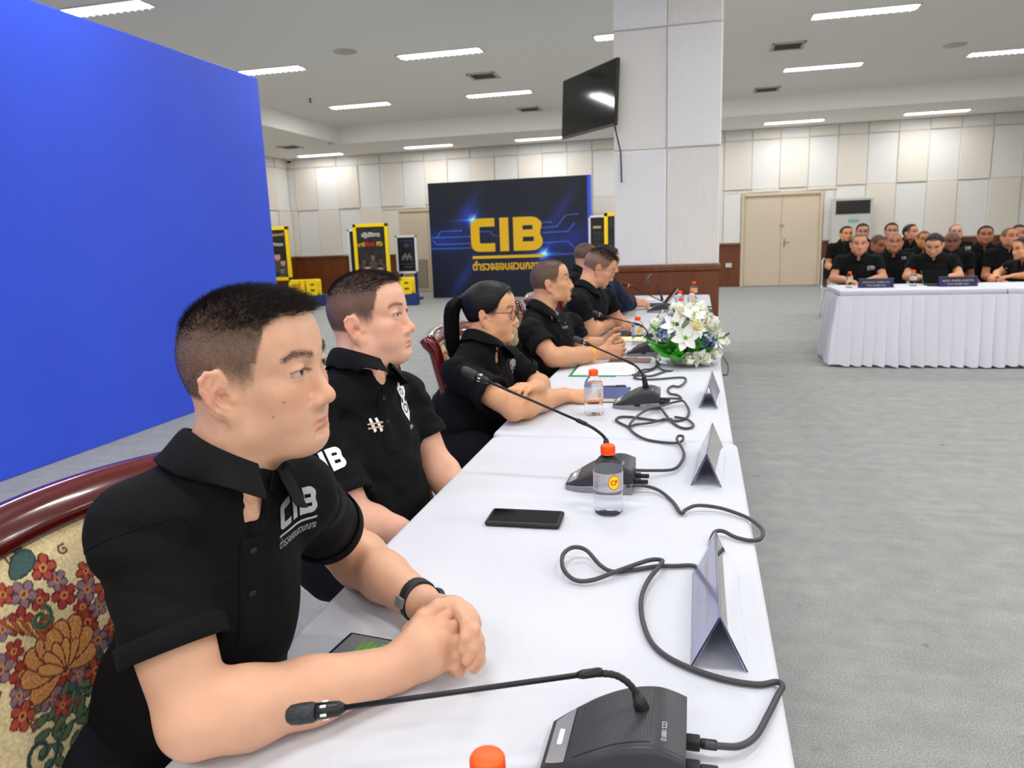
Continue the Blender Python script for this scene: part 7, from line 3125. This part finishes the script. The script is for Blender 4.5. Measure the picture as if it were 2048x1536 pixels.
for k, v, f in cib(0):
    if k == 'C':
        continue
    v = v.copy()
    v[:, 0] = (v[:, 0] - 1.45) * .044
    v[:, 1] = (v[:, 1] - .5) * .056
    print_on(p2, 668, 917, v, f, M['text_white'], 'sleeve_letter', ns, us, -dS)

p3 = build_person(dict(
    label='woman with ponytail and glasses, forearms on the table', seed=12,
    head=Head(at_depth(984, 622, 2.76), math.radians(2), math.radians(-2), math.radians(2), s=.95, w=1.03, jaw=1.0, nose=1.02, fem=True, fat=.004, open_=.9),
    J=dict(pelvis=(-.93, 2.66, .58), neck=at_depth(966, 700, 2.74), SR=at_depth(918, 745, 2.66), SL=at_depth(1015, 722, 2.92),
           ER=on_z(1028, 818, .805), EL=at_depth(1078, 770, 2.98), WR=on_z(1128, 790, .782), WL=on_z(1074, 774, .858)),
    handR=dict(d=(1, .1, .0), b=(.1, -.5, 1), curl=[(.35, .7, .5)] * 4, s=.92, thumb=((.8, .5, -.5), (.9, .2, -.4), (1, .1, -.2))), handL=dict(d=on_z(1032, 768, .890) - on_z(1074, 774, .858), b=(-.1, -.3, 1), curl=[(.45, .7, .5)] * 4, s=.92),
    skin=(222, 166, 126), stubble=0.0, arm=.95, girth=1.08, loose=1.02, sleeve=(.60, .64), lip=(190, 100, 92), vox=(.0032, .0042, .0055), hair='woman', hairline=.088,
    gaze=(.05, .03), brow=200, brow_r=.0003, collar_kw=dict(drop=.034)))
logo_at(p3, 1025, 735, .055, thai=False)
p4 = build_person(dict(
    label='man with cropped hair and a yellow wristband, hands together', seed=17,
    head=Head(at_depth(1103, 563, 3.72), math.radians(8), math.radians(8), math.radians(0), s=.99, w=1.02, jaw=1.05, nose=1.08, open_=.9),
    J=dict(pelvis=(-.90, 3.60, .58), neck=at_depth(1082, 632, 3.70), SR=at_depth(1062, 664, 3.58), SL=at_depth(1142, 648, 3.92),
           ER=on_z(1106, 716, .81), EL=at_depth(1160, 694, 3.95), WR=on_z(1205, 706, .80), WL=at_depth(1212, 686, 3.92)),
    handR=dict(d=(1, .35, .05), b=(.2, -1, .2), curl=[(.9, 1.0, .6)] * 4, thumb=((.55, .8, -.1), (.8, .6, -.1), (.95, .3, -.1))), handL=dict(d=(1, -.35, .05), b=(.2, 1, .2), curl=[(.9, 1.0, .6)] * 4, thumb=((.55, .8, -.1), (.8, .6, -.1), (.95, .3, -.1))),
    skin=(212, 158, 120), arm=1.02, girth=1.02, loose=.95, sleeve=(.60, .62), vox=(.0034, .0045, .0062), hair='buzz', strands=5000, hair_len=(.003, .002, .001), hair_r=.0006, gaze=(.05, .05), brow=160, brow_r=.0004))
logo_at(p4, 1124, 642, .060)
wb_ = empty('wristband', tuple(p4['J']['WR']), label='yellow rubber wristband on the man with cropped hair', cat='wristband')
aw_ = norm(p4['J']['WR'] - p4['J']['ER'])
band_mesh('band', -aw_ * .075, aw_, (0, 0, 1), .037, .033, .018, .002, mat('yellow_rubber', (250, 170, 10), .5), wb_)
p5 = build_person(dict(
    label='man with glasses and black watch, looking down at his notes', seed=23,
    head=Head(at_depth(1199, 535, 4.55), math.radians(12), math.radians(-24), math.radians(0), s=1.0, w=1.02, jaw=1.02, nose=1.0, open_=.6),
    J=dict(pelvis=(-.92, 4.50, .58), neck=at_depth(1172, 588, 4.52), SR=at_depth(1156, 606, 4.36), SL=at_depth(1212, 596, 4.74),
           ER=on_z(1180, 660, .815), EL=at_depth(1232, 640, 4.78), WR=on_z(1222, 648, .80), WL=on_z(1228, 636, .80)),
    handR=dict(d=(1, .15, .05), b=(.2, -.7, .7), curl=[(.7, .9, .5)] * 4), handL=dict(d=(1, -.4, .0), b=(.2, .5, .8), curl=[(.7, .9, .5)] * 4),
    skin=(214, 156, 122), arm=1.05, girth=1.08, loose=.98, sleeve=(.58, .56), vox=(.0042, .0055, .007), hair='short', strands=5000, hair_len=(.003, .012, .014), hair_r=.0007, hair_lay=.5, gaze=(0, -.3), brow=120, brow_r=.0005))
ww = empty('wrist_watch', tuple(p5['J']['WR']), label='black watch on the wrist of the man looking down', cat='watch')
a5 = norm(p5['J']['WR'] - p5['J']['ER'])
band_mesh('strap', -a5 * .02, a5, (0, 0, 1), .034, .032, .024, .003, M['black_rubber'], ww)
lathe('watch_case', [(.020, 0), (.022, .004), (.020, .011), (.016, .012)], M['black_plastic'], ww, 20, loc=tuple(-a5 * .02 + norm(np.array([.3, -.7, .6])) * .034), rot=Vector(norm(np.array([.3, -.7, .6]))).to_track_quat('Z', 'Y').to_euler())
p6 = build_person(dict(
    label='person in a navy jacket writing, mostly hidden behind the man looking down', seed=29,
    head=Head(at_depth(1212, 523, 5.35), math.radians(10), math.radians(-20), 0, s=1.0, w=1.02, open_=.6),
    J=dict(pelvis=(-.98, 5.40, .58), neck=at_depth(1192, 567, 5.32), SR=at_depth(1180, 582, 5.15), SL=at_depth(1226, 574, 5.5),
           ER=on_z(1212, 612, .82), EL=at_depth(1250, 606, 5.55), WR=on_z(1268, 608, .80), WL=on_z(1262, 600, .80)),
    handR=dict(d=(1, .1, .1), b=(.1, -.6, .8), curl=[(.9, 1.0, .6)] * 4), handL=dict(d=(1, -.5, 0), b=(.1, .4, .9), curl=[(.8, .9, .5)] * 4),
    skin=(216, 156, 124), vox=(.005, .006, .008), far=True, hair='short', eyes=False, hem=False, sleeve=(.98, .98), top='navy_jacket', top_collar='navy_jacket', top_name='jacket', placket=False, arm=1.0, loose=.92))
for sd in ('R', 'L'):
    E_, W_ = p6['J']['E' + sd], p6['J']['W' + sd]
    G = Field()
    sleeve_prim(G, E_, E_ + (W_ - E_) * .94, .060, .048, .01)
    G.disp = Wrinkle(3, .006, .08)
    V, Fc = G.mesh(*bbox(G, .012), .007)
    link('jacket_sleeve', mesh_np('jacket_sleeve', V - p6['off'], Fc), M['navy_jacket'], p6['root'])
p7 = build_person(dict(
    label='man with shaved head at the far end, partly behind the man looking down', seed=31,
    head=Head(at_depth(1172, 512, 6.25), math.radians(40), math.radians(-4), 0, s=1.0, w=1.0),
    J=dict(pelvis=(-1.02, 6.25, .58), neck=at_depth(1162, 546, 6.25), SR=at_depth(1150, 562, 6.08), SL=at_depth(1190, 556, 6.42),
           ER=at_depth(1165, 600, 6.0), EL=at_depth(1215, 595, 6.5), WR=at_depth(1200, 606, 6.1), WL=at_depth(1220, 602, 6.4)),
    handR=dict(d=(1, .2, 0), b=(0, 0, 1)), handL=dict(d=(1, -.2, 0), b=(0, 0, 1)), skin=(206, 152, 122), vox=(.005, .007, .009), far=True, hair='buzz', eyes=False, sleeve=(.6, .6)))


# glasses
M['lens'] = mat('spectacle_lens', (252, 253, 255), .0, trans=1.0, ior=1.01, spec=.2)


def glasses(p, label, rim_m, s=1.0, dz=-.004):
    H = p['H']
    off = H.pos
    r = empty('glasses', off, label=label, cat='glasses', group='glasses')
    R = H.R

    def T(q):
        return R @ (np.asarray(q, float) * H.s * np.array([1, H.w, 1]))
    GL = M['lens']
    for sg in (1, -1):
        t = np.linspace(0, 2 * math.pi, 28, endpoint=False)
        ring = [T((.0945 - .006 * (abs(.033 + .024 * math.cos(a)) / .05) ** 2, sg * (.0330 + .0235 * math.cos(a)), -.006 + dz + .0200 * math.sin(a))) for a in t]
        tube('rim', ring, .0011 * s, rim_m, r, 6, closed=True)
        v = np.array(ring + [T((.0935, sg * .033, -.006 + dz))])
        link('lens', mesh_np('lens', v, [[k, (k + 1) % 28, 28] for k in range(28)]), GL, r)
        tube('temple', [T((.086, sg * .0560, .002)), T((.070, sg * .0740, .004)), T((.0, sg * .0790, .002)), T((-.012, sg * .0770, -.010))], .0013 * s, rim_m, r, 6)
    tube('bridge', [T((.0945, .0100, -.002)), T((.0985, 0, .0)), T((.0945, -.0100, -.002))], .0011 * s, rim_m, r, 6)
    return r


glasses(p3, 'thin framed glasses worn by the woman', M['black_plastic'])
glasses(p5, 'rimless looking glasses worn by the man looking down', M['metal'])

# the woman's hair: cap, ponytail, tie
H = p3['H']
off3 = p3['off']
G = Field()
Fe = Field()
H.add(Fe, ears=False, detail=False)
for kind, op, k, (cc, r_, R_) in Fe.P[:3]:
    G.P.append((kind, op, k, (cc, r_ + .009, R_)))
G.ell(H.T((-.085, 0, .035)), (.035, .035, .03), None, .03)
G.cut(H.T((.058, 0, .062)), H.R @ norm([1, 0, -.62]), .012)
G.cut(H.T((.006, 0, -.004)), H.R @ norm([.72, 0, -.70]), .014)
V, Fc = G.mesh(*bbox(G, .01), .0036)
LV = H.inv(V)
ang = np.arctan2(LV[:, 1], LV[:, 2] - .02)
N_ = vert_normals(V, Fc)
V = V + N_ * (.0007 * np.sin(ang * 70 + 5 * hash_noise(LV[:, 0] * 60, LV[:, 1] * 60, 2)))[:, None]
link('hair', mesh_np('hair', V - off3, Fc), M['hair_woman'], p3['root'])
tie = H.T((-.112, 0, .045))
rg = np.random.default_rng(4)
n = 900
segs = 12
core = np.array([tie + H.R @ np.array([dx, 0, 0]) + np.array([0, 0, dz]) for dx, dz in ((.012, -.002), (-.012, .006), (-.034, -.012), (-.050, -.055), (-.054, -.12), (-.050, -.19), (-.042, -.25), (-.036, -.31))])
cs = spline(core, 4)
cl = np.linspace(0, 1, len(cs))
paths = []
ea, eb = H.R[:, 0], H.R[:, 1]
for k in range(n):
    a, q = rg.uniform(0, 6.28), math.sqrt(rg.random())
    Lk = rg.uniform(.72, 1.0)
    P = []
    for t in np.linspace(0, Lk, segs):
        c_ = np.array([np.interp(t, cl, cs[:, i]) for i in range(3)])
        wd = np.interp(t, [0, .08, .3, .7, 1], [.014, .012, .038, .034, .008]) * q
        P.append(c_ + .0025 * np.sin(np.array([3.0, 5.0, 4.0]) * t * 3 + k) + ea * math.cos(a + .6 * t) * wd * .75 + eb * math.sin(a + .6 * t) * wd * 1.1)
    paths.append(P)
PP = np.array(paths)
T_ = np.gradient(PP, axis=1)
T_ /= np.linalg.norm(T_, axis=2)[..., None]
U = np.cross(T_, np.array([.3, .8, .1]))
U /= np.linalg.norm(U, axis=2)[..., None]
W_ = np.cross(T_, U)
rr = np.interp(np.linspace(0, 1, segs), [0, .2, .8, 1], [.0010, .0013, .0011, .0003])[None, :, None]
ring = np.stack([PP + rr * (math.cos(a) * U + math.sin(a) * W_) for a in (0, 2.094, 4.189)], 2)
V = ring.reshape(-1, 3)
f0 = np.array([[k * 3 + j, k * 3 + (j + 1) % 3, (k + 1) * 3 + (j + 1) % 3, (k + 1) * 3 + j] for k in range(segs - 1) for j in range(3)])
Fc = (f0[None] + (np.arange(n) * segs * 3)[:, None, None]).reshape(-1, 4)
link('ponytail', mesh_np('ponytail', V - off3, Fc), M['hair_woman'], p3['root'])
P = [tie + H.R @ np.array([-.004, .017 * math.cos(a), .015 * math.sin(a)]) for a in np.linspace(0, 2 * math.pi, 20, endpoint=False)]
tube('hair_tie', np.array(P) - off3, .0055, M['black_rubber'], p3['root'], 8, closed=True)
for sg in (1, -1):
    e = lathe('earring', [(.0022, 0), (.0026, .001), (.001, .0022)], M['metal'], p3['root'], 10, loc=tuple(H.T((-.004, sg * .0800, -.050)) - off3))


# ================================================================== the audience on the far side
def audience(label, px, py, d, yaw, pitch=0.0, skin=(206, 150, 116), hair='buzz', pose='lap', seed=0, body_yaw=None, lean=.02, hairline=.094, s=1.0, logo=None, hair_kw=None):
    yaw, pitch = math.radians(yaw), math.radians(pitch)
    by = yaw if body_yaw is None else math.radians(body_yaw)
    hp = at_depth(px, py, d)
    H = Head(hp, yaw, pitch, 0, s=s, w=1.03, jaw=1.04)
    f = np.array([math.cos(by), math.sin(by), 0])
    l = np.array([-math.sin(by), math.cos(by), 0])
    hb = H.T((-.030, 0, -.045))
    neck = hb + np.array([0, 0, -.085]) - f * (lean + .012)
    sh = neck + np.array([0, 0, -.055]) - f * .01
    pel = sh + np.array([0, 0, -.40]) - f * (lean * 2 + .03)
    pel[2] = max(pel[2], .56)
    J = dict(pelvis=pel, neck=neck, SL=sh + l * .185, SR=sh - l * .185)
    if pose == 'table':
        for sd, sg in (('L', 1), ('R', -1)):
            E = sh + l * sg * .25 + f * .10
            E[2] = TZ + .052
            W = E + f * .20 - l * sg * .15
            W[2] = TZ + .045
            J['E' + sd], J['W' + sd] = E, W
    else:
        for sd, sg in (('L', 1), ('R', -1)):
            E = sh + l * sg * .23 + f * .02 + np.array([0, 0, -.27])
            W = E + f * .22 - l * sg * .08 + np.array([0, 0, -.06])
            J['E' + sd], J['W' + sd] = E, W
    cfg = dict(label=label, group='seated audience', head=H, J=J, skin=skin, vox=(.0040 if d < 8.5 else .0050, .0090, .0110), far=True, hair=hair, eyes=False, seed=seed, sleeve=(.62, .62), hem=False, placket=False,
               handR=dict(d=f + l * .4, b=(0, 0, 1)), handL=dict(d=f - l * .4, b=(0, 0, 1)), legs=d < 8.5, leg_vox=.02, loose=.98, hairline=hairline, shirt_low=.45, wrinkle=.006)
    if hair_kw:
        cfg['hair_kw'] = hair_kw
    p = build_person(cfg)
    if logo:
        logo_at(p, logo[0], logo[1], logo[2], 'grey_ink', False)
    return p


CAMDIR = -100
aud = [
    audience('man in black polo behind the left navy name plate, facing the viewer', 1719, 487, 8.05, -97, -2, (204, 146, 112), 'buzz', 'table', 41, logo=(1742, 538, .075), hairline=.098),
    audience('man with dark cropped hair looking down at the black tablet', 1868, 489, 7.95, -112, -26, (214, 156, 120), 'short', 'table', 42, body_yaw=-100),
    audience('man at the picture edge with one forearm on the white table', 2046, 497, 7.85, -168, -4, (212, 152, 110), 'short', 'table', 43, body_yaw=-150),
    audience('broad-faced man with grey brush cut between the two front men', 1789, 484, 8.9, -98, 2, (186, 124, 96), 'grey', 'lap', 44, logo=(1808, 517, .05), hairline=.088, s=1.04, hair_kw=dict(side_rgb=(130, 112, 100), hair_rgb=(110, 96, 88))),
    audience('man with shaved head glancing down, behind the left front man\'s shoulder', 1757, 487, 9.4, -60, -22, (168, 112, 78), 'buzz', 'lap', 45),
    audience('dark-skinned man in a dark jacket behind the black tablet', 1904, 482, 9.0, -104, -6, (122, 80, 62), 'grey', 'lap', 46, hair_kw=dict(side_rgb=(96, 84, 78), hair_rgb=(80, 70, 66))),
    audience('upright man with thick black hair and broad shoulders, right of the tablet', 1971, 470, 9.3, -100, 4, (170, 112, 84), 'short', 'lap', 47, logo=(1936, 498, .06)),
    audience('man with short hair and raised chin near the picture edge', 2020, 474, 9.0, -78, 8, (196, 132, 100), 'buzz', 'lap', 48, s=1.05, hair_kw=dict(side_rgb=(80, 66, 60), hair_rgb=(50, 42, 40))),
    audience('man with black hair sitting tall at the left end of the back rows', 1693, 468, 10.9, -80, 2, (206, 146, 100), 'short', 'lap', 49),
    audience('man with black hair mostly hidden behind the left front man', 1725, 463, 10.7, -95, -4, (190, 134, 110), 'short', 'lap', 50),
    audience('man whose dark hair shows just above the grey brush cut', 1783, 462, 10.4, -95, 0, (190, 134, 110), 'short', 'lap', 51),
    audience('man with black hair looking to the side in the back row', 1822, 465, 10.4, -52, 6, (204, 142, 112), 'short', 'lap', 52, body_yaw=-80, logo=(1836, 499, .06)),
    audience('man half hidden behind the tablet user\'s head', 1848, 478, 10.0, -92, -4, (196, 132, 86), 'buzz', 'lap', 53),
    audience('balding man with high forehead in the back row', 1911, 464, 10.3, -95, 0, (214, 156, 128), 'buzz', 'lap', 54, hairline=.118, hair_kw=dict(side_rgb=(70, 60, 56), hair_rgb=(120, 90, 76))),
    audience('man whose dark hair shows behind the picture-edge head', 2037, 466, 10.4, -95, 0, (180, 124, 100), 'short', 'lap', 55),
]


def make_stack_chair():
    r = empty('stacking_chair')
    WP = M['white_frame']
    for s in (-1, 1):
        tube('side_frame', spline([(.22, s * .21, 0), (.21, s * .215, .44), (-.20, s * .215, .45), (-.25, s * .21, .60), (-.29, s * .20, .86)], 5), .011, WP, r, 8)
        tube('rear_leg', [(-.16, s * .215, .45), (-.24, s * .22, 0)], .011, WP, r, 8)
    tube('back_hoop', spline([(-.29, -.20, .86), (-.295, -.14, .895), (-.295, .14, .895), (-.29, .20, .86)], 5), .011, WP, r, 8)
    sharp(box('seat_pad', (-.21, -.21, .445), (.23, .21, .49), M['black_rubber'], r, .02, 3))
    o = sharp(box('back_pad', (-.015, -.185, 0), (.015, .185, .30), M['black_rubber'], r, .012, 3))
    o.location = (-.265, 0, .58)
    o.rotation_euler = (0, -.12, 0)
    return r


sc0 = make_stack_chair()
names = ['left front man', 'tablet user', 'man at the picture edge', 'man with the grey brush cut', 'glancing shaved man', 'man in the dark jacket', 'broad-shouldered man', 'man with raised chin',
         'man at the left end of the back rows', 'hidden black-haired man', 'man behind the brush cut', 'man looking to the side', 'half hidden man', 'balding man', 'hidden man at the picture edge']
for k, p in enumerate(aud):
    o = sc0 if k == 0 else copy_tree(sc0)
    tag(o, 'white framed stacking chair under the ' + names[k], 'chair', 'stacking chairs of the audience')
    f = p['ax']['front']
    pel = p['J']['pelvis']
    o.location = (pel[0] + f[0] * .06, pel[1] + f[1] * .06, 0)
    o.rotation_euler = (0, 0, math.atan2(f[1], f[0]))
